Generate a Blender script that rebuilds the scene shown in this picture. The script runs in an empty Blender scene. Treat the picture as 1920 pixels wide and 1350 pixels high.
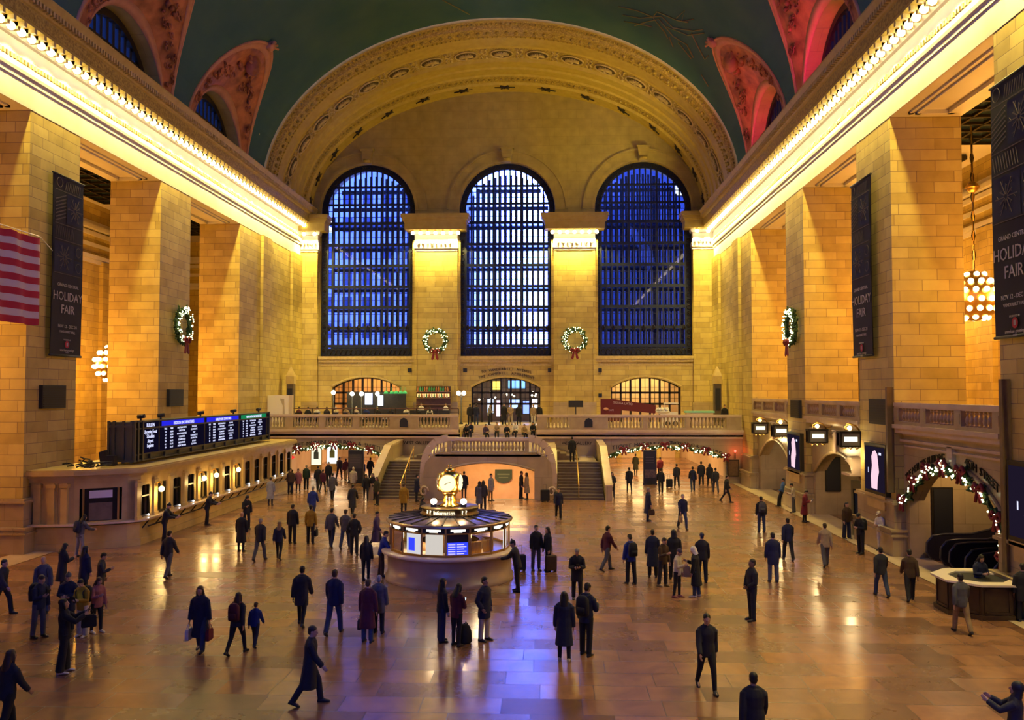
import bpy, bmesh, math, random
from mathutils import Vector, Matrix
import numpy as np

# ------------------------------------------------------------------ camera, sky, exposure
C = bpy.context.scene.collection
SC = bpy.context.scene
R = math.radians
FPX = 1611.0
VX, VY = 1030.0, 735.0
CAM = Vector((3.9, 0.0, 6.8))
_pitch = math.atan((VY - 675.0) / FPX)
_yaw = math.atan((VX - 960.0) / FPX * math.cos(_pitch))
FWD = Vector((-math.sin(_yaw) * math.cos(_pitch), math.cos(_yaw) * math.cos(_pitch), math.sin(_pitch)))
RGT = Vector((math.cos(_yaw), math.sin(_yaw), 0.0))
UPV = RGT.cross(FWD)
cd = bpy.data.cameras.new('camera')
cd.sensor_width = 36.0
cd.lens = 36.0 * FPX / 1920.0
cd.clip_end = 600.0
cam = bpy.data.objects.new('camera', cd)
C.objects.link(cam)
_m = Matrix((RGT, UPV, -FWD)).transposed().to_4x4()
_m.translation = CAM
cam.matrix_world = _m
SC.camera = cam
SC.view_settings.view_transform = 'Standard'
SC.view_settings.look = 'None'
SC.view_settings.gamma = 1.0
SC.view_settings.use_curve_mapping = False
SC.view_settings.exposure = 0.0
cy = SC.cycles
cy.max_bounces = 5
cy.diffuse_bounces = 3
cy.glossy_bounces = 3
cy.transmission_bounces = 3
cy.transparent_max_bounces = 12
cy.sample_clamp_indirect = 3.0
cy.caustics_reflective = False
cy.caustics_refractive = False
cy.use_denoising = True
try:
    cy.use_light_tree = True
except Exception:
    pass

def sky_world():
    w = bpy.data.worlds.new('dusk_sky')
    SC.world = w
    w.use_nodes = True
    nt = w.node_tree
    nt.nodes.clear()
    out = nt.nodes.new('ShaderNodeOutputWorld')
    bg = nt.nodes.new('ShaderNodeBackground')
    tc = nt.nodes.new('ShaderNodeTexCoord')
    sx = nt.nodes.new('ShaderNodeSeparateXYZ')
    rp = nt.nodes.new('ShaderNodeValToRGB')
    rp.color_ramp.elements[0].position = 0.0
    rp.color_ramp.elements[0].color = (0.10, 0.17, 1.0, 1)
    rp.color_ramp.elements[1].position = 0.5
    rp.color_ramp.elements[1].color = (0.07, 0.14, 1.0, 1)
    nt.links.new(tc.outputs['Generated'], sx.inputs[0])
    nt.links.new(sx.outputs['Z'], rp.inputs[0])
    nt.links.new(rp.outputs[0], bg.inputs['Color'])
    # paler break in the dusk sky at the end of the street, straight ahead of the hall
    dv = nt.nodes.new('ShaderNodeMath'); dv.operation = 'DIVIDE'
    nt.links.new(sx.outputs['X'], dv.inputs[0]); nt.links.new(sx.outputs['Y'], dv.inputs[1])
    ad = nt.nodes.new('ShaderNodeMath'); ad.operation = 'ADD'; ad.inputs[1].default_value = .024; nt.links.new(dv.outputs[0], ad.inputs[0])
    ab = nt.nodes.new('ShaderNodeMath'); ab.operation = 'ABSOLUTE'; nt.links.new(ad.outputs[0], ab.inputs[0])
    mr = nt.nodes.new('ShaderNodeMapRange'); mr.interpolation_type = 'SMOOTHSTEP'
    mr.inputs[1].default_value = .012; mr.inputs[2].default_value = .075; mr.inputs[3].default_value = SKY_BREAK; mr.inputs[4].default_value = SKY
    nt.links.new(ab.outputs[0], mr.inputs[0]); nt.links.new(mr.outputs[0], bg.inputs['Strength'])
    nt.links.new(bg.outputs[0], out.inputs[0])
SKY = 8.5
SKY_BREAK = 42.0
sky_world()

# light colours and strengths (each lamp's own light is made in that lamp's builder)
WARM = (1.0, 0.77, 0.20)
CORNICE_W = 230.0
CHANDELIER_W = 2900.0
SCONCE_W = 60.0
PASSAGE_W = 420.0

# ------------------------------------------------------------------ placing helpers
def ray(px, py):
    return RGT * ((px - 960.0) / FPX) - UPV * ((py - 675.0) / FPX) + FWD
def on_floor(px, py, z=0.0):
    d = ray(px, py)
    return CAM + d * ((z - CAM.z) / d.z)
def on_y(px, py, y):
    d = ray(px, py)
    return CAM + d * ((y - CAM.y) / d.y)
def on_x(px, py, x):
    d = ray(px, py)
    return CAM + d * ((x - CAM.x) / d.x)

# ------------------------------------------------------------------ mesh builder
class MB:
    def __init__(s):
        s.v = []; s.f = []; s.mi = []; s.cur = 0; s.sm = []
    def add(s, vs, fs, smooth=False):
        o = len(s.v)
        s.v.extend([tuple(p) for p in vs])
        for f in fs:
            s.f.append(tuple(i + o for i in f)); s.mi.append(s.cur); s.sm.append(smooth)
        return s
    def box(s, x0, x1, y0, y1, z0, z1):
        return s.add([(x0,y0,z0),(x1,y0,z0),(x1,y1,z0),(x0,y1,z0),(x0,y0,z1),(x1,y0,z1),(x1,y1,z1),(x0,y1,z1)],
                     [(0,3,2,1),(4,5,6,7),(0,1,5,4),(1,2,6,5),(2,3,7,6),(3,0,4,7)])
    def obox(s, c, ax, ay, az):
        """box about centre c with half-axis vectors"""
        c = Vector(c); ax = Vector(ax); ay = Vector(ay); az = Vector(az)
        vs = [c - ax - ay - az, c + ax - ay - az, c + ax + ay - az, c - ax + ay - az, c - ax - ay + az, c + ax - ay + az, c + ax + ay + az, c - ax + ay + az]
        return s.add(vs, [(0,3,2,1),(4,5,6,7),(0,1,5,4),(1,2,6,5),(2,3,7,6),(3,0,4,7)])
    def bar(s, p0, p1, w, h=None, up=(0,0,1)):
        p0 = Vector(p0); p1 = Vector(p1); d = p1 - p0
        L = d.length
        if L < 1e-6: return s
        d = d / L; upv = Vector(up)
        if abs(d.dot(upv)) > .98: upv = Vector((1,0,0))
        a = d.cross(upv).normalized(); b = a.cross(d)
        h = w if h is None else h
        return s.obox((p0 + p1) / 2, a * (w / 2), d * (L / 2), b * (h / 2))
    def rings(s, rings, cap=True, smooth=True, closed=True):
        n = len(rings[0]); vs = [p for r in rings for p in r]; fs = []
        for i in range(len(rings) - 1):
            for j in range(n if closed else n - 1):
                k = (j + 1) % n
                fs.append((i*n+j, i*n+k, (i+1)*n+k, (i+1)*n+j))
        s.add(vs, fs, smooth)
        if cap and closed:
            o = len(s.v) - len(vs)
            s.f.append(tuple(o + j for j in range(n))[::-1]); s.mi.append(s.cur); s.sm.append(False)
            s.f.append(tuple(o + (len(rings)-1)*n + j for j in range(n))); s.mi.append(s.cur); s.sm.append(False)
        return s
    def lathe(s, prof, c=(0,0,0), n=16, cap=True, smooth=True, a0=0.0, a1=None):
        cx, cy_, cz = c
        rs = []
        if a1 is None:
            ang = [2*math.pi*j/n for j in range(n)]
            for r, z in prof:
                rs.append([(cx + r*math.cos(a), cy_ + r*math.sin(a), cz + z) for a in ang])
            return s.rings(rs, cap, smooth)
        ang = [a0 + (a1-a0)*j/n for j in range(n+1)]
        for r, z in prof:
            rs.append([(cx + r*math.cos(a), cy_ + r*math.sin(a), cz + z) for a in ang])
        return s.rings(rs, False, smooth, closed=False)
    def tube(s, pts, r, n=8, cap=True, rr=None):
        pts = [Vector(p) for p in pts]
        rs = []; prev = None
        for i, p in enumerate(pts):
            t = (pts[min(i+1, len(pts)-1)] - pts[max(i-1, 0)])
            if t.length < 1e-9: t = Vector((0,0,1))
            t.normalize()
            if prev is None:
                up = Vector((0,0,1)) if abs(t.z) < .95 else Vector((1,0,0))
                a = t.cross(up).normalized()
            else:
                a = (prev - t * prev.dot(t))
                if a.length < 1e-6: a = t.orthogonal()
                a.normalize()
            prev = a; b = t.cross(a)
            q = r if rr is None else rr[i]
            rs.append([p + a*(q*math.cos(2*math.pi*j/n)) + b*(q*math.sin(2*math.pi*j/n)) for j in range(n)])
        return s.rings(rs, cap, True)
    def sphere(s, c, r, n=10, m=6, sz=1.0):
        prof = [(max(r*math.sin(math.pi*i/m), 1e-4), -r*sz*math.cos(math.pi*i/m)) for i in range(m+1)]
        return s.lathe(prof, c, n, cap=False)
    def prism(s, poly, fn, t0, t1):
        """poly of (a, b); fn(a, b, t) -> xyz ; extruded from t0 to t1"""
        n = len(poly)
        vs = [fn(a, b, t0) for a, b in poly] + [fn(a, b, t1) for a, b in poly]
        fs = [tuple(range(n))[::-1], tuple(range(n, 2*n))] + [(i, (i+1) % n, n + (i+1) % n, n + i) for i in range(n)]
        return s.add(vs, fs)
    def mesh(s, mats=()):
        me = bpy.data.meshes.new('m')
        me.from_pydata(s.v, [], s.f)
        for m in (mats if isinstance(mats, (list, tuple)) else [mats]):
            me.materials.append(m)
        me.polygons.foreach_set('material_index', s.mi)
        me.polygons.foreach_set('use_smooth', s.sm)
        bm = bmesh.new(); bm.from_mesh(me)
        bmesh.ops.recalc_face_normals(bm, faces=bm.faces)
        bm.to_mesh(me); bm.free()
        me.update()
        return me

def link(name, me, parent=None, loc=None, rotz=None, kind=None):
    o = bpy.data.objects.new(name, me)
    me.name = name
    C.objects.link(o)
    if loc is not None: o.location = loc
    if rotz is not None: o.rotation_euler = (0, 0, rotz)
    if parent is not None:
        o.parent = parent
    if kind: o['kind'] = kind
    return o
def build(name, mb, mats, parent=None, loc=None, rotz=None, kind=None, bev=None):
    o = link(name, mb.mesh(mats), parent, loc, rotz, kind)
    if bev:
        md = o.modifiers.new('b', 'BEVEL'); md.width = bev; md.segments = 2; md.limit_method = 'ANGLE'
    return o
def struct(name, mb, mats, parent=None, bev=None):
    return build(name, mb, mats, parent, kind=None if parent else 'structure', bev=bev)
def sempty(name, loc=(0,0,0)):
    o = bpy.data.objects.new(name, None); C.objects.link(o); o.location = loc; o['kind'] = 'structure'; return o
def tag(o, label, cat, group=None):
    o['label'] = label; o['category'] = cat
    if group: o['group'] = group
    return o
def thing(name, label, cat, loc=(0,0,0), rotz=0.0, group=None):
    o = bpy.data.objects.new(name, None); C.objects.link(o)
    o.location = loc; o.rotation_euler = (0, 0, rotz); o.empty_display_size = .2
    return tag(o, label, cat, group)
def dup(root, loc, rotz=None, label=None, group=None):
    r = root.copy(); C.objects.link(r); r.location = loc
    if rotz is not None: r.rotation_euler = (0, 0, rotz)
    if label: r['label'] = label
    if group: r['group'] = group
    for ch in list(root.children):
        c = ch.copy(); C.objects.link(c); c.parent = r
        for g in list(ch.children):
            d = g.copy(); C.objects.link(d); d.parent = c
    return r
def point(name, loc, power, col, rad=0.1, parent=None):
    l = bpy.data.lights.new(name, 'POINT'); l.energy = power; l.color = col; l.shadow_soft_size = rad
    o = bpy.data.objects.new(name, l); C.objects.link(o); o.location = loc
    if parent is not None: o.parent = parent
    return o
def spot(name, loc, target, power, col, size=60, blend=.6, rad=.1, parent=None):
    l = bpy.data.lights.new(name, 'SPOT'); l.energy = power; l.color = col; l.spot_size = R(size); l.spot_blend = blend; l.shadow_soft_size = rad
    o = bpy.data.objects.new(name, l); C.objects.link(o); o.location = loc
    o.rotation_euler = (Vector(target) - Vector(loc)).to_track_quat('-Z', 'Y').to_euler()
    if parent is not None: o.parent = parent
    return o
def area(name, loc, sx, sy, power, col, rot=(0,0,0), parent=None):
    l = bpy.data.lights.new(name, 'AREA'); l.shape = 'RECTANGLE'; l.size = sx; l.size_y = sy; l.energy = power; l.color = col
    o = bpy.data.objects.new(name, l); C.objects.link(o); o.location = loc; o.rotation_euler = rot
    if parent is not None: o.parent = parent
    return o

def slab(outer, holes, depth, fn, res=1):
    """flat slab with holes: 2-D outlines -> mesh by curve filling; fn maps (u, v, w) to xyz, w in 0..depth"""
    cu = bpy.data.curves.new('c', 'CURVE'); cu.dimensions = '2D'; cu.fill_mode = 'BOTH'
    cu.extrude = depth / 2.0
    for poly in [outer] + list(holes):
        sp = cu.splines.new('POLY'); sp.points.add(len(poly) - 1); sp.use_cyclic_u = True
        for p, (a, b) in zip(sp.points, poly): p.co = (a, b, 0, 1)
    o = bpy.data.objects.new('t', cu); C.objects.link(o)
    dg = bpy.context.evaluated_depsgraph_get(); dg.update()
    me = bpy.data.meshes.new_from_object(o.evaluated_get(dg))
    bpy.data.objects.remove(o); bpy.data.curves.remove(cu)
    mb = MB()
    vs = [fn(v.co.x, v.co.y, v.co.z + depth/2.0) for v in me.vertices]
    mb.add(vs, [tuple(p.vertices) for p in me.polygons])
    bpy.data.meshes.remove(me)
    return mb

_glyph = {}
def glyphs(txt, size, ext=0.01, width=1.0):
    """text as a triangulated mesh in its own XY plane, centred on x; returns verts, faces"""
    key = (txt, ext)
    if key not in _glyph:
        cu = bpy.data.curves.new('t', 'FONT'); cu.body = txt; cu.align_x = 'CENTER'; cu.size = 1.0; cu.extrude = ext; cu.resolution_u = 2
        o = bpy.data.objects.new('t', cu); C.objects.link(o)
        dg = bpy.context.evaluated_depsgraph_get(); dg.update()
        me = bpy.data.meshes.new_from_object(o.evaluated_get(dg))
        _glyph[key] = ([tuple(v.co) for v in me.vertices], [tuple(p.vertices) for p in me.polygons])
        bpy.data.objects.remove(o); bpy.data.curves.remove(cu); bpy.data.meshes.remove(me)
    v, f = _glyph[key]
    return [(a*size*width, b*size, c) for a, b, c in v], f
def put_text(mb, txt, size, org, right, up, ext=.01, width=1.0):
    v, f = glyphs(txt, size, ext, width)
    org = Vector(org); right = Vector(right).normalized(); up = Vector(up).normalized(); nrm = right.cross(up)
    mb.add([org + right*a + up*b + nrm*c for a, b, c in v], f)
def arc_text(mb, txt, size, x0, x1, zfn, place, ext=.01):
    """letters spread from x0 to x1 along the curve z = zfn(x); place(u, z) -> origin"""
    n = len(txt)
    for i, ch in enumerate(txt):
        if ch == ' ': continue
        u = x0 + (x1 - x0) * (i + .5) / n
        dz = (zfn(u + .05) - zfn(u - .05)) / .1
        org, rt = place(u, zfn(u), dz)
        put_text(mb, ch, size, org, rt, Vector((0,0,1)), ext)

# ------------------------------------------------------------------ materials
def mat(name, col, rough=.6, metal=0.0, spec=.4, emit=None, es=0.0, coat=0.0):
    m = bpy.data.materials.new(name); m.use_nodes = True
    b = m.node_tree.nodes['Principled BSDF']
    b.inputs['Base Color'].default_value = (*col, 1)
    b.inputs['Roughness'].default_value = rough
    b.inputs['Metallic'].default_value = metal
    b.inputs['Specular IOR Level'].default_value = spec
    if coat: b.inputs['Coat Weight'].default_value = coat
    if emit:
        b.inputs['Emission Color'].default_value = (*emit, 1); b.inputs['Emission Strength'].default_value = es
    return m
def nodes(m):
    nt = m.node_tree
    return nt, nt.nodes, nt.links, nt.nodes['Principled BSDF']
def noisy(name, c1, c2, scale=3.0, rough=.6, detail=4, metal=0.0, bump=0.0, spec=.4):
    """two-tone procedural material"""
    m = mat(name, c1, rough, metal, spec); nt, N, L, b = nodes(m)
    tc = N.new('ShaderNodeTexCoord'); nz = N.new('ShaderNodeTexNoise'); rp = N.new('ShaderNodeValToRGB')
    nz.inputs['Scale'].default_value = scale; nz.inputs['Detail'].default_value = detail
    rp.color_ramp.elements[0].position = .35; rp.color_ramp.elements[1].position = .68
    rp.color_ramp.elements[0].color = (*c1, 1); rp.color_ramp.elements[1].color = (*c2, 1)
    L.new(tc.outputs['Object'], nz.inputs['Vector']); L.new(nz.outputs['Fac'], rp.inputs[0]); L.new(rp.outputs[0], b.inputs['Base Color'])
    if bump:
        bp = N.new('ShaderNodeBump'); bp.inputs['Strength'].default_value = bump; bp.inputs['Distance'].default_value = .02
        L.new(nz.outputs['Fac'], bp.inputs['Height']); L.new(bp.outputs[0], b.inputs['Normal'])
    return m
def ashlar(name, c1, c2, mortar, bw, bh, rough=.55, ms=.012, bump=.35, floor=False):
    """coursed stone blocks laid by world position on whichever way the face looks"""
    m = mat(name, c1, rough); nt, N, L, b = nodes(m)
    ge = N.new('ShaderNodeNewGeometry'); sp = N.new('ShaderNodeSeparateXYZ'); sn = N.new('ShaderNodeSeparateXYZ')
    L.new(ge.outputs['Position'], sp.inputs[0]); L.new(ge.outputs['True Normal'], sn.inputs[0])
    ab = N.new('ShaderNodeMath'); ab.operation = 'ABSOLUTE'; L.new(sn.outputs['X'], ab.inputs[0])
    gt = N.new('ShaderNodeMath'); gt.operation = 'GREATER_THAN'; gt.inputs[1].default_value = .6; L.new(ab.outputs[0], gt.inputs[0])
    mx = N.new('ShaderNodeMix'); mx.data_type = 'FLOAT'
    L.new(gt.outputs[0], mx.inputs[0]); L.new(sp.outputs['X'], mx.inputs[2]); L.new(sp.outputs['Y'], mx.inputs[3])
    cb = N.new('ShaderNodeCombineXYZ'); L.new(mx.outputs[0], cb.inputs[0]); L.new(sp.outputs['Z'], cb.inputs[1])
    br = N.new('ShaderNodeTexBrick'); br.offset = .5; br.squash = .72; br.squash_frequency = 3
    br.inputs['Scale'].default_value = 1.0; br.inputs['Brick Width'].default_value = bw; br.inputs['Row Height'].default_value = bh
    br.inputs['Mortar Size'].default_value = ms; br.inputs['Mortar Smooth'].default_value = .2; br.inputs['Bias'].default_value = 0.0
    br.inputs['Color1'].default_value = (*c1, 1); br.inputs['Color2'].default_value = (*c2, 1); br.inputs['Mortar'].default_value = (*mortar, 1)
    L.new(cb.outputs[0], br.inputs['Vector'])
    nz = N.new('ShaderNodeTexNoise'); nz.inputs['Scale'].default_value = 1.3; nz.inputs['Detail'].default_value = 6
    L.new(ge.outputs['Position'], nz.inputs['Vector'])
    mm = N.new('ShaderNodeMix'); mm.data_type = 'RGBA'; mm.blend_type = 'OVERLAY'; mm.inputs[0].default_value = .35
    L.new(br.outputs['Color'], mm.inputs[6]); L.new(nz.outputs['Fac'], mm.inputs[7]); L.new(mm.outputs[2], b.inputs['Base Color'])
    bp = N.new('ShaderNodeBump'); bp.inputs['Strength'].default_value = bump; bp.inputs['Distance'].default_value = .02; bp.invert = True
    L.new(br.outputs['Fac'], bp.inputs['Height']); L.new(bp.outputs[0], b.inputs['Normal'])
    return m
def emis(name, col, s):
    m = bpy.data.materials.new(name); m.use_nodes = True
    nt = m.node_tree; nt.nodes.clear()
    o = nt.nodes.new('ShaderNodeOutputMaterial'); e = nt.nodes.new('ShaderNodeEmission')
    e.inputs[0].default_value = (*col, 1); e.inputs[1].default_value = s
    nt.links.new(e.outputs[0], o.inputs[0])
    return m
def hazy_glass(name, haze):
    m = glass(name); nt = m.node_tree
    o = [n for n in nt.nodes if n.type == 'OUTPUT_MATERIAL'][0]; src = o.inputs[0].links[0].from_socket
    t = nt.nodes.new('ShaderNodeBsdfTranslucent'); t.inputs[0].default_value = (.8, .85, .9, 1); x = nt.nodes.new('ShaderNodeMixShader'); x.inputs[0].default_value = haze
    nt.links.new(src, x.inputs[1]); nt.links.new(t.outputs[0], x.inputs[2]); nt.links.new(x.outputs[0], o.inputs[0])
    return m
def glass(name, tint=(1,1,1), refl=.12, rough=.02):
    m = bpy.data.materials.new(name); m.use_nodes = True
    nt = m.node_tree; nt.nodes.clear()
    o = nt.nodes.new('ShaderNodeOutputMaterial'); t = nt.nodes.new('ShaderNodeBsdfTransparent'); g = nt.nodes.new('ShaderNodeBsdfGlossy'); x = nt.nodes.new('ShaderNodeMixShader')
    f = nt.nodes.new('ShaderNodeFresnel'); f.inputs[0].default_value = 1.0 + refl * 3
    t.inputs[0].default_value = (*tint, 1); g.inputs['Roughness'].default_value = rough
    nt.links.new(f.outputs[0], x.inputs[0]); nt.links.new(t.outputs[0], x.inputs[1]); nt.links.new(g.outputs[0], x.inputs[2]); nt.links.new(x.outputs[0], o.inputs[0])
    return m

STONE = ashlar('caen_stone', (.62,.48,.14), (.44,.32,.08), (.22,.15,.07), 1.55, .46)
STONE_UP = noisy('highlight_white_stone', (.72,.66,.58), (.66,.60,.50), .8, .5)  # whiter than the wall stone: blown lamp highlights put into its colour
TRIM = noisy('carved_stone', (.62,.48,.18), (.48,.36,.12), 6.0, .5, bump=.5)
GILT = noisy('gilded_plaster', (.56,.42,.08), (.24,.16,.025), 9.0, .5, bump=.6)
PLASTER = ashlar('tympanum_stone', (.40,.30,.06), (.38,.28,.055), (.28,.20,.04), 2.2, .8, ms=.01, bump=.1)
LOWSTONE = ashlar('botticino_marble', (.38,.29,.15), (.34,.25,.125), (.18,.13,.06), 1.9, 1.4, rough=.28, ms=.008, bump=.15)
RAILSTONE = noisy('balustrade_marble', (.42,.32,.17), (.34,.25,.13), 2.0, .3)
BORDER = noisy('border_marble', (.62,.48,.33), (.54,.41,.27), 1.2, .2)
IRON = mat('dark_bronze', (.030,.024,.016), .45, .6)
IRONB = mat('window_iron', (.014,.020,.034), .5, .3)
BLACK = mat('black_paint', (.012,.012,.014), .5)
BRASS = mat('brass', (.75,.46,.12), .28, 1.0)
GOLD = mat('gold_leaf', (.90,.58,.14), .22, 1.0)
TERRA = noisy('painted_relief', (.52,.18,.07), (.18,.055,.025), 1.1, .6, detail=8, bump=.9)
TERRAE = noisy('spandrel_rim', (.55,.26,.12), (.48,.21,.10), 2.0, .6)
CLEAR = glass('clear_glass')
BLOOM_GLASS = hazy_glass('bloom_haze_glass', .07)  # translucent veil stands in for the window bloom that blues the iron
BULB = emis('bulb_glow', (1.0,.80,.42), 14.0)
BULB_S = emis('small_bulb_glow', (1.0,.86,.55), 9.0)
WHITE = mat('white_paint', (.75,.72,.66), .5)

def floor_material():
    m = mat('tennessee_marble', (.4,.3,.2), .14, spec=1.0); nt, N, L, b = nodes(m)
    ge = N.new('ShaderNodeNewGeometry')
    br = N.new('ShaderNodeTexBrick'); br.offset = .37; br.offset_frequency = 2; br.squash = .7; br.squash_frequency = 3
    br.inputs['Scale'].default_value = 1.0; br.inputs['Brick Width'].default_value = 1.75; br.inputs['Row Height'].default_value = .92
    br.inputs['Mortar Size'].default_value = .012; br.inputs['Mortar Smooth'].default_value = .1; br.inputs['Bias'].default_value = -.1
    br.inputs['Color1'].default_value = (.33,.17,.088,1); br.inputs['Color2'].default_value = (.12,.057,.033,1); br.inputs['Mortar'].default_value = (.10,.06,.04,1)
    L.new(ge.outputs['Position'], br.inputs['Vector'])
    nz = N.new('ShaderNodeTexNoise'); nz.inputs['Scale'].default_value = .9; nz.inputs['Detail'].default_value = 7; nz.inputs['Distortion'].default_value = 1.2
    L.new(ge.outputs['Position'], nz.inputs['Vector'])
    rp = N.new('ShaderNodeValToRGB')
    rp.color_ramp.elements[0].position = .3; rp.color_ramp.elements[0].color = (.62,.55,.55,1)
    rp.color_ramp.elements[1].position = .7; rp.color_ramp.elements[1].color = (1.2,1.15,1.05,1)
    L.new(nz.outputs['Fac'], rp.inputs[0])
    mm = N.new('ShaderNodeMix'); mm.data_type = 'RGBA'; mm.blend_type = 'MULTIPLY'; mm.inputs[0].default_value = .8
    L.new(br.outputs['Color'], mm.inputs[6]); L.new(rp.outputs[0], mm.inputs[7]); L.new(mm.outputs[2], b.inputs['Base Color'])
    n2 = N.new('ShaderNodeTexNoise'); n2.inputs['Scale'].default_value = 2.2; n2.inputs['Detail'].default_value = 3
    L.new(ge.outputs['Position'], n2.inputs['Vector'])
    mr = N.new('ShaderNodeMapRange'); mr.inputs[3].default_value = .12; mr.inputs[4].default_value = .22
    L.new(n2.outputs['Fac'], mr.inputs[0])
    b2 = N.new('ShaderNodeTexBrick'); b2.offset = .37; b2.offset_frequency = 2; b2.squash = .7; b2.squash_frequency = 3
    for k, v in (('Scale', 1.0), ('Brick Width', 1.75), ('Row Height', .92), ('Mortar Size', .012), ('Bias', 0.0)): b2.inputs[k].default_value = v
    b2.inputs['Color1'].default_value = (0,0,0,1); b2.inputs['Color2'].default_value = (1,1,1,1); b2.inputs['Mortar'].default_value = (1,1,1,1)
    L.new(ge.outputs['Position'], b2.inputs['Vector'])
    rm = N.new('ShaderNodeMath'); rm.operation = 'MULTIPLY_ADD'; rm.inputs[1].default_value = .13; L.new(b2.outputs['Color'], rm.inputs[0]); L.new(mr.outputs[0], rm.inputs[2])
    L.new(rm.outputs[0], b.inputs['Roughness'])
    sm = N.new('ShaderNodeMath'); sm.operation = 'MULTIPLY_ADD'; sm.inputs[1].default_value = -.55; sm.inputs[2].default_value = 1.05; L.new(b2.outputs['Color'], sm.inputs[0]); L.new(sm.outputs[0], b.inputs['Specular IOR Level'])
    bp = N.new('ShaderNodeBump'); bp.inputs['Strength'].default_value = .06; bp.inputs['Distance'].default_value = .03
    L.new(n2.outputs['Fac'], bp.inputs['Height']); L.new(bp.outputs[0], b.inputs['Normal'])
    return m
MARBLE = floor_material()

def vault_material():
    m = mat('star_vault', (.05,.12,.10), .7, spec=.2); nt, N, L, b = nodes(m)
    ge = N.new('ShaderNodeNewGeometry'); nz = N.new('ShaderNodeTexNoise'); nz.inputs['Scale'].default_value = .35; nz.inputs['Detail'].default_value = 5
    L.new(ge.outputs['Position'], nz.inputs['Vector'])
    rp = N.new('ShaderNodeValToRGB'); rp.color_ramp.elements[0].position = .3; rp.color_ramp.elements[1].position = .75
    rp.color_ramp.elements[0].color = (.026,.086,.094,1); rp.color_ramp.elements[1].color = (.050,.115,.105,1)
    L.new(nz.outputs['Fac'], rp.inputs[0])
    vo = N.new('ShaderNodeTexVoronoi'); vo.inputs['Scale'].default_value = .45
    L.new(ge.outputs['Position'], vo.inputs['Vector'])
    lt = N.new('ShaderNodeMath'); lt.operation = 'LESS_THAN'; lt.inputs[1].default_value = .028; L.new(vo.outputs['Distance'], lt.inputs[0])
    mx = N.new('ShaderNodeMix'); mx.data_type = 'RGBA'; L.new(lt.outputs[0], mx.inputs[0]); L.new(rp.outputs[0], mx.inputs[6]); mx.inputs[7].default_value = (.6,.5,.25,1)
    L.new(mx.outputs[2], b.inputs['Base Color'])
    return m
VAULT = vault_material()
# ================================================================== SETTING
A = 18.3                                   # half width of the hall
WY = 76.0                                  # west wall
SIDE = {-1: dict(n='left', pil=[(23.1,27.2),(35.5,39.4),(47.9,52.0)], end=60.5, zl=18.9, k=1.06, lun=[56.2,43.7,31.2]),
         1: dict(n='right', pil=[(24.2,28.1),(36.6,40.6),(49.1,52.7)], end=61.7, zl=18.42, k=1.0, lun=[56.9,44.5,32.1])}
ZC = 22.5                                  # top of the cornice, springing of the vault
VR = 13.1                                  # rise of the vault

# floor with its pale border
mb = MB()
for x0, x1, y0, y1 in ((-34,34,-9,55.0),(-34,-2.95,55.0,63),(2.95,34,55.0,63),(-34,34,63,92)): mb.add([(x0,y0,0),(x1,y0,0),(x1,y1,0),(x0,y1,0)], [(0,1,2,3)])
fl_ = struct('floor', mb, MARBLE)
mb = MB(); mb.add([(-2.95,55.0,0),(2.95,55.0,0),(2.95,63,-1.6),(-2.95,63,-1.6)], [(0,1,2,3)])
for x in (-2.95, 2.95): mb.add([(x,55,0),(x,63,0),(x,63,-1.6)], [(0,1,2)])
build('ramp_down', mb, MARBLE, fl_)
for s, nm in ((-1,'left'), (1,'right')):
    mb = MB()
    if s < 0: mb.add([(-18.6,20,.012),(-17.15,20,.012),(-17.15,36.2,.012),(-18.6,36.2,.012)], [(0,1,2,3)])
    else: mb.add([(17.5,20,.012),(19.4,20,.012),(19.4,65,.012),(17.5,65,.012)], [(0,1,2,3)])
    struct('trim_floor_border_' + nm, mb, BORDER)

GB_C = noisy('gilded_cornice', (.54,.40,.09), (.44,.32,.06), 2.0, .5)  # same stone; the lamps' reflected gold-brown tone is put into its colour
def entab(zl, k):
    """cornice profile: (projection, height) from the soffit line upward"""
    pr = [(0,0),(0,.95),(.05,.97),(.05,1.15),(.12,1.2),(.15,1.32),(.14,1.5),(.07,1.58),(.07,1.8),(.03,1.88),(.03,2.42),(.16,2.46),(.26,2.58),(.30,2.72),
          (1.0,2.74),(1.02,3.38),(1.10,3.42),(1.16,3.55),(1.30,3.75),(1.42,3.98),(1.42,4.06)]
    return [(p + .015, zl + h * k) for p, h in pr]

def base_mould(mb, x0, x1, y0, y1, faces):
    """plinth, torus and dado cap round a pillar: boxes grown outward on the given faces (xn, xp, yn, yp)"""
    for g, z0, z1 in ((.26,0,.82),(.36,.82,.90),(.30,.90,1.02),(.36,1.02,1.12),(.12,1.12,2.12),(.24,2.12,2.22),(.18,2.22,2.30)):
        mb.box(x0 - g*faces[0], x1 + g*faces[1], y0 - g*faces[2], y1 + g*faces[3], z0, z1)

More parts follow.
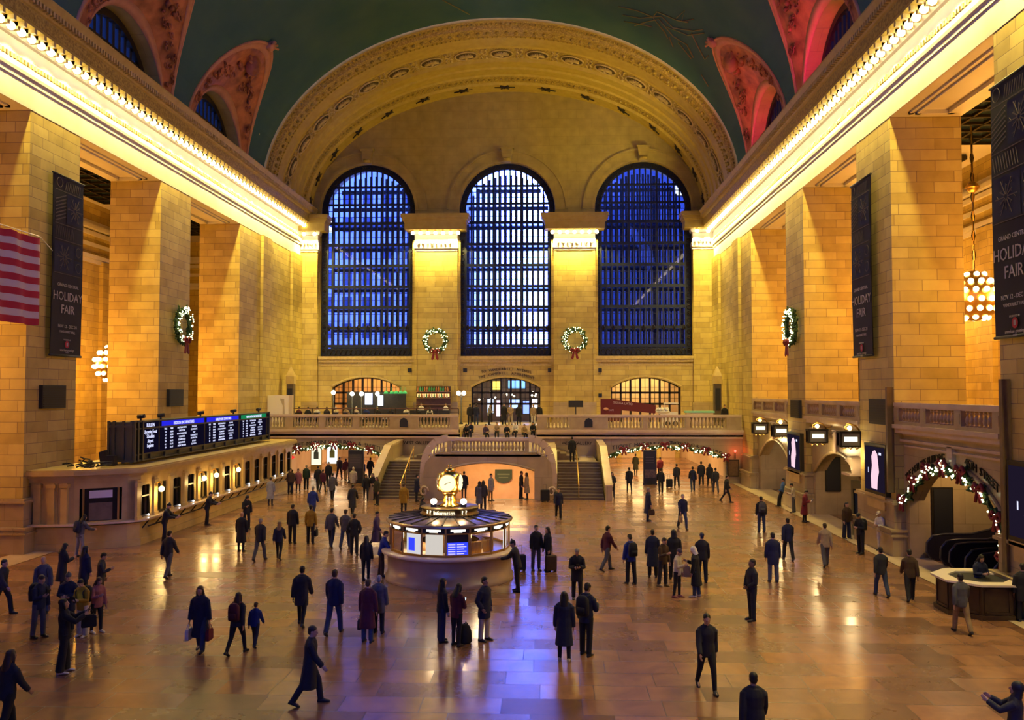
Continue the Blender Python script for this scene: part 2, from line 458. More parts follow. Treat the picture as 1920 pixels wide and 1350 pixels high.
for s in (-1, 1):
    S = SIDE[s]; zl = S['zl']; k = S['k']; ctop = zl + 4.06 * k
    X = lambda p, s=s: s * (A + p)           # p > 0 is into the wall
    def bx(mb, p0, p1, y0, y1, z0, z1, s=s):
        a, b = sorted((s * (A + p0), s * (A + p1))); mb.box(a, b, y0, y1, z0, z1)
    # pillars
    for y0, y1 in S['pil']:
        mb = MB(); bx(mb, 0, 2.95, y0, y1, 0, zl)
        p = struct('pillar', mb, STONE)
        mb = MB(); a, b = sorted((X(0), X(2.95))); base_mould(mb, a, b, y0, y1, (1, 0, 1, 1) if s > 0 else (0, 1, 1, 1))
        build('pillar_base', mb, LOWSTONE, p)
    # solid wall beyond the last opening and before the first pillar
    mb = MB(); bx(mb, 0, 2.95, S['end'], WY + 1.2, 0, zl); bx(mb, 0, 2.95, -9, S['pil'][0][0] - 8.4, 0, zl)
    bx(mb, -.22, 0, 65.0, 67.0, 4.1, zl)      # shallow pilaster strip
    bx(mb, -.22, 0, 72.6, 75.4, 4.1, zl)
    w = struct('wall_' + S['n'], mb, STONE)
    mb = MB(); a, b = sorted((X(0), X(2.9))); base_mould(mb, a, b, S['end'], 64.6, (1, 0, 1, 0) if s > 0 else (0, 1, 1, 0))
    build('wall_base', mb, LOWSTONE, w)
    # lintel block over the openings, frieze, cornice
    mb = MB(); bx(mb, .0, 2.95, -9, WY + 1.2, zl, ctop)
    for i in range(4):
        ya = [S['pil'][0][0] - 8.4, S['pil'][0][1], S['pil'][1][1], S['pil'][2][1]][i]; yb = [S['pil'][0][0], S['pil'][1][0], S['pil'][2][0], S['end']][i]
        for q, z in ((.55,.10),(.75,.18)):
            for u0, u1, v0, v1 in ((q,q+.18,ya+q,yb-q),(2.95-q-.18,2.95-q,ya+q,yb-q),(q,2.95-q,ya+q,ya+q+.18),(q,2.95-q,yb-q-.18,yb-q)):
                bx(mb, u0, u1, v0, v1, zl - z + .02, zl + .05)
    struct('trim_lintel_' + S['n'], mb, STONE_UP)
    prof = entab(zl, k)
    poly = prof + [(-.02, prof[-1][1]), (-.02, prof[0][1])]
    mb = MB(); mb.prism(prof[:14] + [(-.02, prof[13][1]), (-.02, prof[0][1])], lambda p, z, t, s=s: (s * (A - p), t, z), -9, WY)
    cor = struct('trim_cornice_' + S['n'], mb, [STONE_UP])
    mb = MB(); mb.prism([(0, prof[13][1])] + prof[14:] + [(0, prof[-1][1])], lambda p, z, t, s=s: (s * (A - p), t, z), -9, WY); build('corona', mb, GB_C, cor)
    mb = MB()
    y = 27.6
    while y < 75:                             # brackets between the lamps
        for q0, q1, z0 in ((.30,.98,2.56),(.30,.72,2.44)):
            a, b = sorted((s*(A-q0), s*(A-q1))); mb.box(a, b, y+.26, y+.44, zl+z0*k, zl+2.745*k)
        y += .69
    build('brackets', mb, TRIM, cor)
    mb = MB(); y = 27.6
    while y < 75.6:                           # dentils under the frieze and the leaf moulding on top
        a, b = sorted((s*(A-.05), s*(A-.16))); mb.box(a, b, y, y+.13, zl+1.60*k, zl+1.78*k)
        a, b = sorted((s*(A-1.14), s*(A-1.34))); mb.box(a, b, y, y+.12, zl+3.50*k, zl+3.72*k)
        y += .24
    build('dentils', mb, TRIM, cor)
    mb = MB(); a, b = sorted((s*(A-1.03), s*(A-1.045))); mb.box(a, b, -9, WY, zl+2.86*k, zl+3.34*k)
    build('fascia', mb, GILT, cor)
    # passage behind the pillars
    zf = 5.2 if s > 0 else 0.0
    mb = MB(); bx(mb, 11.1, 11.5, -9, 78, 0, 23); bx(mb, 2.9, 11.3, 77.4, 78, 0, 23); bx(mb, 2.95, 11.2, -9, -8.6, 0, 23)
    for yy in range(14, 76, 6): bx(mb, 10.8, 11.1, yy, yy + 1.6, 0, 16.4)
    pw = struct('wall_passage_' + S['n'], mb, STONE)
    mb = MB()
    for z, q in ((16.2,.12),(16.5,.25),(17.4,.10),(18.2,.2),(18.6,.45),(18.9,.3)):
        bx(mb, 11.1 - q, 11.1, -8, 77, z, z + .28)
        bx(mb, 2.95, 11.1, 77.4 - q, 77.4, z, z + .28)
    build('passage_cornice', mb, STONE_UP, pw)
    mb = MB()
    bx(mb, 2.9, 11.5, -9, 78, 20.6, 21.0)
    cp = struct('ceiling_passage_' + S['n'], mb, STONE_UP)
    mb = MB()
    for yb in ([12, 24.5, 37, 49.5, 62] if s > 0 else [12, 24.5, 37, 49.5, 62]):
        bx(mb, 4.2, 9.8, yb + 1.0, yb + 10.5, 20.45, 20.58)
    sk = build('skylight_panel', mb, mat('skylight_glass_' + S['n'], (.02,.035,.06), .15), cp)
    mb = MB()
    for yb in [12, 24.5, 37, 49.5, 62]:
        for i in range(6): bx(mb, 4.2 + i*1.12 - .06, 4.2 + i*1.12 + .06, yb + 1, yb + 10.5, 20.3, 20.5)
        for i in range(9): bx(mb, 4.2, 9.8, yb + 1 + i*1.19 - .06, yb + 1 + i*1.19 + .06, 20.3, 20.5)
    build('skylight_bars', mb, IRON, cp)

# ---------------------------------------------------------------- vault with lunettes
mb = MB()
RT = 7.6; WO = 5.2; RI = 4.3
th_tip = math.asin(RT / VR)
NL = 12
def vz(th): return ZC + VR * math.sin(th)
for s in (-1, 1):
    ycs = sorted(SIDE[s]['lun'])
    lev = [th_tip * (1 - (1 - i / NL) ** 1.6) for i in range(NL + 1)]
    def edges(th):
        w = WO * math.sqrt(max(0.0, 1 - ((vz(th) - ZC) / RT) ** 2))
        e = [-9.0]
        for yc in ycs: e += [yc - w, yc + w]
        return e + [65.0]
    for i in range(NL):
        e0, e1 = edges(lev[i]), edges(lev[i + 1])
        for j in range(0, len(e0), 2):
            n = 4
            for q in range(n):
                f0, f1 = q / n, (q + 1) / n
                def P(e, th, f): return (s * A * math.cos(th), e[j] + (e[j+1] - e[j]) * f, vz(th))
                mb.add([P(e0, lev[i], f0), P(e0, lev[i], f1), P(e1, lev[i+1], f1), P(e1, lev[i+1], f0)], [(0,1,2,3)], True)
ths = [th_tip + (math.pi - 2 * th_tip) * i / 28 for i in range(29)]
ys = [-9, 15, 40, 65]
mb.rings([[(A * math.cos(t), y, vz(t)) for t in ths] for y in ys], closed=False)
struct('ceiling', mb, VAULT)

def lunette(s, yc, idx):
    ts = [math.pi * i / 36 for i in range(37)]
    def inner(t): return Vector((s * A, yc + RI * math.cos(t), ZC + RI * math.sin(t)))
    def outer(t):
        z = ZC + RT * math.sin(t)
        return Vector((s * A * math.sqrt(max(0, 1 - ((z - ZC) / VR) ** 2)), yc + WO * math.cos(t), z))
    root = sempty('trim_lunette_%d' % idx)
    mb = MB(); rows = []
    fr = [.12, .3, .5, .7, .86]
    for f in fr:
        row = []
        for i, t in enumerate(ts):
            a, b = inner(t), outer(t); p = a.lerp(b, f)
            nrm = Vector((-s, 0, -.5)).normalized()
            g = .10 * math.sin(7 * t + 9 * f) * math.sin(23 * t - 5 * f) if 0.2 < f < .8 else 0
            row.append(p + nrm * g)
        rows.append(row)
    mb.rings(rows, closed=False)
    build('spandrel_relief', mb, TERRA, root)
    mb = MB()
    for f0, f1, d in ((0, .12, 0.06), (.86, 1.0, .06)):
        r = [[inner(t).lerp(outer(t), f) + Vector((-s * dd, 0, -dd * .5)) for t in ts] for f, dd in ((f0, 0), (f0, d), (f1, d), (f1, 0))]
        mb.rings(r, closed=False)
    mb.tube([outer(t) for t in ts], .11, 6)
    build('spandrel_rim', mb, TERRAE, root)
    # relief garlands and the cartouche under the tip
    mb = MB(); rnd = random.Random(idx)
    for sg in (-1, 1):
        for q in range(26):
            f = .3 + .4 * rnd.random(); t = math.pi / 2 + sg * (.1 + 1.1 * rnd.random())
            c = inner(t).lerp(outer(t), f) + Vector((-s * .12, 0, -.06)); r = .10 + .16 * rnd.random()
            a0 = rnd.random() * 6
            mb.tube([c + Vector((0, r * math.cos(a0 + u * .8) * (1 - u * .09), r * math.sin(a0 + u * .8) * (1 - u * .09))) for u in range(8)], .05, 5)
        for q in range(7):
            f = .5; t = math.pi / 2 + sg * (.12 + .1 * q)
            c = inner(t).lerp(outer(t), f + .05 * math.sin(q * 2.1)) + Vector((-s * .1, 0, -.05)); mb.sphere(c, .2 - .012 * q, 7, 5)
    c = inner(math.pi / 2).lerp(outer(math.pi / 2), .62) + Vector((-s * .2, 0, -.1)); mb.sphere(c, .55, 10, 7, 1.3)
    for q in range(9):
        a = math.pi * (q / 8); mb.tube([c + Vector((-s*.1, 0, 0)), c + Vector((-s * .1, .95 * math.cos(a), .95 * math.sin(a)))], .1, 5)
    build('relief_carving', mb, TERRA, root)
    tip = outer(math.pi / 2)
    mb = MB(); mb.sphere(tip + Vector((-s * .1, 0, -.05)), .35, 9, 6)
    for q in range(5): mb.tube([tip, tip + Vector((-s * .5, .5 * math.cos(q * .785), .3 * math.sin(q * .785) - .1))], .08, 5)
    build('keystone', mb, TERRAE, root)
    mb = MB()
    mb.rings([[(s * (A + d), yc + RI * math.cos(t), ZC + RI * math.sin(t)) for t in ts] for d in (-.02, 1.0)], closed=False)
    for z, rr in ((0,0),): pass
    build('reveal', mb, PLASTER, root)
    w = sempty('window_%d' % idx)
    xw = s * (A + .9)
    mb = MB()
    n = 13; 
    for i in range(n + 1):
        y = yc - 4.1 + 8.2 * i / n; h = math.sqrt(max(.01, 4.2**2 - (y - yc)**2))
        mb.box(min(xw, xw + s*.25), max(xw, xw + s*.25), y - .13, y + .13, ZC - .3, ZC + h)
    build('mullions', mb, IRONB, w)
    mb = MB(); mb.box(min(xw - s*.1, xw + s*.15), max(xw - s*.1, xw + s*.15), yc - 3.6, yc + 3.6, ZC + 2.25, ZC + 2.6)
    for i in range(24):
        t0, t1 = math.pi * i / 24, math.pi * (i + 1) / 24
        mb.bar((xw, yc + 4.2 * math.cos(t0), ZC + 4.2 * math.sin(t0)), (xw, yc + 4.2 * math.cos(t1), ZC + 4.2 * math.sin(t1)), .6, .3, (1,0,0))
    build('arched_frame', mb, IRON, w)
    mb = MB(); pts = [(yc + 4.2 * math.cos(t), ZC + 4.2 * math.sin(t)) for t in ts]
    mb.add([(xw + s * .3, a, b) for a, b in pts] + [(xw + s*.3, yc - 4.2, ZC - .3), (xw + s*.3, yc + 4.2, ZC - .3)], [tuple(range(37)) + (37, 38)])
    build('pane', mb, BLUEGLASS, w)
BLUEGLASS = glass('blue_glass', (.45,.60,.45))
li = 10
for s in (-1, 1):                            # uplights standing on the cornice, washing the end arch
    for yy, tx, tz, pw in ((60, 3, 33, 5200), (69, -s*-6, 31, 2600)):
        spot('arch_uplight', (s*17.4, yy, 22.75), (s*tx, 76 if yy > 65 else 72, tz), pw, (1, .78, .16), 75, 1.0, .05)
for s in (-1, 1):
    for yc in SIDE[s]['lun'][:2]:
        lunette(s, yc, li); li += 1

# ---------------------------------------------------------------- deep arched band at the west end
band = sempty('trim_west_arch')
def ell(t, o, th):
    a = 18.45 - .45 * t - o; b = 13.25 - 1.5 * t - o
    return (a * math.cos(th), 64.7 + 11.3 * t, ZC + b * math.sin(th))
prof = [(-.01,-.35),(0,0),(.035,0),(.05,.22),(.10,.22),(.115,.12),(.125,.34),(.22,.34),(.235,.22),(.245,.3),(.36,.3),(.375,.18),(.39,.26),(.53,.26),(.545,.14),(.56,.42),(.60,.42),(.61,.34),(.65,.34),(.66,.46),(.70,.46),(.71,.38),(.75,.38),(.76,.5),(.85,.5),(.86,.42),(.875,.62),(.95,.62),(.96,.5),(1.0,.55)]
thl = [math.pi * i / 72 for i in range(73)]
GB = noisy('arch_gold_plaster', (.52,.39,.07), (.44,.32,.05), 2.0, .5)
SHADE_BR = noisy('recess_shade_umber', (.07,.048,.012), (.12,.085,.02), 5, .6)  # dark disc colour puts recess shade behind each shell
zones = {0:GB,3:GILT,6:GILT,11:GILT}
def zmat(t):
    return 1 if (.05 <= t < .235 or .39 <= t < .53 or .76 <= t < .85) else 0
mb = MB()
for i in range(len(prof) - 1):
    (t0, o0), (t1, o1) = prof[i], prof[i + 1]
    mb.cur = zmat((t0 + t1) / 2)
    mb.rings([[ell(t0, o0, h) for h in thl], [ell(t1, o1, h) for h in thl]], closed=False, smooth=False)
build('moulded_band', mb, [GB, GILT], band)
mb = MB()
for i in range(150):                         # egg-and-dart, leaf and bead rows
    h = math.pi * (i + .5) / 150
    mb.sphere(ell(.075, .3, h), .10, 6, 4); mb.sphere(ell(.30 - .065, .33, h), .08, 6, 4)
    if i % 2: mb.sphere(ell(.17, .42, h), .17, 6, 4)
for i in range(110):
    h = math.pi * (i + .5) / 110; mb.sphere(ell(.80, .56, h), .12, 6, 4)
build('leaf_beading', mb, GILT, band)
for i in range(19):                          # shell medallions
    h = math.pi * (i + .5) / 19
    c = Vector(ell(.46, .28, h)); tx = (Vector(ell(.46, .26, h + .01)) - Vector(ell(.46, .26, h - .01))).normalized(); ty = (Vector(ell(.52, .26, h)) - Vector(ell(.40, .26, h))).normalized(); nx = ty.cross(tx).normalized()
    nx = nx if nx.z > 0 else -nx; tx = ty.cross(nx).normalized()
    mb = MB()
    ring = [c - nx * .06 + tx * (.92 * math.cos(a)) + ty * (.62 * math.sin(a)) for a in [2*math.pi*j/20 for j in range(21)]]
    mb.tube(ring, .07, 5, cap=False)
    for j in range(9):
        a = math.pi * (j / 8.0); d = tx * (.66 * math.cos(a)) - ty * (.45 * math.sin(a)) + ty * .15
        mb.tube([c + ty * .2 - nx * .06, c + d * .9 - nx * .12], .09, 5)
    mb.sphere(c + ty * .22 - nx * .1, .16, 7, 5)
    build('shell_medallion', mb, TRIM, band)
    mb = MB(); mb.add([c - nx*.03 + tx*(.9*math.cos(a)) + ty*(.6*math.sin(a)) for a in [2*math.pi*j/20 for j in range(20)]], [tuple(range(20))]); build('medallion_shade', mb, SHADE_BR, band)
    if i < 18:
        h2 = math.pi * (i + 1.0) / 19; c = Vector(ell(.46, .3, h2)); tx = Vector((-math.sin(h2), 0, math.cos(h2)))
        mb = MB()
        for j in range(4):
            sx = 1 if j % 2 else -1; sy = 1 if j > 1 else -1
            mb.tube([c, c + tx * (.25 * sx) + ty * (.3 * sy), c + tx * (.12 * sx) + ty * (.62 * sy), c + tx * (.3 * sx) + ty * (.7 * sy)], .06, 5)
        build('leaf_spray', mb, TRIM, band)
for i in range(15):                          # crossed ribbons on the innermost bead
    h = math.pi * (i + .5) / 15; c = Vector(ell(.91, .64, h)); tx = Vector((-math.sin(h), 0, math.cos(h)))
    mb = MB()
    for g in (-1, 1): mb.tube([c - tx * .35 + ty * (.32 * g), c + tx * .35 - ty * (.32 * g)], .09, 5)
    mb.tube([c - tx * .9, c + tx * .9], .06, 5); mb.sphere(c, .16, 7, 5)
    build('ribbon_cross', mb, IRON, band)

# constellation figure painted in gold line on the vault
mb = MB()
def on_vault(px, py):
    d = ray(px, py); lo, hi = 20.0, 66.0
    for _ in range(40):
        m_ = (lo + hi) / 2; p = CAM + d * (m_ / d.y)
        ins = (p.x / A) ** 2 + ((p.z - ZC) / VR) ** 2 < .995
        lo, hi = (m_, hi) if ins else (lo, m_)
    return CAM + d * (lo / d.y)
rnd = random.Random(4)
for pts in [[(1160,12),(1195,20),(1225,32),(1232,22),(1270,38),(1290,42)], [(1168,28),(1200,34),(1240,30),(1262,52),(1300,58),(1318,55)], [(1190,48),(1215,40),(1236,36),(1262,68),(1288,84),(1300,108)],
            [(1225,34),(1246,60),(1252,72)], [(1268,34),(1284,20),(1278,40),(1300,36)], [(1296,62),(1310,90),(1322,112),(1328,104)], [(1272,80),(1296,110)], [(1315,140),(1328,162)], [(830,0),(880,27)], [(1170,40),(1205,46),(1222,50)], [(1250,50),(1290,66),(1320,62)], [(1255,70),(1262,88)]]:
    mb.tube([on_vault(*p) for p in pts], .045, 4)
struct('trim_constellation', mb, mat('faded_gold_line', (.20,.17,.05), .6))

# ---------------------------------------------------------------- west wall
def arch_poly(xc, w, z0, zs, rise, n=28):
    return [(xc - w, z0), (xc + w, z0)] + [(xc + w * math.cos(math.pi * i / n), zs + rise * math.sin(math.pi * i / n)) for i in range(n + 1)]
def seg_poly(xc, w, z0, zs, rise, n=20):
    r = (w * w + rise * rise) / (2 * rise); a = math.asin(w / r); zc_ = zs + rise - r
    return [(xc - w, z0), (xc + w, z0)] + [(xc + r * math.sin(a - 2 * a * i / n), zc_ + r * math.cos(a - 2 * a * i / n)) for i in range(n + 1)]
WX = [-12.37, .16, 12.24]
WH = 4.28; WZ0 = 9.97; WSP = 23.05
DX = [-12.4, .05, 12.35]
outer = [(-18.9, 3.7), (18.9, 3.7), (18.9, 35.5), (-18.9, 35.5)]
holes = [arch_poly(x, WH, WZ0, WSP, WH) for x in WX] + [seg_poly(x, 3.05, 4.12, 7.25, .9) for x in DX]
mb = slab(outer, holes, 1.0, lambda u, v, w: (u, WY + w, v))
# plaster above the pilaster caps, coursed stone below: two materials by height
me_mb = MB()
for f in mb.f:
    vs = [mb.v[i] for i in f]; me_mb.cur = 0
    me_mb.add(vs, [tuple(range(len(vs)))])
west = struct('wall_west', mb, [PLASTER])
# window surrounds
mb = MB()
for x in WX:
    n = 32
    for r0, r1, d in ((WH + .02, WH + .30, .16), (WH + .30, WH + .95, .08), (WH + .95, WH + 1.1, .18)):
        rs = []
        for i in range(n + 1):
            t = math.pi * i / n; c, s_ = math.cos(t), math.sin(t)
            rs.append([(x + r0*c, WY + .1, WSP + r0*s_), (x + r0*c, WY - d, WSP + r0*s_), (x + r1*c, WY - d, WSP + r1*s_), (x + r1*c, WY + .1, WSP + r1*s_)])
        mb.rings(rs, cap=True, smooth=False)
build('window_surround', mb, PLASTER, west)
for x in WX:
    mb = MB(); z = WSP + WH
    mb.prism([(-.36, z - .1), (.36, z - .1), (.5, z + 1.1), (-.5, z + 1.1)], lambda a, b, t, x=x: (x + a, t, b), WY - .5, WY + .05)
    mb.box(x - .6, x + .6, WY - .6, WY + .05, z + 1.1, z + 1.25); mb.tube([(x - .3, WY - .52, z + .15), (x + .3, WY - .52, z + .15)], .16, 8)
    build('keystone', mb, PLASTER, west)
# pilasters with lit capitals
ZW = 18.3
def cap(mb, x0, x1, y1, l, r, rng_):
    pr = entab(ZW, 1.02)
    for i in rng_:
        (p0, z0), (p1, z1) = pr[i], pr[i + 1]
        if z1 - z0 < .005: continue
        q = max(p0, p1) * .8
        mb.box(x0 - q * l, x1 + q * r, y1 - q, WY, z0, z1)
PIL = [(-7.98, -4.25, 1, 1), (4.35, 7.92, 1, 1), (-18.3, -16.75, 0, 1), (16.5, 18.3, 1, 0)]
for x0, x1, l, r in PIL:
    mb = MB(); mb.box(x0, x1, WY - .55, WY, 4.1, ZW + 1.0)
    if l and r:
        mb.box(x0 - .28, x0, WY - .25, WY, 4.1, ZW + 2); mb.box(x1, x1 + .28, WY - .25, WY, 4.1, ZW + 2)
        mb.box(x0 - .04, x0 + .18, WY - .62, WY, 4.1, ZW + .9); mb.box(x1 - .18, x1 + .04, WY - .62, WY, 4.1, ZW + .9)
    p = struct('pillar', mb, STONE)
    mb = MB(); mb.box(x0, x1, WY - .55, WY, ZW + 1.0, ZW + 2.8); cap(mb, x0, x1, WY - .55, l, r, range(2, 13))
    build('capital', mb, STONE_UP, p)
    mb = MB(); cap(mb, x0, x1, WY - .55, l, r, range(13, 20)); build('capital_cornice', mb, GB, p)  # gold here is reflected lamplight put into the stone's colour
    mb = MB(); n = int((x1 - x0) / .25)
    for i in range(n): mb.box(x0 + .1 + i * .25, x0 + .22 + i * .25, WY - .86, WY - .7, ZW + 1.62, ZW + 1.82)
    build('dentils', mb, TRIM, p)
    mb = MB(); mb.box(x0 - .2*l, x1 + .2*r, WY - .75, WY, 4.1, 4.75); mb.box(x0 - .1*l, x1 + .1*r, WY - .68, WY, 4.75, 5.9)
    build('pillar_base', mb, LOWSTONE, p)
# sill band and stone facing below the windows
mb = MB()
for x in WX:
    mb.box(x - 4.3, x + 4.3, WY - .3, WY + .02, 9.45, 9.7); mb.box(x - 4.3, x + 4.3, WY - .42, WY + .5, 9.7, 9.97); mb.box(x - 4.3, x + 4.3, WY - .15, WY + .02, 9.12, 9.3)
build('window_sill', mb, TRIM, west)
mb = slab([(-16.75, 4.1), (16.5, 4.1), (16.5, 9.5), (-16.75, 9.5)], [seg_poly(x, 3.06, 4.12, 7.25, .9) for x in DX], .1, lambda u, v, w: (u, WY - .1 + w, v))
build('stone_facing', mb, STONE, west)
mb = MB()
for x in DX:
    poly = seg_poly(x, 3.1, 4.12, 7.25, .92)[2:]
    mb.tube([(a, WY - .12, b) for a, b in poly], .12, 6)
build('arch_moulding', mb, TRIM, west)
mb = MB()
f = lambda u: 8.55 - .045 * u * u
g = lambda u: 9.15 - .04 * u * u
arc_text(mb, 'THE CAMPBELL APARTMENT', .33, -2.45, 2.55, lambda u: 8.36 - .075 * u * u, lambda u, z, dz: (Vector((u + .05, WY - .13, z)), Vector((1, 0, dz))), .02)
arc_text(mb, 'TO VANDERBILT AVENUE', .33, -2.2, 2.3, lambda u: 8.72 - .06 * u * u, lambda u, z, dz: (Vector((u + .05, WY - .13, z)), Vector((1, 0, dz))), .02)
build('carved_lettering', mb, IRON, west)
mb = MB()
for x, z in ((-8.5, 8.72), (-3.55, 8.72), (3.95, 8.7), (8.35, 8.7), (8.35, 6.5)): mb.box(x - .17, x + .17, WY - .2, WY - .08, z - .17, z + .17)
build('vent_opening', mb, BLACK, west)

# great windows
def great_window(x, idx):
    w = sempty('window_%d' % idx, (x, WY + .5, 0))
    zt = [WZ0 + .95, 12.55, 14.4, 16.25, 18.15, 20.05, 22.0]
    hw = 3.74
    def topz(u): return WSP + math.sqrt(max(0, hw * hw - u * u))
    def layer(y, wv, ht, n, nm, extra):
        mb = MB()
        for i in range(n + 1):
            u = -hw + 2 * hw * i / n; wz = wv * (1.5 if i % 5 == 0 else 1)
            if abs(u) > hw - .02: zt_ = WSP
            else: zt_ = topz(u)
            mb.box(u - wz/2, u + wz/2, y - .07, y + .07, WZ0, zt_)
        for z in zt: mb.box(-hw, hw, y - .09, y + .09, z - ht/2, z + ht/2)
        for z in (23.7, 25.3): 
            q = math.sqrt(max(0, hw*hw - (z - WSP)**2)); mb.box(-q, q, y - .09, y + .09, z - ht*.35, z + ht*.35)
        if extra:
            zz = zt + [23.7, 25.3]
            for a, b in zip(zz[:-1], zz[1:]):
                for fr in (.34, .67):
                    z = a + (b - a) * fr; q = hw if z < WSP else math.sqrt(max(0, hw*hw - (z - WSP)**2)); mb.box(-q, q, y - .03, y + .03, z - .025, z + .025)
        build(nm, mb, IRONB, w)
    layer(0, .13, .26, 15, 'inner_mullions', True)
    layer(2.1, .20, .5, 15, 'outer_mullions', False)
    mb = MB()                                 # glazed walkways between the two layers
    for z in zt: mb.box(-hw, hw, .1, 2.0, z - .07, z + .05)
    build('walkway_floors', mb, mat('walkway_glass_%d' % idx, (.03,.06,.12), .2), w)
    # ornamental iron border
    mb = MB(); n = 36
    path = [(-hw - .26, WZ0 + i * (WSP - WZ0) / 24) for i in range(25)] + [((hw + .26) * -math.cos(math.pi * i / n), WSP + (hw + .26) * math.sin(math.pi * i / n)) for i in range(1, n)] + [(hw + .26, WSP - i * (WSP - WZ0) / 24) for i in range(25)]
    rs = []
    for i, (u, z) in enumerate(path):
        a = Vector(path[max(i-1,0)]); b = Vector(path[min(i+1,len(path)-1)]); t = (b - a).normalized(); nn = Vector((-t.y, t.x))
        rs.append([(u + nn.x*.27, -.02, z + nn.y*.27), (u + nn.x*.27, .08, z + nn.y*.27), (u - nn.x*.27, .08, z - nn.y*.27), (u - nn.x*.27, -.02, z - nn.y*.27)])
    mb.rings(rs, smooth=False)
    mb.box(-hw, hw, -.05, .06, WZ0, WZ0 + .75)
    build('border_plate', mb, IRONB, w)
    mb = MB()
    for i, (u, z) in enumerate(path):
        mb.tube([(u + .17 * math.cos(q * .785), -.08, z + .17 * math.sin(q * .785)) for q in range(9)], .035, 4, cap=False)
        if i % 2: mb.sphere((u, -.1, z), .075, 6, 4)
    for i in range(17):
        u = -hw + .2 + i * (2 * hw - .4) / 16
        mb.tube([(u + .2 * math.cos(q * .785), -.09, WZ0 + .38 + .26 * math.sin(q * .785)) for q in range(9)], .035, 4, cap=False)
        if i % 2 == 0: mb.tube([(u, -.12, 12.3), (u + .12, -.12, 12.55), (u, -.12, 12.8), (u - .12, -.12, 12.55), (u, -.12, 12.3)], .06, 4)
    build('border_scrolls', mb, IRON, w)
    mb = MB()
    mb.add([(-hw, .0, WZ0), (hw, 0, WZ0)] + [(hw * math.cos(math.pi * i / n), 0, WSP + hw * math.sin(math.pi * i / n)) for i in range(n + 1)], [tuple(range(n + 3))])
    build('pane', mb, BLOOM_GLASS, w)
    mb = MB()
    mb.box(-WH, -WH + .02, 0, 2.4, WZ0, WSP)
    mb.box(WH - .02, WH, 0, 2.4, WZ0, WSP)
    mb.rings([[(WH * math.cos(math.pi * i / n), y, WSP + WH * math.sin(math.pi * i / n)) for i in range(n + 1)] for y in (0, 2.4)], closed=False)
    mb.box(-WH, WH, 0, 2.4, WZ0 - .05, WZ0)
    build('window_reveal', mb, PLASTER, w)
for i, x in enumerate(WX): great_window(x, i + 1)

# low arched shopfront windows on the balcony, with lit rooms behind
def shop_window(x, idx, room):
    w = sempty('window_%d' % idx, (x, WY + .45, 0))
    r = (3.05**2 + .9**2) / 1.8; zc_ = 8.15 - r
    top = lambda u: zc_ + math.sqrt(r*r - u*u)
    mb = MB()
    for i in range(8):
        u = -3.0 + 6.0 * i / 7; mb.box(u - .09, u + .09, -.08, .08, 4.1, top(u))
    for z in (5.75, 6.75): mb.box(-3, 3, -.08, .08, z - .09, z + .09)
    pts = [(-3.0 + 6.0 * i / 20) for i in range(21)]
    mb.tube([(u, 0, top(u) - .06) for u in pts], .1, 5)
    build('window_frame', mb, IRON, w)
    mb = MB()
    for i in range(7):
        u = -3.0 + 6.0 * (i + .5) / 7; mb.box(u - .02, u + .02, -.03, .03, 5.8, top(u)); mb.box(u - .4, u + .4, -.03, .03, 7.2, 7.24); mb.box(u - .4, u + .4, -.03, .03, 6.25, 6.28)
    build('glazing_bars', mb, IRON, w)
    mb = MB(); mb.add([(-3, .02, 4.1), (3, .02, 4.1)] + [(u, .02, top(u)) for u in pts[::-1]], [tuple(range(23))])
    build('pane', mb, CLEAR, w)
    mb = MB(); y1 = 5.0
    mb.box(-3.6, 3.6, y1, y1 + .1, 4.0, 8.6); mb.box(-3.7, -3.6, .6, y1, 4.0, 8.6); mb.box(3.6, 3.7, .6, y1, 4.0, 8.6); mb.box(-3.6, 3.6, .6, y1, 8.5, 8.6); mb.box(-3.6, 3.6, .6, y1, 3.9, 4.05)
    build('room_behind', mb, room, w)
    return w
ROOMW = noisy('lobby_stone', (.60,.42,.22), (.5,.34,.18), 1.5, .5)
for i, x in enumerate(DX):
    w = shop_window(x, 4 + i, ROOMW)

# east wall behind the viewer, its three tall windows narrowed to trim the blue sky fill
mb = slab([(-18.9, 0), (18.9, 0), (18.9, 36), (-18.9, 36)], [arch_poly(x, 1.4, WZ0, WSP, 1.4) for x in WX], .8, lambda u, v, w: (u, -9 - w, v))
struct('wall_east', mb, PLASTER)

# buildings across the street, seen through the great windows
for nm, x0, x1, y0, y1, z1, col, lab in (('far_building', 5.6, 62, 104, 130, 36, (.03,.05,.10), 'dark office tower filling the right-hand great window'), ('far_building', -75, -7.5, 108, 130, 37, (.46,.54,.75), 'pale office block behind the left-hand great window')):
    root = thing(nm, lab, 'building', ((x0+x1)/2, y0, 0))
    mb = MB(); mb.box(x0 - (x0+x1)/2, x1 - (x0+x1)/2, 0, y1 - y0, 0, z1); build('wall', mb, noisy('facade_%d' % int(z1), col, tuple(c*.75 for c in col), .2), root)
    mb = MB(); ml = MB(); rnd = random.Random(int(z1)); W_ = x1 - x0
    for i in range(int(W_ / 2.6)):
        for j in range(2, int(z1 / 3.4)):
            u = -W_/2 + 1.2 + i * 2.6; t = ml if rnd.random() < .10 else mb
            t.box(u - .6, u + .6, -.12, .05, j * 3.4, j * 3.4 + 1.9)
    build('window', mb, mat('dark_window_%d' % int(z1), (.03,.05,.10), .1), root)
    build('lit_window', ml, emis('lit_window_%d' % int(z1), (.75,.85,1.0), 1.6), root)
# ================================================================== west balcony, stairs, passages under it
BY = 65.0; BZ = 4.1; LZ = 2.9
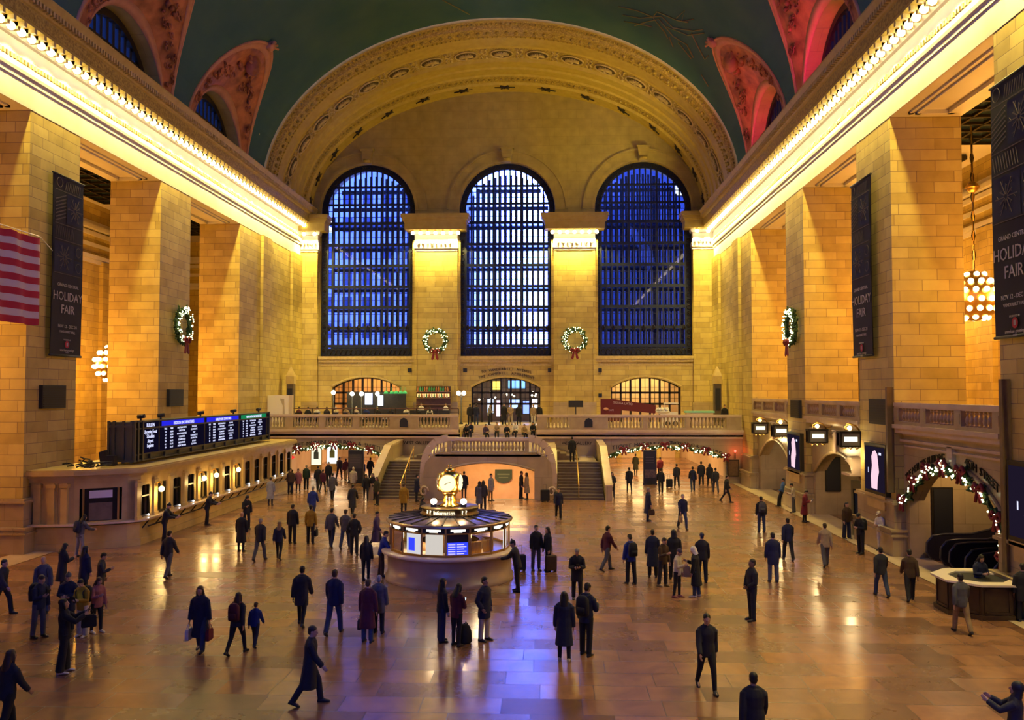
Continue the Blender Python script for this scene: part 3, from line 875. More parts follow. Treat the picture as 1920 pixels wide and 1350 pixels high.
# front wall of the balcony with the two wide low arches
ARCH_L = (-12.45, 4.1); ARCH_R = (12.5, 4.5)
poly = [(-18.3, 0), (18.3, 0), (18.3, 3.55), (-18.3, 3.55)]
mb = slab([(-18.3, 0), (-2.95, 0), (-2.95, 3.6), (-18.3, 3.6)], [seg_poly(ARCH_L[0], ARCH_L[1], .001, 2.0, .82)], .7, lambda u, v, w: (u, BY + w, v))
m2 = slab([(2.95, 0), (18.3, 0), (18.3, 3.6), (2.95, 3.6)], [seg_poly(ARCH_R[0], ARCH_R[1], .001, 2.0, .82)], .7, lambda u, v, w: (u, BY + w, v))
mb.add(m2.v, m2.f)
bal = struct('wall_balcony', mb, LOWSTONE)
mb = MB()
for x0, x1 in ((-18.3, -2.95), (2.95, 18.3)):
    mb.box(x0, x1, BY - .18, BY + .7, 3.3, 3.45); mb.box(x0, x1, BY - .42, BY + .7, 3.78, 3.97); mb.box(x0, x1, BY - .28, BY + .7, 3.6, 3.78); mb.box(x0, x1, BY, BY + .7, 3.45, 3.6)
build('string_course', mb, BORDER, bal)
mb = MB()
for (xc, w) in (ARCH_L, ARCH_R):
    mb.tube([(a, BY - .03, b) for a, b in seg_poly(xc, w, .001, 2.0, .82)[2:]], .09, 6)
    mb.box(xc - .12, xc + .12, BY - .1, BY, 2.85, 3.3)
build('arch_moulding', mb, RAILSTONE, bal)
mb = MB()
def west_text(txt, size, x0, x1, fn):
    arc_text(mb, txt, size, x0, x1, fn, lambda u, z, dz: (Vector((u, BY - .02, z)), Vector((1, 0, dz))), .02)
west_text('TICKET MACHINES', .42, 8.6, 12.2, lambda u: 2.78 - .02 * (u - 12.5)**2)
west_text('TRACKS 31-42 & LOWER LEVEL', .42, 12.9, 16.9, lambda u: 2.86 - .045 * (u - 12.5)**2)
west_text('TICKET MACHINES', .42, -16.2, -12.75, lambda u: 2.86 - .03 * (u + 12.45)**2)
west_text('SUBWAY & SHUTTLE', .42, -12.2, -8.6, lambda u: 2.86 - .04 * (u + 12.45)**2)
west_text('WEST GALLERY', .34, -7.1, -5.0, lambda u: 2.85)
west_text('WEST GALLERY', .34, 4.9, 7.1, lambda u: 2.85)
build('carved_lettering', mb, IRON, bal)
# balcony floor either side of the top of the central stair
mb = MB(); mb.box(-18.3, 18.3, 70.0, WY + 6, 3.7, BZ); mb.box(-18.3, -2.95, BY, 70.0, 3.7, BZ); mb.box(2.95, 18.3, BY, 70.0, 3.7, BZ)
struct('floor_balcony', mb, BORDER)
# flight from the landing to the balcony
mb = MB()
for i in range(8):
    mb.box(-3.05, 3.05, 67.4 + i * .33, 70.1, LZ - .1, LZ + .15 * (i + 1))
struct('stairs_upper', mb, BORDER)
# central block with the low arch
mb = slab([(-4.1, 0), (4.1, 0), (4.1, 1.7), (3.98, 2.3), (3.65, 2.72), (3.1, LZ), (-3.1, LZ), (-3.65, 2.72), (-3.98, 2.3), (-4.1, 1.7)], [seg_poly(0.1, 2.85, .001, 1.85, .5)], .6, lambda u, v, w: (u, 54.5 + w, v))
blk = struct('wall_stair_block', mb, LOWSTONE)
mb = MB(); mb.box(-3.35, -2.95, 55.1, BY, 0, LZ - .1); mb.box(2.95, 3.35, 55.1, BY, 0, LZ - .1)
mb.box(-3.1, 3.1, 54.38, 55.1, LZ - .05, LZ + .1)
build('side_walls', mb, LOWSTONE, blk)
mb = MB(); mb.tube([(a, 54.48, b) for a, b in seg_poly(.1, 2.85, .001, 1.85, .5)[2:]], .08, 6)
build('arch_moulding', mb, RAILSTONE, blk)
mb = MB(); mb.box(-3.35, 3.35, 54.5, 67.5, LZ - .2, LZ); mb.box(-7.2, -3.3, 60.5, BY, LZ - 1.1, LZ - .9); mb.box(3.3, 7.2, 59.5, BY, LZ - 1.1, LZ - .9)
struct('floor_landing', mb, BORDER)
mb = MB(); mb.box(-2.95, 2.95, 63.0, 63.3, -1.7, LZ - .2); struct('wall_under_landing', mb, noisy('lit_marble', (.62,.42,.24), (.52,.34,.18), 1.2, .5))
area('arch_ceiling_light', (0.1, 58.5, 2.6), 4.5, 4.0, 850, (1, .60, .26))
# side flights, each with its parapets
for s, nm in ((-1, 'left'), (1, 'right')):
    o = .2 if s > 0 else 0
    x0, x1 = sorted((s * 4.25 + o, s * 7.15 + o))
    mb = MB()
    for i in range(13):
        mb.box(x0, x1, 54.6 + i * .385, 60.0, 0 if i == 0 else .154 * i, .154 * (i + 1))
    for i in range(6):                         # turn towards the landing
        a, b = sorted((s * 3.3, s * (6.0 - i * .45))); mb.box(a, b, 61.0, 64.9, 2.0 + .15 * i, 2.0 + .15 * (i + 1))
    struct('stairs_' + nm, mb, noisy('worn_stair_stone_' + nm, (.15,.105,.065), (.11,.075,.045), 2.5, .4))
    mb = MB()
    def para(xa, xb, pts):
        mb.prism(pts, lambda a, b, t: (t, a, b), xa, xb)
    xo0, xo1 = sorted((s * 7.2 + o, s * 7.62 + o)); xi0, xi1 = sorted((s * 3.36 + o * .5, s * 4.2 + o))
    para(xo0, xo1, [(54.0, 0), (65, 0), (65, 3.15), (59.9, 2.98), (54.5, .95), (54.0, .95)])
    para(xi0, xi1, [(55.05, 0), (65, 0), (65, 2.9), (58.0, 2.9), (55.05, 1.6)])
    p = struct('wall_stair_' + nm, mb, LOWSTONE)
    mb = MB()
    for xa, wd, pts in (((xo0 + xo1) / 2, .5, [(54.0, .95), (54.5, 1.0), (59.9, 3.03), (65, 3.2)]), ((xi0 + xi1) / 2, .8, [(55.05, 1.66), (58.0, 2.98), (65, 2.98)])):
        for a, b in zip(pts[:-1], pts[1:]): mb.bar((xa, a[0], a[1]), (xa, b[0], b[1]), wd, .12)
    sw = [(2.55, 3.86), (2.95, 3.8), (3.35, 3.62), (3.7, 3.3), (3.95, 2.85), (4.08, 2.3), (4.14, 1.6), (4.14, 1.0), (4.1, .75)]
    for a, b in zip(sw[:-1], sw[1:]): mb.bar((s * a[0], 54.75, a[1]), (s * b[0], 54.75, b[1]), .46, .16, (0, 1, 0))
    for k_ in range(5):
        u_ = 2.85 + k_ * .2; mb.lathe([(.06, LZ - .25 - k_ * .05), (.1, LZ + .25 - k_ * .08), (.05, LZ + .5 - k_ * .12), (.07, 3.75 - k_ * .13)], (s * u_, 54.8, 0), 8)
    build('coping', mb, BORDER, p)
    mb = MB(); xa = s * 4.05
    mb.tube([(xa + .28 * math.cos(q * .6) * (1 - q * .05), 54.38, .42 + .34 * math.sin(q * .6) * (1 - q * .05) + .1) for q in range(14)], .07, 6)
    build('scroll', mb, BORDER, p)
    xm = s * 5.55 + o
    rail = thing('stair_handrail', 'thin brass handrail down the middle of the %s marble flight' % ('left' if s < 0 else 'right'), 'handrail', (xm, 54.5, 0))
    mb = MB(); mb.tube([(0, -.3, .95), (0, 0, 1.02), (0, 5.2, 2.98), (0, 5.6, 2.98)], .035, 8); build('rail', mb, BRASS, rail)
    for i in range(4):
        mb = MB(); yy = .1 + i * 1.7; mb.tube([(0, yy, .12 + yy * .385), (0, yy, 1.05 + yy * .375)], .028, 6); build('post', mb, BRASS, rail)

# passages under the balcony
for s, nm, x0, x1, col in ((-1, 'left', -17.9, -7.9, (1,.66,.34)), (1, 'right', 7.9, 17.9, (1,.64,.26))):
    wallm = noisy('passage_marble_' + nm, (.66,.48,.30), (.58,.41,.25), 1.0, .35)
    mb = MB(); mb.box(x0 - .2, x0, BY + .7, 90, 0, 3.5); mb.box(x1, x1 + .2, BY + .7, 90, 0, 3.5); mb.box(x0, x1, 90, 90.2, 0, 3.5)
    w = struct('wall_underpass_' + nm, mb, wallm)
    mb = MB()
    for i in range(5):
        xx = x0 + 1 + i * 2.0; mb.box(xx, xx + .5, 89.8, 90, 0, 3.3)
    build('pilaster_strips', mb, STONE, w)
    mb = MB(); mb.box(x0 - .2, x1 + .2, BY + .7, 90.2, 3.3, 3.5); struct('ceiling_underpass_' + nm, mb, noisy('vault_plaster_' + nm, (.55,.42,.25), (.5,.37,.22), 1.0, .6))
    for k, yy in enumerate((68.5, 74.5, 81.0, 86.5)):
        area('underpass_light', ((x0 + x1) / 2 + (.8 if k % 2 else -.8), yy, 3.25), 5.5, 2.0, PASSAGE_W, col)
# middle wall between passages
mb = MB(); mb.box(-7.8, -3.0, 66.5, 66.8, 0, 3.75); mb.box(3.0, 7.8, 66.5, 66.8, 0, 3.75); mb.box(-3.0, 3.0, 66.5, 66.8, -1.7, 2.75); mb.box(-3.3, -3.0, 66.8, 70.2, 0, 3.75); mb.box(3.0, 3.3, 66.8, 70.2, 0, 3.75); struct('wall_behind_stairs', mb, LOWSTONE)

# balustrades
BAL = [(.10,0),(.10,.05),(.065,.07),(.06,.10),(.095,.18),(.105,.26),(.085,.36),(.055,.46),(.05,.52),(.075,.54),(.075,.58),(.055,.60),(.09,.63),(.09,.68)]
_bm = MB(); _bm.lathe(BAL, n=10)
BAL_ME = _bm.mesh(RAILSTONE)
def balustrade(name_label, p0, p1, z, h, piers, gaps, nb, group=None, lab=None):
    """straight balustrade from p0 to p1; piers at fractions; balusters in the gaps (fraction ranges)"""
    p0 = Vector((p0[0], p0[1], 0)); p1 = Vector((p1[0], p1[1], 0)); L = (p1 - p0).length; ang = math.atan2(p1.y - p0.y, p1.x - p0.x)
    root = thing('balustrade', name_label, 'balustrade', (p0.x, p0.y, z), ang, group)
    mb = MB(); mb.box(0, L, -.2, .2, h - .16, h); mb.box(0, L, -.16, .16, h - .22, h - .16); build('handrail', mb, BORDER, root)
    mb = MB(); mb.box(0, L, -.18, .18, 0, .14); build('plinth', mb, RAILSTONE, root)
    for a, b in piers:
        mb = MB(); mb.box(a * L, b * L, -.19, .19, .12, h - .2); mb.box(a * L + .08, b * L - .08, -.21, -.18, .22, h - .32); build('pier', mb, RAILSTONE, root)
    k = (h - .34) / .68
    for (a, b), n in zip(gaps, nb):
        for i in range(n):
            o = link('baluster', BAL_ME, root, (a * L + (b - a) * L * (i + .5) / n, 0, .13)); o.scale = (1, 1, k)
    return root
rl = balustrade('long marble balustrade on the balcony front left of the central stair', (-18.2, BY - .05), (-2.95, BY - .05), 3.97, 1.13,
    [(0,.03),(.13,.17),(.30,.335),(.47,.505),(.655,.80),(.955,1.0)], [(.03,.13),(.17,.30),(.335,.47),(.505,.655),(.80,.955)], [6,9,9,9,9])
rr = balustrade('long marble balustrade on the balcony front right of the central stair', (2.95, BY - .05), (18.2, BY - .05), 3.97, 1.13,
    [(0,.05),(.16,.35),(.52,.545),(.725,.75),(.925,1.0)], [(.05,.16),(.35,.52),(.545,.725),(.75,.925)], [6,10,10,10])
for root, f in ((rl, .727), (rr, .255)):
    mb = MB(); L = 15.25; x = L * f
    mb.prism([(x - .3, .18), (x + .3, .18), (x + .3, .62), (x + .2, .8), (x, .88), (x - .2, .8), (x - .3, .62)], lambda a, b, t: (a, t, b), -.26, -.205); build('niche_panel', mb, BLACK, root)
balustrade('short marble balustrade fronting the stair landing above the low arch', (-2.6, 54.75), (2.6, 54.75), LZ, 1.0, [(0,.05),(.95,1)], [(.05,.95)], [21])
# ================================================================== right-hand side: balconies and arches between the pillars
XR = A
def right_bay(y0, y1, idx, yc, w, spring, rise, arch=True):
    mb = slab([(y0, 0), (y1, 0), (y1, 5.2), (y0, 5.2)], [seg_poly(yc, w, .001, spring, rise)], .6, lambda u, v, t: (XR + .35 + t, u, v))
    b = struct('wall_bay_%d' % idx, mb, LOWSTONE)
    mb = MB(); mb.box(XR - .12, XR + 3, y0, y1, 5.3, 5.46); mb.box(XR + .02, XR + 3, y0, y1, 5.1, 5.3); mb.box(XR + .2, XR + .4, y0, y1, 4.75, 4.85)
    mb.box(XR + .22, XR + .4, y0 + .4, yc - .25, 4.55, 4.62); mb.box(XR + .22, XR + .4, yc + .25, y1 - .4, 4.55, 4.62)
    mb.box(XR + .2, XR + .4, yc - .2, yc + .2, spring + rise, 4.8)
    build('ledge', mb, BORDER, b)
    mb = MB(); mb.tube([(XR + .33, a, z) for a, z in seg_poly(yc, w, .001, spring, rise)[2:]], .1, 6); build('arch_moulding', mb, RAILSTONE, b)
    # room behind the arch
    mb = MB(); XB = 27.2 if idx == 1 else 23.6; mb.box(XB, XB + .3, y0 - 1, y1 + 1, 0, 5.2); mb.box(XR + .9, XB + .1, y1 - .45, y1 - .05, 0, 5.2); mb.box(XR + .9, XB + .1, y0 + .05, y0 + .45, 0, 5.2)
    struct('wall_lobby_%d' % idx, mb, LOWSTONE)
    L = y1 - y0
    balustrade('marble balustrade with bulging balusters on the right balcony %s' % ['between the two nearer pillars', 'between the second and third pillars', 'beyond the farthest pillar'][idx - 1], (XR + .15, y1), (XR + .15, y0), 5.46, .9,
        [(0,.06),(.30,.36),(.63,.69),(.94,1)], [(.06,.30),(.36,.63),(.69,.94)], [7,8,7])
right_bay(28.1, 36.6, 1, 32.2, 3.9, 2.35, 1.75)
right_bay(40.6, 49.1, 2, 44.9, 3.7, 2.4, 1.3)
right_bay(52.7, 61.7, 3, 57.2, 3.8, 2.4, 1.3)
mb = MB(); mb.box(XR + .3, 29.4, 27, 78, 5.0, 5.2); struct('floor_passage_right', mb, BORDER)
mb = MB(); mb.box(21.3, 23.6, 47.6, 47.9, 0, 4.0); mb.box(20.0, 23.6, 41.0, 41.2, 0, 5); struct('wall_niche', mb, LOWSTONE)
mb = MB(); mb.add([(XR + .5, y, z) for y, z in seg_poly(32.2, 3.9, .12, 2.35, 1.75)], [tuple(range(23))])

# text over the near right arch
mb = MB()
fz = lambda u: 4.5 - .055 * (u - 32.2)**2
def rtext(txt, size, ya, yb, fn):
    n = len(txt)
    for i, ch in enumerate(txt):
        if ch == ' ': continue
        u = ya + (yb - ya) * (i + .5) / n; dz = (fn(u + .05) - fn(u - .05)) / .1
        put_text(mb, ch, size, (XR + .33, u, fn(u)), Vector((0, -1, -dz)), Vector((0, 0, 1)), .02)
rtext('THE METLIFE BUILDING', .42, 36.4, 32.9, lambda u: 4.22 - .07 * (u - 32.4)**2)
rtext('45TH STREET', .42, 31.3, 29.0, lambda u: 4.22 - .085 * (u - 32.0)**2)
struct('trim_lettering', mb, IRON)

# ================================================================== lamps along the cornice
def lamp_proto(s):
    r = thing('cornice_lamp', 'bare globe bulb in the lamp row', 'lamp', (0, 0, 0))
    mb = MB(); mb.lathe([(.16,.12),(.16,.05),(.10,0),(.07,-.03)], n=10); build('socket', mb, BRASS, r)
    mb = MB(); mb.sphere((0, 0, -.16), .165, 10, 7); build('bulb', mb, BULB, r)
    return r
def add_lamp(proto, loc, label, group, power, off=(0,0,-.42), lit=True, cone=128, bl=.25):
    o = dup(proto, loc, None, label, group)
    if lit:
        l = spot('lamp_light', off, (off[0], off[1], off[2] - 1), power, WARM, cone, bl, .12, o)
    return o
proto = lamp_proto(1)
first = True
for s in (-1, 1):
    zl = SIDE[s]['zl']; k = SIDE[s]['k']
    y = 31.05 if s < 0 else 11.04; i = 0  # right row extended out of view, boosted to brighten the near floor
    while y < 74.6:
        loc = (s * (A - .60), y + .345 - .34 + .345, zl + 2.60 * k)
        lab = 'globe bulb in the %s cornice lamp row between stone brackets' % SIDE[s]['n']
        lit = i % 2 == 0
        add_lamp(proto, (s * (A - .60), y, zl + 2.62 * k), lab, 'globe bulbs of the %s cornice' % SIDE[s]['n'], CORNICE_W * (5.5 if y < 27.3 else 2 if y < 56 else 3.2), lit=lit, cone=92 if y < 27.3 else 128, bl=.7 if y < 27.3 else .25)
        y += .69; i += 1
caps = ['left', 'right', 'left corner', 'right corner']
for (x0, x1, l, r), nm in zip(PIL, caps):
    n = 7 if l and r else 2
    xa, xb = x0 - .6 * l * .8, x1 + .6 * r * .8
    for i in range(n):
        x = xa + (xb - xa) * (i + .5) / n if n == 7 else (x0 + x1) / 2 + (i - .5) * .95 + (.15 if l == 0 else -.15)
        add_lamp(proto, (x, WY - 1.05, ZW + 2.68), 'globe bulb under the capital of the %s pilaster on the window wall' % nm, 'globe bulbs of the %s capital' % nm, CORNICE_W * 4.6, off=(0, -.05, -.42))
bpy.data.objects.remove(proto.children[0]); bpy.data.objects.remove(proto.children[0]); bpy.data.objects.remove(proto)

# coloured holiday lights washing the spandrels
for s, col, pw in ((-1, (1, .20, .04), 620), (1, (1, .03, .30), 620)):
    for j, yc in enumerate(SIDE[s]['lun'][:2]):
        spot('spandrel_light', (s * 17.7, yc + 1.0, 22.62), (s * 17.0, yc + 3.6, 28.5), pw * (1.0 if j else .8), col, 110, .8, .04)
        spot('spandrel_light', (s * 17.7, yc - 2.5, 22.62), (s * 16.0, yc + 1.0, 29.5), pw * .5, (1, .35, .12), 100, .8, .04)

# chandeliers in the side passages
def chandelier(x, y, z, ztop, lab, n_arm=12):
    r = thing('chandelier', lab, 'chandelier', (x, y, z), 0, 'globe chandeliers hanging in the side passages')
    mb = MB()
    mb.tube([(0,0,1.3), (0,0,ztop - z)], .05, 6)
    zz = 1.6
    build('stem', mb, BRASS, r)
    mb = MB()
    for i in range(int((ztop - z - 1.5) / .5)):
        mb.tube([(.10 * math.cos(q * 1.05) * (1 if i % 2 else .3), .10 * math.cos(q * 1.05) * (.3 if i % 2 else 1), 1.6 + i * .5 + .26 * math.sin(q * 1.05)) for q in range(7)], .03, 4, cap=False)
    build('chain', mb, IRON, r)
    mb = MB(); mb.sphere((0,0,5.6), .30, 12, 8); mb.lathe([(.34,5.55),(.36,5.6),(.34,5.65)], n=12); build('ball', mb, BRASS, r)
    mb = MB(); mb.lathe([(.05,-1.25),(.5,-1.15),(.95,-.85),(1.15,-.4),(1.2,0),(1.1,.4),(.85,.8),(.5,1.1),(.2,1.3)], n=20)
    build('bronze_body', mb, BRASS, r)
    for j, (zz, rr, n) in enumerate(((1.08,.5,7),(.7,.98,13),(.25,1.25,16),(-.22,1.28,16),(-.68,1.05,14),(-1.08,.6,8))):
        for i in range(n):
            a = 2 * math.pi * (i + .5 * (j % 2)) / n
            link('bulb', CH_BULB, r, (rr * math.cos(a), rr * math.sin(a), zz))
    for i in range(4):
        a = i * math.pi / 2 + .5
        point('chandelier_light', (1.75 * math.cos(a), 1.75 * math.sin(a), .0), CHANDELIER_W / 4, (1, .42, .04), .35, r)
    return r
_b = MB(); _b.sphere((0,0,0), .145, 8, 6); CH_BULB = _b.mesh(emis('chandelier_bulb_glow', (1, .72, .3), 12))
chandelier(25.5, 44.5, 11.65, 20.4, 'glowing globe chandelier half hidden by the right-hand pillar beside the dark banner')
chandelier(-25.1, 56.2, 8.7, 20.4, 'glowing globe chandelier in the left passage behind the pillars, on a long dark chain')
for p in ((25.5, 56.9, 11.65), (25.5, 32.1, 11.65), (-25.1, 43.7, 8.7), (-25.1, 31.5, 8.7)):
    chandelier(p[0], p[1], p[2], 20.4, 'globe chandelier in a side passage, hidden behind the pillars')
# ================================================================== INFORMATION BOOTH WITH THE FOUR-FACED CLOCK
BX, BYC = .2, 31.95
booth = thing('information_booth', 'round marble information booth with glass windows in the middle of the concourse', 'booth', (BX, BYC, 0))
BMARB = noisy('booth_marble', (.36,.25,.15), (.28,.185,.11), 1.6, .3)
mb = MB(); mb.lathe([(2.36,0),(2.36,.14),(2.28,.16),(2.28,.92),(2.30,.96)], n=56, cap=False); build('base', mb, BMARB, booth)
mb = MB(); mb.lathe([(2.0,.93),(2.44,.95),(2.50,.98),(2.50,1.04),(2.44,1.08),(1.2,1.08)], n=56, cap=False); build('counter', mb, BORDER, booth)
NPAN = 16
mb = MB()
for i in range(NPAN):
    a = 2 * math.pi * i / NPAN + R(3); c, s_ = math.cos(a), math.sin(a)
    mb.bar((2.2*c, 2.2*s_, 1.08), (2.2*c, 2.2*s_, 2.12), .06, .06)
    a2 = a + 2 * math.pi / NPAN
    for z, h in ((1.12,.08),(1.88,.04),(2.1,.07)): mb.bar((2.2*c, 2.2*s_, z), (2.2*math.cos(a2), 2.2*math.sin(a2), z), .06, h)
build('window_frame', mb, BRASS, booth)
sign_m = emis('booth_sign_glow', (1, .93, .8), 1.6)
scr_b = emis('booth_screen_blue', (.03, .05, .9), 1.4)
SHOW = {10: 'poster', 11: 'map', 12: 'screen', 13: 'gold', 14: 'gold', 15: 'paper'}
def wallp(r, a, da, z0, z1):
    return [(r*math.cos(a), r*math.sin(a), z0), (r*math.cos(a+da), r*math.sin(a+da), z0), (r*math.cos(a+da), r*math.sin(a+da), z1), (r*math.cos(a), r*math.sin(a), z1)]
for i in range(NPAN):
    a = 2 * math.pi * i / NPAN + R(3); da = 2 * math.pi / NPAN
    mb = MB(); mb.add(wallp(2.18, a, da, 1.1, 2.1), [(0,1,2,3)])
    p = build('glass_pane', mb, CLEAR, booth)
    if math.sin(a + da/2) < .35:
        mb = MB(); c = Vector(((2.19*math.cos(a)+2.19*math.cos(a+da))/2, (2.19*math.sin(a)+2.19*math.sin(a+da))/2, 0)); t = Vector((-math.sin(a+da/2), math.cos(a+da/2), 0)); n = Vector((math.cos(a+da/2), math.sin(a+da/2), 0))
        mb.obox(c + Vector((0,0,1.99)), t*.40, n*.02, Vector((0,0,.085)))
        b = build('header', mb, BLACK, booth)
        mb = MB(); mb.obox(c + n*.03 + Vector((0,0,2.0)), t*.26, n*.008, Vector((0,0,.035))); mb.obox(c + n*.03 + Vector((0,0,1.945)), t*.15, n*.008, Vector((0,0,.016)))
        build('lit_sign', mb, sign_m, b)
pm = {'poster': emis('poster_white', (.9,.9,.95), .75), 'map': emis('poster_map', (.95,.88,.8), .7), 'paper': emis('poster_paper', (1,.95,.85), .9)}
for i, kind in SHOW.items():
    a = 2 * math.pi * i / NPAN + R(3); da = 2 * math.pi / NPAN
    if kind in pm:
        mb = MB(); mb.add(wallp(2.1, a + da*.12, da*.76, 1.14, 1.84), [(0,1,2,3)]); p = build('poster', mb, pm[kind], booth)
        mb = MB(); mb.add(wallp(2.115, a + da*.25, da*.35, 1.25, 1.7), [(0,1,2,3)])
        if kind == 'poster': build('blue_picture', mb, scr_b, p)
    if kind == 'screen':
        mb = MB(); mb.add(wallp(2.12, a + da*.04, da*.92, 1.10, 1.86), [(0,1,2,3)]); p = build('display_case', mb, BLACK, booth)
        mb = MB(); mb.add(wallp(2.13, a + da*.06, da*.88, 1.13, 1.58), [(0,1,2,3)]); q = build('timetable_screen', mb, scr_b, booth)
        mb = MB()
        for k in range(5): mb.add(wallp(2.14, a + da*.1, da*.3, 1.18 + k*.08, 1.21 + k*.08), [(0,1,2,3)]); mb.add(wallp(2.14, a + da*.46, da*(.3 + .1*(k%2)), 1.18 + k*.08, 1.21 + k*.08), [(0,1,2,3)])
        build('screen_rows', mb, emis('screen_rows', (.5,.45,1), 1.5), q)
    if kind == 'gold':
        mb = MB()
        for k in range(4): mb.obox(Vector((1.75*math.cos(a + da*(.2+.2*k)), 1.75*math.sin(a + da*(.2+.2*k)), 1.3)), Vector((.07,0,0)), Vector((0,.07,0)), Vector((0,0,.2)))
        build('brochure_stand', mb, BRASS, booth)
mb = MB(); mb.lathe([(.75,1.08),(.75,2.1)], n=20, cap=False); mb.lathe([(1.3,1.08),(1.3,1.35),(1.1,1.35)], n=20, cap=False); build('inner_cabinet', mb, noisy('booth_wood', (.30,.15,.05), (.2,.09,.03), 3, .35), booth)
mb = MB(); mb.lathe([(2.32,2.08),(2.34,2.14),(2.26,2.18),(1.05,2.30)], n=56, cap=False)
rf = build('roof', mb, mat('booth_roof_metal', (.32,.24,.17), .28, .7), booth)
mb = MB()
for i in range(24):
    a = 2 * math.pi * i / 24; mb.bar((2.27*math.cos(a), 2.27*math.sin(a), 2.20), (1.06*math.cos(a), 1.06*math.sin(a), 2.32), .04, .03)
build('roof_rib', mb, IRON, rf)
mb = MB(); mb.lathe([(1.08,2.3),(1.10,2.34),(1.02,2.36),(1.02,2.52),(1.08,2.54),(1.08,2.57),(.5,2.58)], n=40, cap=False); rg = build('clock_plinth', mb, mat('plinth_bronze', (.16,.10,.03), .4, .6), booth)
mb = MB()
for i in range(48):
    a = 2*math.pi*i/48; mb.sphere((1.10*math.cos(a), 1.10*math.sin(a), 2.28), .045, 5, 4)
build('leaf_trim', mb, IRON, rg)
mb = MB(); txt = 'Information'
for i, ch in enumerate(txt):
    a = -math.pi/2 + (i - 5) * .072 + R(-6); put_text(mb, ch, .20, (1.03*math.cos(a), 1.03*math.sin(a), 2.375), (-math.sin(a), math.cos(a), 0), (0,0,1), .03)
for a in (-2.35, -2.2, -.85, -1.0):
    put_text(mb, '?', .2, (1.03*math.cos(a), 1.03*math.sin(a), 2.375), (-math.sin(a), math.cos(a), 0), (0,0,1), .03)
build('information_lettering', mb, emis('letter_glow', (1, .88, .6), 1.6), rg)
mb = MB(); mb.lathe([(.36,2.58),(.34,2.64),(.24,2.7),(.26,2.86),(.22,2.92),(.22,3.0),(.30,3.04),(.30,3.08),(.2,3.1),(.18,3.0)], n=20); pd = build('clock_pedestal', mb, GOLD, booth)
mb = MB(); mb.sphere((0,0,3.45), .465, 24, 14); mb.lathe([(.2,3.86),(.22,3.9),(.1,3.96),(.05,4.0),(.09,4.04),(.02,4.14)], n=12); ck = build('clock', mb, GOLD, booth)
for k in range(4):
    a = -math.pi/2 + k*math.pi/2 + R(-7); n = Vector((math.cos(a), math.sin(a), 0)); t = Vector((-math.sin(a), math.cos(a), 0)); c = Vector((0,0,3.45)) + n*.345
    mb = MB(); rs = []
    for rr, d in ((.295,-.01),(.29,.06),(.22,.10),(.001,.135)):
        rs.append([c + n*d + t*(rr*math.cos(q*math.pi/12)) + Vector((0,0,rr*math.sin(q*math.pi/12))) for q in range(24)])
    mb.rings(rs, cap=False); f = build('clock_face', mb, emis('opal_clock_glow', (1, .84, .45), 1.7) if k == 0 else bpy.data.materials['opal_clock_glow'], ck)
    mb = MB(); mb.tube([c + n*.04 + t*(.325*math.cos(q*math.pi/12)) + Vector((0,0,.325*math.sin(q*math.pi/12))) for q in range(25)], .03, 6, cap=False); build('bezel', mb, GOLD, ck)
    mb = MB(); mb.bar(c + n*.145, c + n*.145 + t*.16 + Vector((0,0,.06)), .02, .014, n); mb.bar(c + n*.145, c + n*.145 - t*.10 - Vector((0,0,.06)), .025, .014, n); build('clock_hands', mb, BLACK, ck)
for i, (dx, lab) in enumerate(((-.55, 'left'), (.55, 'right'))):
    t = thing('floodlight', 'small bright floodlight on the booth roof %s of the gold clock' % lab, 'floodlight', (BX + dx, BYC - .35, 2.58), 0, 'floodlights round the booth clock')
    mb = MB(); mb.obox((0,0,.08), (.1,0,0), (0,.08,0), (0,0,.08)); build('housing', mb, BLACK, t)
    mb = MB(); mb.sphere((0,-.02,.2), .12, 10, 6); build('bulb', mb, emis('flood_glow_%d' % i, (1,.75,.5), 14), t)
    point('booth_light', (0, -.1, .55), 35, (1,.66,.35), .1, t)
point('booth_inner_light', (BX - 1.2, BYC - 1.3, 1.75), 90, (1,.85,.6), .2)
point('booth_inner_light', (BX + 1.2, BYC - 1.3, 1.75), 60, (1,.75,.4), .2)
point('clock_light', (BX, BYC - .95, 3.5), 25, (1,.8,.45), .2)

# ================================================================== TICKET OFFICE along the left wall
TX = -14.35
office = thing('ticket_office', 'long low marble ticket office with a row of dark windows along the left wall', 'ticket office', (TX, 37.0, 0))
def ofs(v): return (v[0] - TX, v[1] - 37.0, v[2])
OST = noisy('office_marble', (.56,.41,.15), (.45,.32,.105), 1.5, .32)
plan = [(-18.3,36.0),(-17.1,36.08),(-16.5,36.25),(-14.72,37.35),(-14.35,37.75),(-14.35,60.4),(-18.3,60.4)]
def offset_plan(d):
    return [(-18.3,36.0-d),(-17.1-.1*d,36.08-d),(-16.5+.4*d,36.25-.95*d),(-14.72+.7*d,37.35-.75*d),(-14.35+d,37.75-.3*d),(-14.35+d,60.4),(-18.3,60.4)]
def ring_band(mb, d, z0, z1):
    p = offset_plan(d); mb.prism(p, lambda a, b, t: ofs((a, b, t)), z0, z1)
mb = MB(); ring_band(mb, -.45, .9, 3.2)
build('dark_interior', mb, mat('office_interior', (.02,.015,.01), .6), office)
mb = MB()
m1 = slab([(37.75, 1.1), (60.4, 1.1), (60.4, 3.0), (37.75, 3.0)], [[(38.3 + 1.64*k + a, b) for a, b in ((-.46,1.22),(.46,1.22),(.46,2.5),(.3,2.62),(-.3,2.62),(-.46,2.5))] for k in range(14) if 38.3 + 1.64*k < 60], .42, lambda u, v, w: ofs((TX - w, u, v)))
mb.add(m1.v, m1.f)
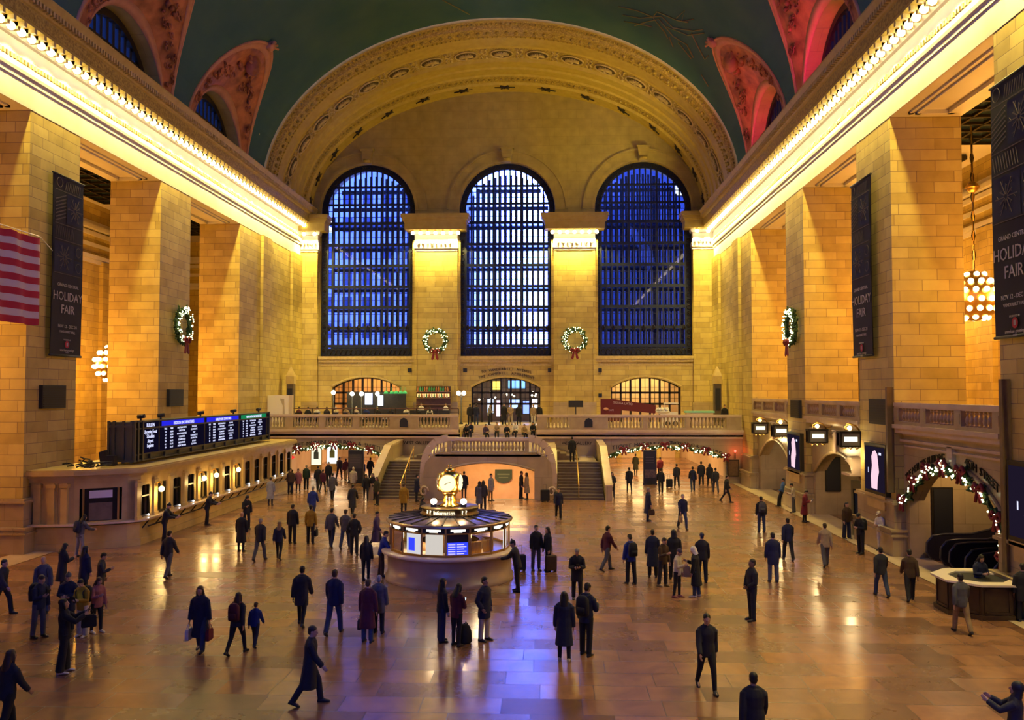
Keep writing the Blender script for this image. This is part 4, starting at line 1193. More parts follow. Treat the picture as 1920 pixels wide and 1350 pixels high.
for i in (1, 2, 3):
    a, b = Vector((*plan[i], 0)), Vector((*plan[i+1], 0))
    d = (b - a).normalized(); n = Vector((d.y, -d.x, 0)); L = (b - a).length
    if i == 2: continue
    mb.obox(Vector(ofs((a + b) / 2 - n*.2)) + Vector((0,0,2.05)), d*(L/2), n*.2, Vector((0,0,.95)))
a, b = Vector((*plan[0], 0)), Vector((*plan[1], 0)); mb.obox(Vector(ofs((a + b)/2)) + Vector((0,.2,2.05)), Vector((.6,0,0)), Vector((0,.2,0)), Vector((0,0,.95)))
a, b = Vector((*plan[2], 0)), Vector((*plan[3], 0)); d = (b - a).normalized(); n = Vector((d.y, -d.x, 0)); L = (b - a).length
for f0, f1, z0, z1 in ((0,.1,1.1,3),(.9,1,1.1,3),(.1,.9,2.62,3),(.1,.9,1.1,1.2)):
    mb.obox(Vector(ofs(a + d*L*(f0+f1)/2 - n*.2)) + Vector((0,0,(z0+z1)/2)), d*(L*(f1-f0)/2), n*.2, Vector((0,0,(z1-z0)/2)))
build('wall', mb, OST, office)
mb = MB(); ring_band(mb, .06, 2.9, 3.1); ring_band(mb, .18, 3.1, 3.22); ring_band(mb, .36, 3.22, 3.4); ring_band(mb, .30, 3.4, 3.46)
build('cornice', mb, OST, office)
mb = MB(); ring_band(mb, .08, 0, .3); ring_band(mb, .02, .3, 1.0); build('dado', mb, OST, office)
mb = MB(); ring_band(mb, .34, 1.08, 1.16); build('counter_shelf', mb, BORDER, office)
mb = MB()
for k in range(18): mb.bar(ofs((TX + .02, 38.0 + k*1.3, .72)), ofs((TX + .3, 38.0 + k*1.3, 1.06)), .06, .05)
mb.tube([ofs((TX + .28, 38, .8)), ofs((TX + .28, 60.3, .8))], .03, 6); build('bag_rail', mb, IRON, office)
for k in range(14):
    yy = 38.3 + 1.64*k
    if yy > 60: break
    mb = MB(); 
    for u in (-.40,.40): mb.box(TX-.12 - TX, .0, yy + u - .05 - 37, yy + u + .05 - 37, 1.2, 2.6)
    mb.box(-.12, 0, yy - .45 - 37, yy + .45 - 37, 2.1, 2.16); mb.box(-.10, .02, yy - .45 - 37, yy + .45 - 37, 1.2, 1.28)
    w = build('ticket_window', mb, IRON, office)
    mb = MB(); mb.box(-.26, -.24, yy - .42 - 37, yy + .42 - 37, 1.2, 2.6); build('pane', mb, mat('dark_office_glass', (.012,.010,.010), .08) if k == 0 else bpy.data.materials['dark_office_glass'], w)
    if k % 3 != 1:
        mb = MB(); mb.sphere((.06, yy + .2 - 37, 1.24), .045, 6, 4); build('counter_lamp', mb, emis('counter_lamp_glow', (.95,.95,1), 6) if k == 0 else bpy.data.materials['counter_lamp_glow'], w)
    for g in (-.82,):
        mb = MB(); mb.box(0, .1, yy + g - .17 - 37, yy + g + .17 - 37, 1.16, 2.9); mb.box(0, .15, yy + g - .22 - 37, yy + g + .22 - 37, 2.62, 2.78); mb.box(0, .14, yy + g - .21 - 37, yy + g + .21 - 37, 1.16, 1.3); build('pilaster', mb, OST, office)
# corner window
cw = Vector(ofs((a + b) / 2)); mb = MB()
mb.obox(cw - n*.16 + Vector((0,0,1.9)), d*(L*.36), n*.03, Vector((0,0,.72))); w = build('corner_window', mb, IRON, office)
mb = MB(); mb.obox(cw - n*.1 + Vector((0,0,1.6)), d*(L*.22), n*.03, Vector((0,0,.38))); build('shutter', mb, noisy('grey_shutter', (.16,.12,.08), (.12,.09,.06), 4, .5), w)
mb = MB(); mb.obox(cw - n*.1 + Vector((0,0,2.35)), d*(L*.22), n*.03, Vector((0,0,.16))); build('notice', mb, WHITE, w)
mb = MB()
for g in (-.33,.33): mb.obox(cw - n*.05 + d*(L*g) + Vector((0,0,1.9)), d*.04, n*.05, Vector((0,0,.72)))
build('window_posts', mb, BRASS, w)
for i, (x, y) in enumerate(((-17.95,35.98),(-17.35,36.03),(-16.85,36.12))):
    mb = MB(); mb.obox(Vector(ofs((x, y, 0))) + Vector((0,0,2.0)), Vector((.14,0,0)), Vector((0,.08,0)), Vector((0,0,.9))); mb.obox(Vector(ofs((x, y, 0))) + Vector((0,0,2.78)), Vector((.2,0,0)), Vector((0,.12,0)), Vector((0,0,.08))); build('pilaster', mb, OST, office)

SC_L = ['nearest the curved corner', 'second from the corner', 'third from the corner', 'farthest along the row']
for i, yy in enumerate((39.12, 44.04, 45.68, 48.96)):
    t = thing('wall_sconce', 'glowing globe sconce on the ticket office front, ' + SC_L[i], 'sconce', (TX + .1, yy, 2.35), 0, 'globe sconces of the ticket office')
    mb = MB(); mb.tube([(0,0,.25),(.18,0,.32),(.26,0,.22),(.26,0,.1)], .03, 6); mb.box(-.02,.03,-.08,.08,.1,.4); build('bracket', mb, BRASS, t)
    mb = MB(); mb.sphere((.26,0,-.02), .13, 10, 7); build('globe', mb, emis('sconce_glow', (1,.72,.3), 12) if i == 0 else bpy.data.materials['sconce_glow'], t)
    point('sconce_light', (.30,0,-.28), SCONCE_W, (1,.64,.22), .12, t)

# departure board standing on the ticket office
board = thing('departure_board', 'long black departure board with glowing blue timetables on the ticket office roof', 'departure board', (-15.2, 38.9, 3.46))
GREENM = mat('board_green_metal', (.09,.095,.06), .4, .3)
mb = MB(); mb.box(-1.25, -.12, 0, 19.1, .12, 1.95); build('housing', mb, GREENM, board)
mb = MB()
for yy in (0.02, .35, .8, 19.05): mb.box(-.14, .04, yy - .06, yy + .06, .1, 2.0)
for z in (.14, .42, 1.62, 1.95): mb.box(-.12, .0, 0, 19.1, z - .035, z + .035)
for xx in (-1.2, -.95, -.5, -.12): mb.box(xx - .05, xx + .05, -.08, .02, .05, 2.0)
for z in (.16, 1.75): mb.box(-1.25, 0, -.09, .02, z - .05, z + .05)
for k in range(12): mb.box(-.1, .02, 1.6*k - .03, 1.6*k + .03, .12, .42)
build('frame_rails', mb, mat('board_frame', (.10,.105,.08), .35, .6), board)
scr_d = emis('board_screen_black', (.004,.003,.012), 1.0)
txt_w = emis('board_text', (.70,.72,1.0), 1.25)
SCR = [(.8,2.6,None,['BULLETIN'],['Upcoming Event','Schedules','Airport','Inquiries']),
       (2.85,8.15,(.02,.02,.75),['HUDSON LINE DEPARTURES'],None),(8.45,13.45,(.02,.02,.75),['HARLEM LINE DEPARTURES'],None),(13.8,18.6,(.01,.22,.08),['NEW HAVEN LINE DEPARTURES'],None)]
ROWS = ['TRK  TIME   DESTINATION   STATUS','22   10:36   CROTON   STOPS ETC','17   10:43   POUGHKEEPSIE   EXP','35   10:47   YONKERS   LOCAL ETC','28   10:53   STAMFORD   STOPS ETC','41   11:02   BREWSTER   STOPS','19   11:07   NEW HAVEN   EXP ETC','33   11:15   WHITE PLAINS   LOCAL']
for i, (y0, y1, hc, head, lines) in enumerate(SCR):
    mb = MB(); mb.box(-.12, -.06, y0, y1, .45, 1.92); sc = build('screen', mb, scr_d, board)
    if hc:
        mb = MB(); mb.box(-.06, -.05, y0 + .05, y1 - .05, 1.64, 1.90); build('header_bar', mb, emis('board_header_%d' % i, hc, 1.0), sc)
    mb = MB(); yc = (y0 + y1) / 2
    if lines:
        put_text(mb, head[0], .24, (-.045, yc, 1.68), (0,1,0), (0,0,1), .004, .8)
        for k, ln in enumerate(lines): put_text(mb, ln, .25, (-.045, yc, 1.36 - k*.22), (0,1,0), (0,0,1), .004, .8)
    else:
        put_text(mb, head[0], .22, (-.045, yc, 1.69), (0,1,0), (0,0,1), .004, .9)
        for k, ln in enumerate(ROWS[:7]):
            for c, part in zip((.06,.18,.42,.72), ln.split('   ') if '   ' in ln else [ln]):
                pass
            cols = [q for q in ln.replace('TRK  ', 'TRK   ').replace('TIME   ', 'TIME   ').split('   ')]
            for c, part in zip((.09,.22,.45,.74), cols): put_text(mb, part, .125, (-.045, y0 + (y1 - y0)*c, 1.46 - k*.155), (0,1,0), (0,0,1), .004, 1.35)
    build('display_text', mb, txt_w, sc)
for i, (yy, lab) in enumerate(((1.2,'at its near end'),(3.3,'above the second screen'),(8.2,'near its middle'),(13.2,'above the third gap'),(17.8,'at its far end'))):
    t = thing('spotlight', 'small black spotlight on top of the departure board ' + lab, 'spotlight', (-15.5, 38.9 + yy, 5.42), .3*i, 'spotlights on the departure board')
    mb = MB(); mb.lathe([(.05,0),(.05,.12),(.02,.14)], n=8); build('stand', mb, BLACK, t)
    mb = MB(); mb.tube([(-.16,0,.2),(.18,.05,.24)], .1, 10); build('head', mb, BLACK, t)
t = thing('cable_bundle', 'tangle of dark cables and lamps on the ticket office roof beside the board', 'cables', (-16.6, 37.6, 3.46))
mb = MB(); rnd = random.Random(9)
for i in range(9):
    p = Vector((rnd.uniform(-.9,.9), rnd.uniform(-1.0,.8), .05)); pts = [p]
    for q in range(6): p = p + Vector((rnd.uniform(-.35,.45), rnd.uniform(-.2,.3), rnd.uniform(-.02,.1))); pts.append(p.copy())
    mb.tube([Vector((max(-1.5,min(1.1,v.x)), max(-.9,min(1.2,v.y)), max(.03, v.z))) for v in pts], .035, 5)
build('cables', mb, BLACK, t)
mb = MB(); mb.obox((.7,.6,.25), (.2,0,0), (0,.16,0), (0,0,.22)); mb.obox((.25,.8,.35), (.14,0,.05), (0,.14,0), (-.05,0,.3)); build('lamp_heads', mb, BLACK, t)

# ================================================================== BANNERS, FLAG, WREATHS, SPEAKERS, SCREENS
BCLOTH = noisy('banner_black_cloth', (.010,.010,.016), (.014,.014,.022), 1.0, .7)
BNAVY = mat('banner_navy', (.006,.012,.042), .7)
BLINE = mat('banner_print_grey', (.085,.065,.065), .7)
BTEXT = mat('banner_print_silver', (.40,.35,.34), .6)
BRED = mat('banner_red', (.45,.02,.03), .6)
def banner(s, y0, y1, z0, z1, x, lab):
    r = thing('banner', lab, 'banner', (x, (y0+y1)/2, z1)); w = y1 - y0; H_ = z1 - z0; rt = Vector((0, -s, 0))  # s = +1 right wall faces -x
    nx = -s
    mb = MB(); n = 10
    mb.rings([[(nx * .05 * math.sin(math.pi * j / n) * .6 + dd, -w/2 + w * i / 6, -H_ * j / n) for i in range(7)] for j in range(n + 1) for dd in (0,)], closed=False)
    mb.rings([[(nx * .05 * math.sin(math.pi * j / n) * .6 - nx * .03, -w/2 + w * i / 6, -H_ * j / n) for i in range(7)] for j in range(n + 1)], closed=False)
    build('cloth', mb, BCLOTH, r)
    for z_ in (0, -H_):
        mb = MB(); mb.tube([(0, -w/2 - .05, z_), (0, w/2 + .05, z_)], .05, 8); build('rod', mb, BLACK, r)
    X0 = nx * .05
    def P(u, v): return Vector((X0, 0, -v)) + rt * u          # u from -w/2..w/2 rightwards, v down
    def rect(mb, u0, u1, v0, v1, d=0): mb.add([P(u0,v1) + Vector((nx*d,0,0)), P(u1,v1) + Vector((nx*d,0,0)), P(u1,v0) + Vector((nx*d,0,0)), P(u0,v0) + Vector((nx*d,0,0))], [(0,1,2,3)])
    for q_ in ((-w*.08, w*.46, .75, 2.1), (-w*.46, w*.18, 3.0, 4.35), (.2*w, .46*w, 3.0, 3.6), (.2*w, .46*w, 3.7, 4.35)):
        mb = MB(); rect(mb, *q_); build('navy_panel', mb, BNAVY, r)
    mb = MB()
    def line(u0, v0, u1, v1, t=.025): mb.bar(P(u0,v0) + Vector((nx*.012,0,0)), P(u1,v1) + Vector((nx*.012,0,0)), t, .012, (1,0,0))
    for v in (.7, 2.2, 2.9, 4.42): line(-w*.46, v, w*.46, v, .03)
    for cu, cv, rr in ((.19*w,1.42,.62),(-.14*w,3.67,.62)):
        for k in range(12):
            a = k * math.pi / 6; r0 = .08; r1 = rr * (1 if k % 2 == 0 else .66); line(cu + r0*math.cos(a), cv + r0*math.sin(a), cu + r1*math.cos(a), cv + r1*math.sin(a), .035)
            line(cu + r1*.7*math.cos(a), cv + r1*.7*math.sin(a), cu + r1*.9*math.cos(a+.2), cv + r1*.9*math.sin(a+.2), .02)
    for k in range(7): line(-w*.45, 1.15 + k*.16, -w*.12, .85 + k*.16, .05)
    for cu, cv in ((-.33*w,.35),(.33*w,3.3),(.33*w,4.03)):
        for k in range(12): line(cu + .22*math.cos(k*.5236), cv + .22*math.sin(k*.5236), cu + .22*math.cos((k+1)*.5236), cv + .22*math.sin((k+1)*.5236), .02)
    for k in range(9): line(-w*.1 + k*.14, .2, -w*.1 + k*.14 - .1, .6, .02)
    for k in range(10): line(-w*.44 + k*.15, 2.3, -w*.44 + k*.15 + .12, 2.8, .02)
    build('printed_ornament', mb, BLINE, r)
    mb = MB(); up = Vector((0,0,1))
    def T(txt, size, u, v, wd=1.0): put_text(mb, txt, size, P(u, v) + Vector((nx*.015,0,0)), rt, up, .004, wd)
    T('GRAND CENTRAL', .21, 0, 5.0); T('HOLIDAY', .56, 0, 5.62, .98); T('FAIR', .56, 0, 6.2, .98)
    k = 8.05
    T('NOV 12 - DEC 24', .20, 0, 6.85); T('VANDERBILT HALL', .15, 0, 7.08); T('PRESENTED BY', .09, 0, 7.42)
    build('lettering', mb, BTEXT, r)
    mb = MB(); mb.add([P(.17*math.cos(q*.3927), 7.6 + .17*math.sin(q*.3927)) + Vector((nx*.012,0,0)) for q in range(16)], [tuple(range(16))]); build('red_roundel', mb, BRED, r)
    mb = MB()
    T('american greetings', .15, 0, 7.9); T('CARDS', .08, 0, 8.0)
    mb.add([P(u0,v1) + Vector((nx*.02,0,0)) for u0, v1 in ((-.06,7.68),(.06,7.68),(.06,7.52),(-.06,7.52))], [(0,1,2,3)])
    build('small_print', mb, BTEXT, r)
    return r
banner(-1, 36.85, 39.3, 8.44, 16.55, -18.05, 'tall black holiday fair banner on the left pillar above the ticket office')
banner(1, 38.2, 40.6, 8.42, 16.4, 18.05, 'tall black holiday fair banner on the middle right-hand pillar')
banner(1, 25.35, 27.85, 8.5, 16.5, 18.05, 'tall black holiday fair banner cut by the right edge of the view')

fl = thing('flag', 'striped red and white national flag hanging by the leftmost pillar', 'flag', (-17.6, 35.2, 13.3))
FR = mat('flag_red', (.42,.010,.04), .7); FW = mat('flag_white', (.62,.52,.52), .7); FB = mat('flag_blue', (.02,.03,.15), .7)
mb = MB(); L = 6.6; Hf = 3.7; n = 26
for k in range(13):
    mb.cur = k % 2
    rs = []
    for z in (k, k + 1):
        rs.append([(.10*math.sin(i*1.1 + z*.15) * (1 if i else .3), -L*i/n, -Hf*z/13 - .05*abs(math.sin(i*.8))*(1 if z < 2 else .4)) for i in range(n + 1)])
    mb.rings(rs, closed=False)
build('cloth', mb, [FR, FW], fl)
mb = MB(); mb.add([(.13,-L*.62,0),(.13,-L,0),(.13,-L,-Hf*7/13),(.13,-L*.62,-Hf*7/13)], [(0,1,2,3)]); build('canton', mb, FB, fl)
mb = MB(); mb.tube([(0,-L,.1),(0,0,.06),(-.45,1.7,-.25)], .02, 5); build('halyard', mb, WHITE, fl)

LEAF = noisy('fir_green', (.020,.050,.012), (.05,.09,.02), 14, .7)
BOWR = mat('bow_red', (.20,.012,.020), .6)
FAIRY = emis('fairy_light_glow', (.95,1.0,.55), 7.0)
def wreath(loc, rot, lab, seed):
    r = thing('wreath', lab, 'wreath', loc, rot, 'lit Christmas wreaths'); rnd = random.Random(seed)
    mb = MB()
    for i in range(260):                     # sprigs of fir around the ring; local plane XZ facing -Y
        a = rnd.random()*2*math.pi; q = .92 + rnd.uniform(-.2,.2); c = Vector((q*math.cos(a), rnd.uniform(-.12,.12), q*math.sin(a)))
        d = Vector((rnd.uniform(-1,1), rnd.uniform(-1,.2), rnd.uniform(-1,1))).normalized()*.2
        mb.tube([c, c + d*.6, c + d], .05, 4, rr=[.06,.05,.01])
    mb.tube([(.92*math.cos(q*.2618), 0, .92*math.sin(q*.2618)) for q in range(25)], .12, 6, cap=False)
    build('fir_ring', mb, LEAF, r)
    mb = MB()
    for i in range(95):
        a = rnd.random()*2*math.pi; q = .92 + rnd.uniform(-.24,.24); mb.sphere((q*math.cos(a), -.2 + rnd.uniform(-.06,.04), q*math.sin(a)), .035, 5, 3)
    build('string_lights', mb, FAIRY, r)
    mb = MB()
    for g in (-1,1):
        mb.tube([(0,-.25,-.9),(g*.25,-.3,-.75),(g*.42,-.3,-.9),(g*.25,-.3,-1.02),(0,-.25,-.92)], .09, 6)
        mb.prism([(0,-.9),(g*.12,-.92),(g*.34,-1.62),(g*.22,-1.72),(g*.10,-1.6)], lambda a, b, t: (a, t, b), -.3, -.24)
    mb.sphere((0,-.3,-.9), .12, 8, 5); build('bow', mb, BOWR, r)
wreath((-6.12, WY - .8, 11.3), 0, 'lit wreath with red bow on the window-wall pilaster left of the middle window', 1)
wreath((6.13, WY - .8, 11.35), 0, 'lit wreath with red bow on the window-wall pilaster right of the middle window', 2)
wreath((-18.05, 50.5, 10.8), R(90), 'lit wreath with red bow on the second left-hand pillar', 3)
wreath((18.05, 50.9, 10.6), R(-90), 'lit wreath with red bow on the farther right-hand pillar', 4)

for s, y0, y1, z0, z1, lab in ((-1,36.5,38.3,6.08,7.1,'square black loudspeaker grille on the pillar under the left banner'),(-1,49.0,50.9,5.95,6.95,'square black loudspeaker grille on the second left-hand pillar below the wreath'),
        (1,49.8,51.5,5.3,6.35,'square black loudspeaker grille on the farther right-hand pillar'),(1,37.0,39.0,5.4,6.5,'square black loudspeaker grille under the middle right-hand banner'),(1,24.6,26.4,5.5,6.55,'square black loudspeaker grille at the right edge of the view')):
    t = thing('loudspeaker', lab, 'loudspeaker', (s*A, (y0+y1)/2, (z0+z1)/2), 0, 'loudspeaker grilles on the pillars')
    w, h = (y1-y0)/2, (z1-z0)/2; q = -s
    mb = MB(); mb.box(min(0,q*.18), max(0,q*.18), -w, w, -h, h); build('cabinet', mb, BLACK, t)
    mb = MB()
    for k in range(9): mb.box(min(q*.18,q*.2), max(q*.18,q*.2), -w + .05, w - .05, -h + .06 + k*(2*h-.12)/9, -h + .1 + k*(2*h-.12)/9)
    build('grille', mb, IRON, t)

FIGURE = emis('ad_figure_glow', (1.0,.66,.78), 1.05)
for y0, y1, z0, z1, lab in ((49.6,52.0,2.35,4.3,'glowing portrait advertising screen on the farther right-hand pillar'),(37.2,39.4,2.5,4.4,'glowing portrait advertising screen on the middle right-hand pillar'),(24.6,27.3,2.4,4.55,'glowing advertising screen cut by the right edge of the view')):
    t = thing('advertising_screen', lab, 'screen', (A, (y0+y1)/2, (z0+z1)/2), 0, 'advertising screens on the right-hand pillars'); w, h = (y1-y0)/2, (z1-z0)/2
    mb = MB(); mb.box(-.22, .05, -w - .12, w + .12, -h - .14, h + .14); build('casing', mb, IRON, t)
    mb = MB(); mb.box(-.24, -.22, -w, w, -h, h); sc = build('screen', mb, emis('ad_screen_dark', (.012,.008,.02), 1.0) if y0 == 49.6 else bpy.data.materials['ad_screen_dark'], t)
    mb = MB(); pl = [(-.32,-.9),(-.36,-.35),(-.22,.15),(-.28,.55),(-.12,.8),(.12,.86),(.34,.7),(.42,.35),(.5,-.1),(.36,-.45),(.3,-.92)]
    mb.add([(-.245, -a*w, b*h) for a, b in pl], [tuple(range(len(pl)))]); build('pale_figure', mb, FIGURE, sc)
    mb = MB(); mb.add([(-.247, -(.62+a)*w, (.72+b)*h) for a, b in ((-.12,-.06),(.12,-.06),(.12,.06),(-.12,.06))], [(0,1,2,3)]); mb.add([(-.247, (.62+a)*w, (-.1+b)*h) for a, b in ((-.03,-.12),(.03,-.12),(.03,.12),(-.03,.12))], [(0,1,2,3)]); build('small_caption', mb, txt_w, sc)
    mb = MB(); mb.box(-.2, .02, -w*.9, w*.9, -h - .75, -h - .3); mb.box(-.24, .02, -w*1.05, w*1.05, -h - .3, -h - .14); build('ledge', mb, OST, t)

for (x, y, z, lab) in ((17.9,58.0,4.4,'lit hanging lantern sign, farthest on the right wall'),(17.9,52.9,4.45,'lit hanging lantern sign, second farthest on the right wall'),(17.85,45.6,4.5,'lit hanging lantern sign left in the arch between the two screens'),(17.85,40.75,4.6,'lit hanging lantern sign nearest of the four on the right wall')):
    t = thing('lantern_sign', lab, 'lantern sign', (x, y, z), 0, 'lit lantern signs over the right-hand arches')
    mb = MB(); mb.box(-.5,.5,-.24,.24,-.36,-.28); mb.box(-.52,.52,-.26,.26,.28,.38)
    for u in (-.46,.46):
        for v in (-.22,.22): mb.box(u-.05,u+.05,v-.03,v+.03,-.3,.3)
    mb.box(.44,.5,-.22,.22,-.3,.3); build('bronze_case', mb, IRON, t)
    mb = MB(); mb.box(-.42,.42,-.2,.2,-.28,.28); build('opal_panel', mb, noisy('opal_panel', (.22,.20,.14), (.19,.17,.12), 3, .4) if z == 4.4 else bpy.data.materials['opal_panel'], t)
    mb = MB(); mb.box(-.3,.3,-.215,-.2,-.10,.12); build('lit_lettering', mb, emis('lantern_glow', (1,1,.72), 1.8) if z == 4.4 else bpy.data.materials['lantern_glow'], t)
    mb = MB(); mb.tube([(.5,0,.36),(.3,0,.62),(0,0,.72),(-.25,0,.6),(-.2,0,.45),(-.05,0,.5)], .04, 6); mb.tube([(.5,0,.4),(.75,0,.5)], .04, 6)
    for u in (-.3,0,.3): mb.tube([(u-.12,-.1,-.36),(u,-.1,-.46),(u+.12,-.1,-.36)], .03, 5)
    build('scroll_bracket', mb, BRASS, t)
    mb = MB(); mb.sphere((0,-.05,.52), .11, 8, 6); build('bulb', mb, emis('lantern_bulb', (1,.75,.3), 12) if z == 4.4 else bpy.data.materials['lantern_bulb'], t)
    point('lantern_light', (-.1,-.2,-.75), 70, (1,.72,.32), .15, t)

def garland(pts, nb, lab, loc_n, seed, th=.16):
    """fir garland along pts swagged between bows"""
    rnd = random.Random(seed); pts = [Vector(p) for p in pts]; o = pts[0].copy(); out = Vector(loc_n)
    r = thing('garland', lab, 'garland', o, 0, 'lit fir garlands over the arches')
    cum = [0.0]
    for a, b in zip(pts[:-1], pts[1:]): cum.append(cum[-1] + (b - a).length)
    def at(u):
        d = u * cum[-1]
        for i in range(len(pts) - 1):
            if d <= cum[i+1]: return pts[i].lerp(pts[i+1], (d - cum[i]) / max(1e-6, cum[i+1] - cum[i])) - o
        return pts[-1] - o
    def sw(u): return at(u) + Vector((0,0,-.28 * abs(math.sin(math.pi * u * nb)))) + out * .12
    mb = MB(); N_ = int(cum[-1] / .045)
    for i in range(N_):
        c = sw(rnd.random()) + Vector((rnd.uniform(-.1,.1), rnd.uniform(-.1,.1), rnd.uniform(-th,th)))
        d = Vector((rnd.uniform(-1,1), rnd.uniform(-1,1), rnd.uniform(-1,.4))).normalized()*.2; mb.tube([c, c + d*.6, c + d], .05, 4, rr=[.055,.045,.01])
    mb.tube([sw(i / 60) for i in range(61)], .09, 6); build('fir', mb, LEAF, r)
    mb = MB()
    for i in range(int(cum[-1] * 11)):
        c = sw(rnd.random()) + out * (.14 + rnd.random()*.08) + Vector((rnd.uniform(-.05,.05), rnd.uniform(-.05,.05), rnd.uniform(-th,th))); mb.sphere(c, .036, 5, 3)
    build('string_lights', mb, FAIRY, r)
    side = out.cross(Vector((0,0,1)))
    for i in range(nb + 1):
        c = at(i / nb) + out * .28; mb = MB()
        for g in (-1,1):
            mb.tube([c, c + side*(.22*g) + Vector((0,0,.14)), c + side*(.34*g), c + side*(.2*g) + Vector((0,0,-.1)), c], .07, 5)
            mb.tube([c, c + side*(.1*g) + Vector((0,0,-.28)), c + side*(.17*g) + Vector((0,0,-.48))], .06, 4)
        mb.sphere(c, .09, 6, 4); build('bow', mb, BOWR, r)
garland([(XR + .3, a, z + .06) for a, z in seg_poly(32.2, 3.9, 1.2, 2.35, 1.75)[2:] ] + [(XR + .3, 28.3, 1.5)], 7, 'lit fir garland with red bows over the near right-hand escalator arch', (-1,0,0), 1)
garland([(a, BY - .05, z + .1) for a, z in seg_poly(ARCH_R[0], ARCH_R[1], .001, 2.0, .82)[2:]], 6, 'lit fir garland with red bows over the wide arch right of the stairs', (0,-1,0), 2, .13)
garland([(a, BY - .05, z + .1) for a, z in seg_poly(ARCH_L[0], ARCH_L[1], .001, 2.0, .82)[2:]], 6, 'lit fir garland with red bows over the wide arch left of the stairs', (0,-1,0), 3, .13)

# ================================================================== RIGHT SIDE: ESCALATORS, DESK, DOORS
ESC = mat('escalator_black', (.022,.018,.026), .3, .1, coat=.5); ESCM = mat('escalator_steel', (.28,.25,.26), .3, .8)
for i, (yc, lab) in enumerate(((35.0,'dark escalator rising under the garland arch, beside the dark wall panel'),(33.0,'dark escalator rising under the garland arch, second from the dark wall panel'),(31.0,'dark escalator rising under the garland arch, closest to the desk'))):
    t = thing('escalator', lab, 'escalator', (19.6, yc, 0), 0, 'escalators under the right-hand arch')
    mb = MB(); rise = [(0,.02),(1.4,.02),(2.0,.2),(6.8,2.95),(6.8,2.4),(2.4,-.1),(0,-.1)]
    mb.prism(rise, lambda a, b, q: (a, q, max(b, .0)), -.5, .5); build('truss', mb, ESC, t)
    for j in range(12):
        mb = MB(); x = .5 + j*.4; z = .03 if x < 1.4 else .03 + max(0, (x - 1.6))*.573; mb.box(x, x + .42, -.48, .48, z, z + .22); build('step', mb, ESCM, t)
    for g in (-.62,.62):
        mb = MB(); pr = [(-.35,.1),(-.5,.4),(-.45,.75),(-.2,.98),(.2,1.02),(1.3,1.04),(2.0,1.22),(6.8,3.95),(6.8,3.0),(2.0,.2),(1.4,.0),(0,.0)]
        mb.prism(pr, lambda a, b, q: (a, q, b), g - .05, g + .05); bl = build('balustrade', mb, ESC, t)
        mb = MB(); mb.tube([(-.3,g,.08),(-.5,g,.35),(-.48,g,.72),(-.25,g,1.0),(.2,g,1.06),(1.3,g,1.08),(2.0,g,1.26),(6.8,g,3.99)], .055, 8); build('handrail', mb, mat('rubber_handrail', (.02,.018,.028), .3, spec=.6) if i == 0 and g < 0 else bpy.data.materials['rubber_handrail'], bl)
        mb = MB(); mb.tube([(-.28,g,.2),(-.4,g,.4),(-.38,g,.66),(-.2,g,.9),(.2,g,.97),(1.3,g,.99),(2.0,g,1.17),(6.8,g,3.9)], .022, 6); build('steel_trim', mb, ESCM, bl)
# end of wall that the escalators run beside
t = thing('notice_panel', 'tall dark panel on the wall left of the escalators', 'panel', (19.95, 36.08, 1.9))
mb = MB(); mb.box(-.42,.42,-.06,.05,-1.0,1.0); build('frame', mb, IRON, t); mb = MB(); mb.box(-.36,.36,-.08,-.06,-.94,.94); build('dark_face', mb, BLACK, t)
t = thing('notice_panel', 'tall dark panel on the lobby wall between the two nearest lantern signs', 'panel', (19.6, 48.58, 2.25), 0)
mb = MB(); mb.box(-.42,.42,-.06,.05,-.95,.95); build('frame', mb, IRON, t); mb = MB(); mb.box(-.36,.36,-.08,-.06,-.88,.88); build('dark_face', mb, BLACK, t)

desk = thing('reception_desk', 'octagonal dark wood desk with pale stone top at the right edge', 'desk', (17.25, 27.6, 0))
WOOD = noisy('dark_walnut', (.055,.032,.018), (.035,.02,.012), 4, .35)
def octa(r, n=8, a0=R(22.5), sx=1.0): return [(r*sx*math.cos(a0 + i*2*math.pi/n), r*math.sin(a0 + i*2*math.pi/n)) for i in range(n)]
mb = MB(); mb.prism(octa(1.2), lambda a, b, q: (a, b, q), .06, 1.0); mb.prism(octa(1.28), lambda a, b, q: (a, b, q), 0, .14); body = build('body', mb, WOOD, desk)
for i in range(8):
    a = i*math.pi/4 + math.pi/4 - R(45); n_ = Vector((math.cos(a), math.sin(a), 0)); tt = Vector((-n_.y, n_.x, 0)); mb = MB(); c = n_*1.12
    for u in (-.36,.36): mb.obox(c + tt*u + Vector((0,0,.55)), tt*.03, n_*.02, Vector((0,0,.36)))
    for z in (.2,.9): mb.obox(c + Vector((0,0,z)), tt*.38, n_*.02, Vector((0,0,.03)))
    build('panel_moulding', mb, WOOD, body)
mb = MB()
o1, o2 = octa(1.36), octa(.88)
mb.rings([[(a,b,1.0) for a,b in o2], [(a,b,1.0) for a,b in o1], [(a,b,1.06) for a,b in o1], [(a,b,1.06) for a,b in o2], [(a,b,1.0) for a,b in o2]], cap=False, smooth=False); build('stone_top', mb, mat('desk_stone', (.72,.62,.5), .3), desk)
mb = MB(); mb.prism(octa(.88), lambda a, b, q: (a, b, q), .98, 1.01); build('well_shade', mb, BLACK, desk)  # flat black lid: shade of the desk's hollow put in as colour
t = thing('office_chair', 'black office chair behind the dark wood desk', 'chair', (18.3, 26.2, 0)); mb = MB(); mb.obox((0,0,.5),(.26,0,0),(0,.26,0),(0,0,.05)); build('seat', mb, BLACK, t, bev=.03)
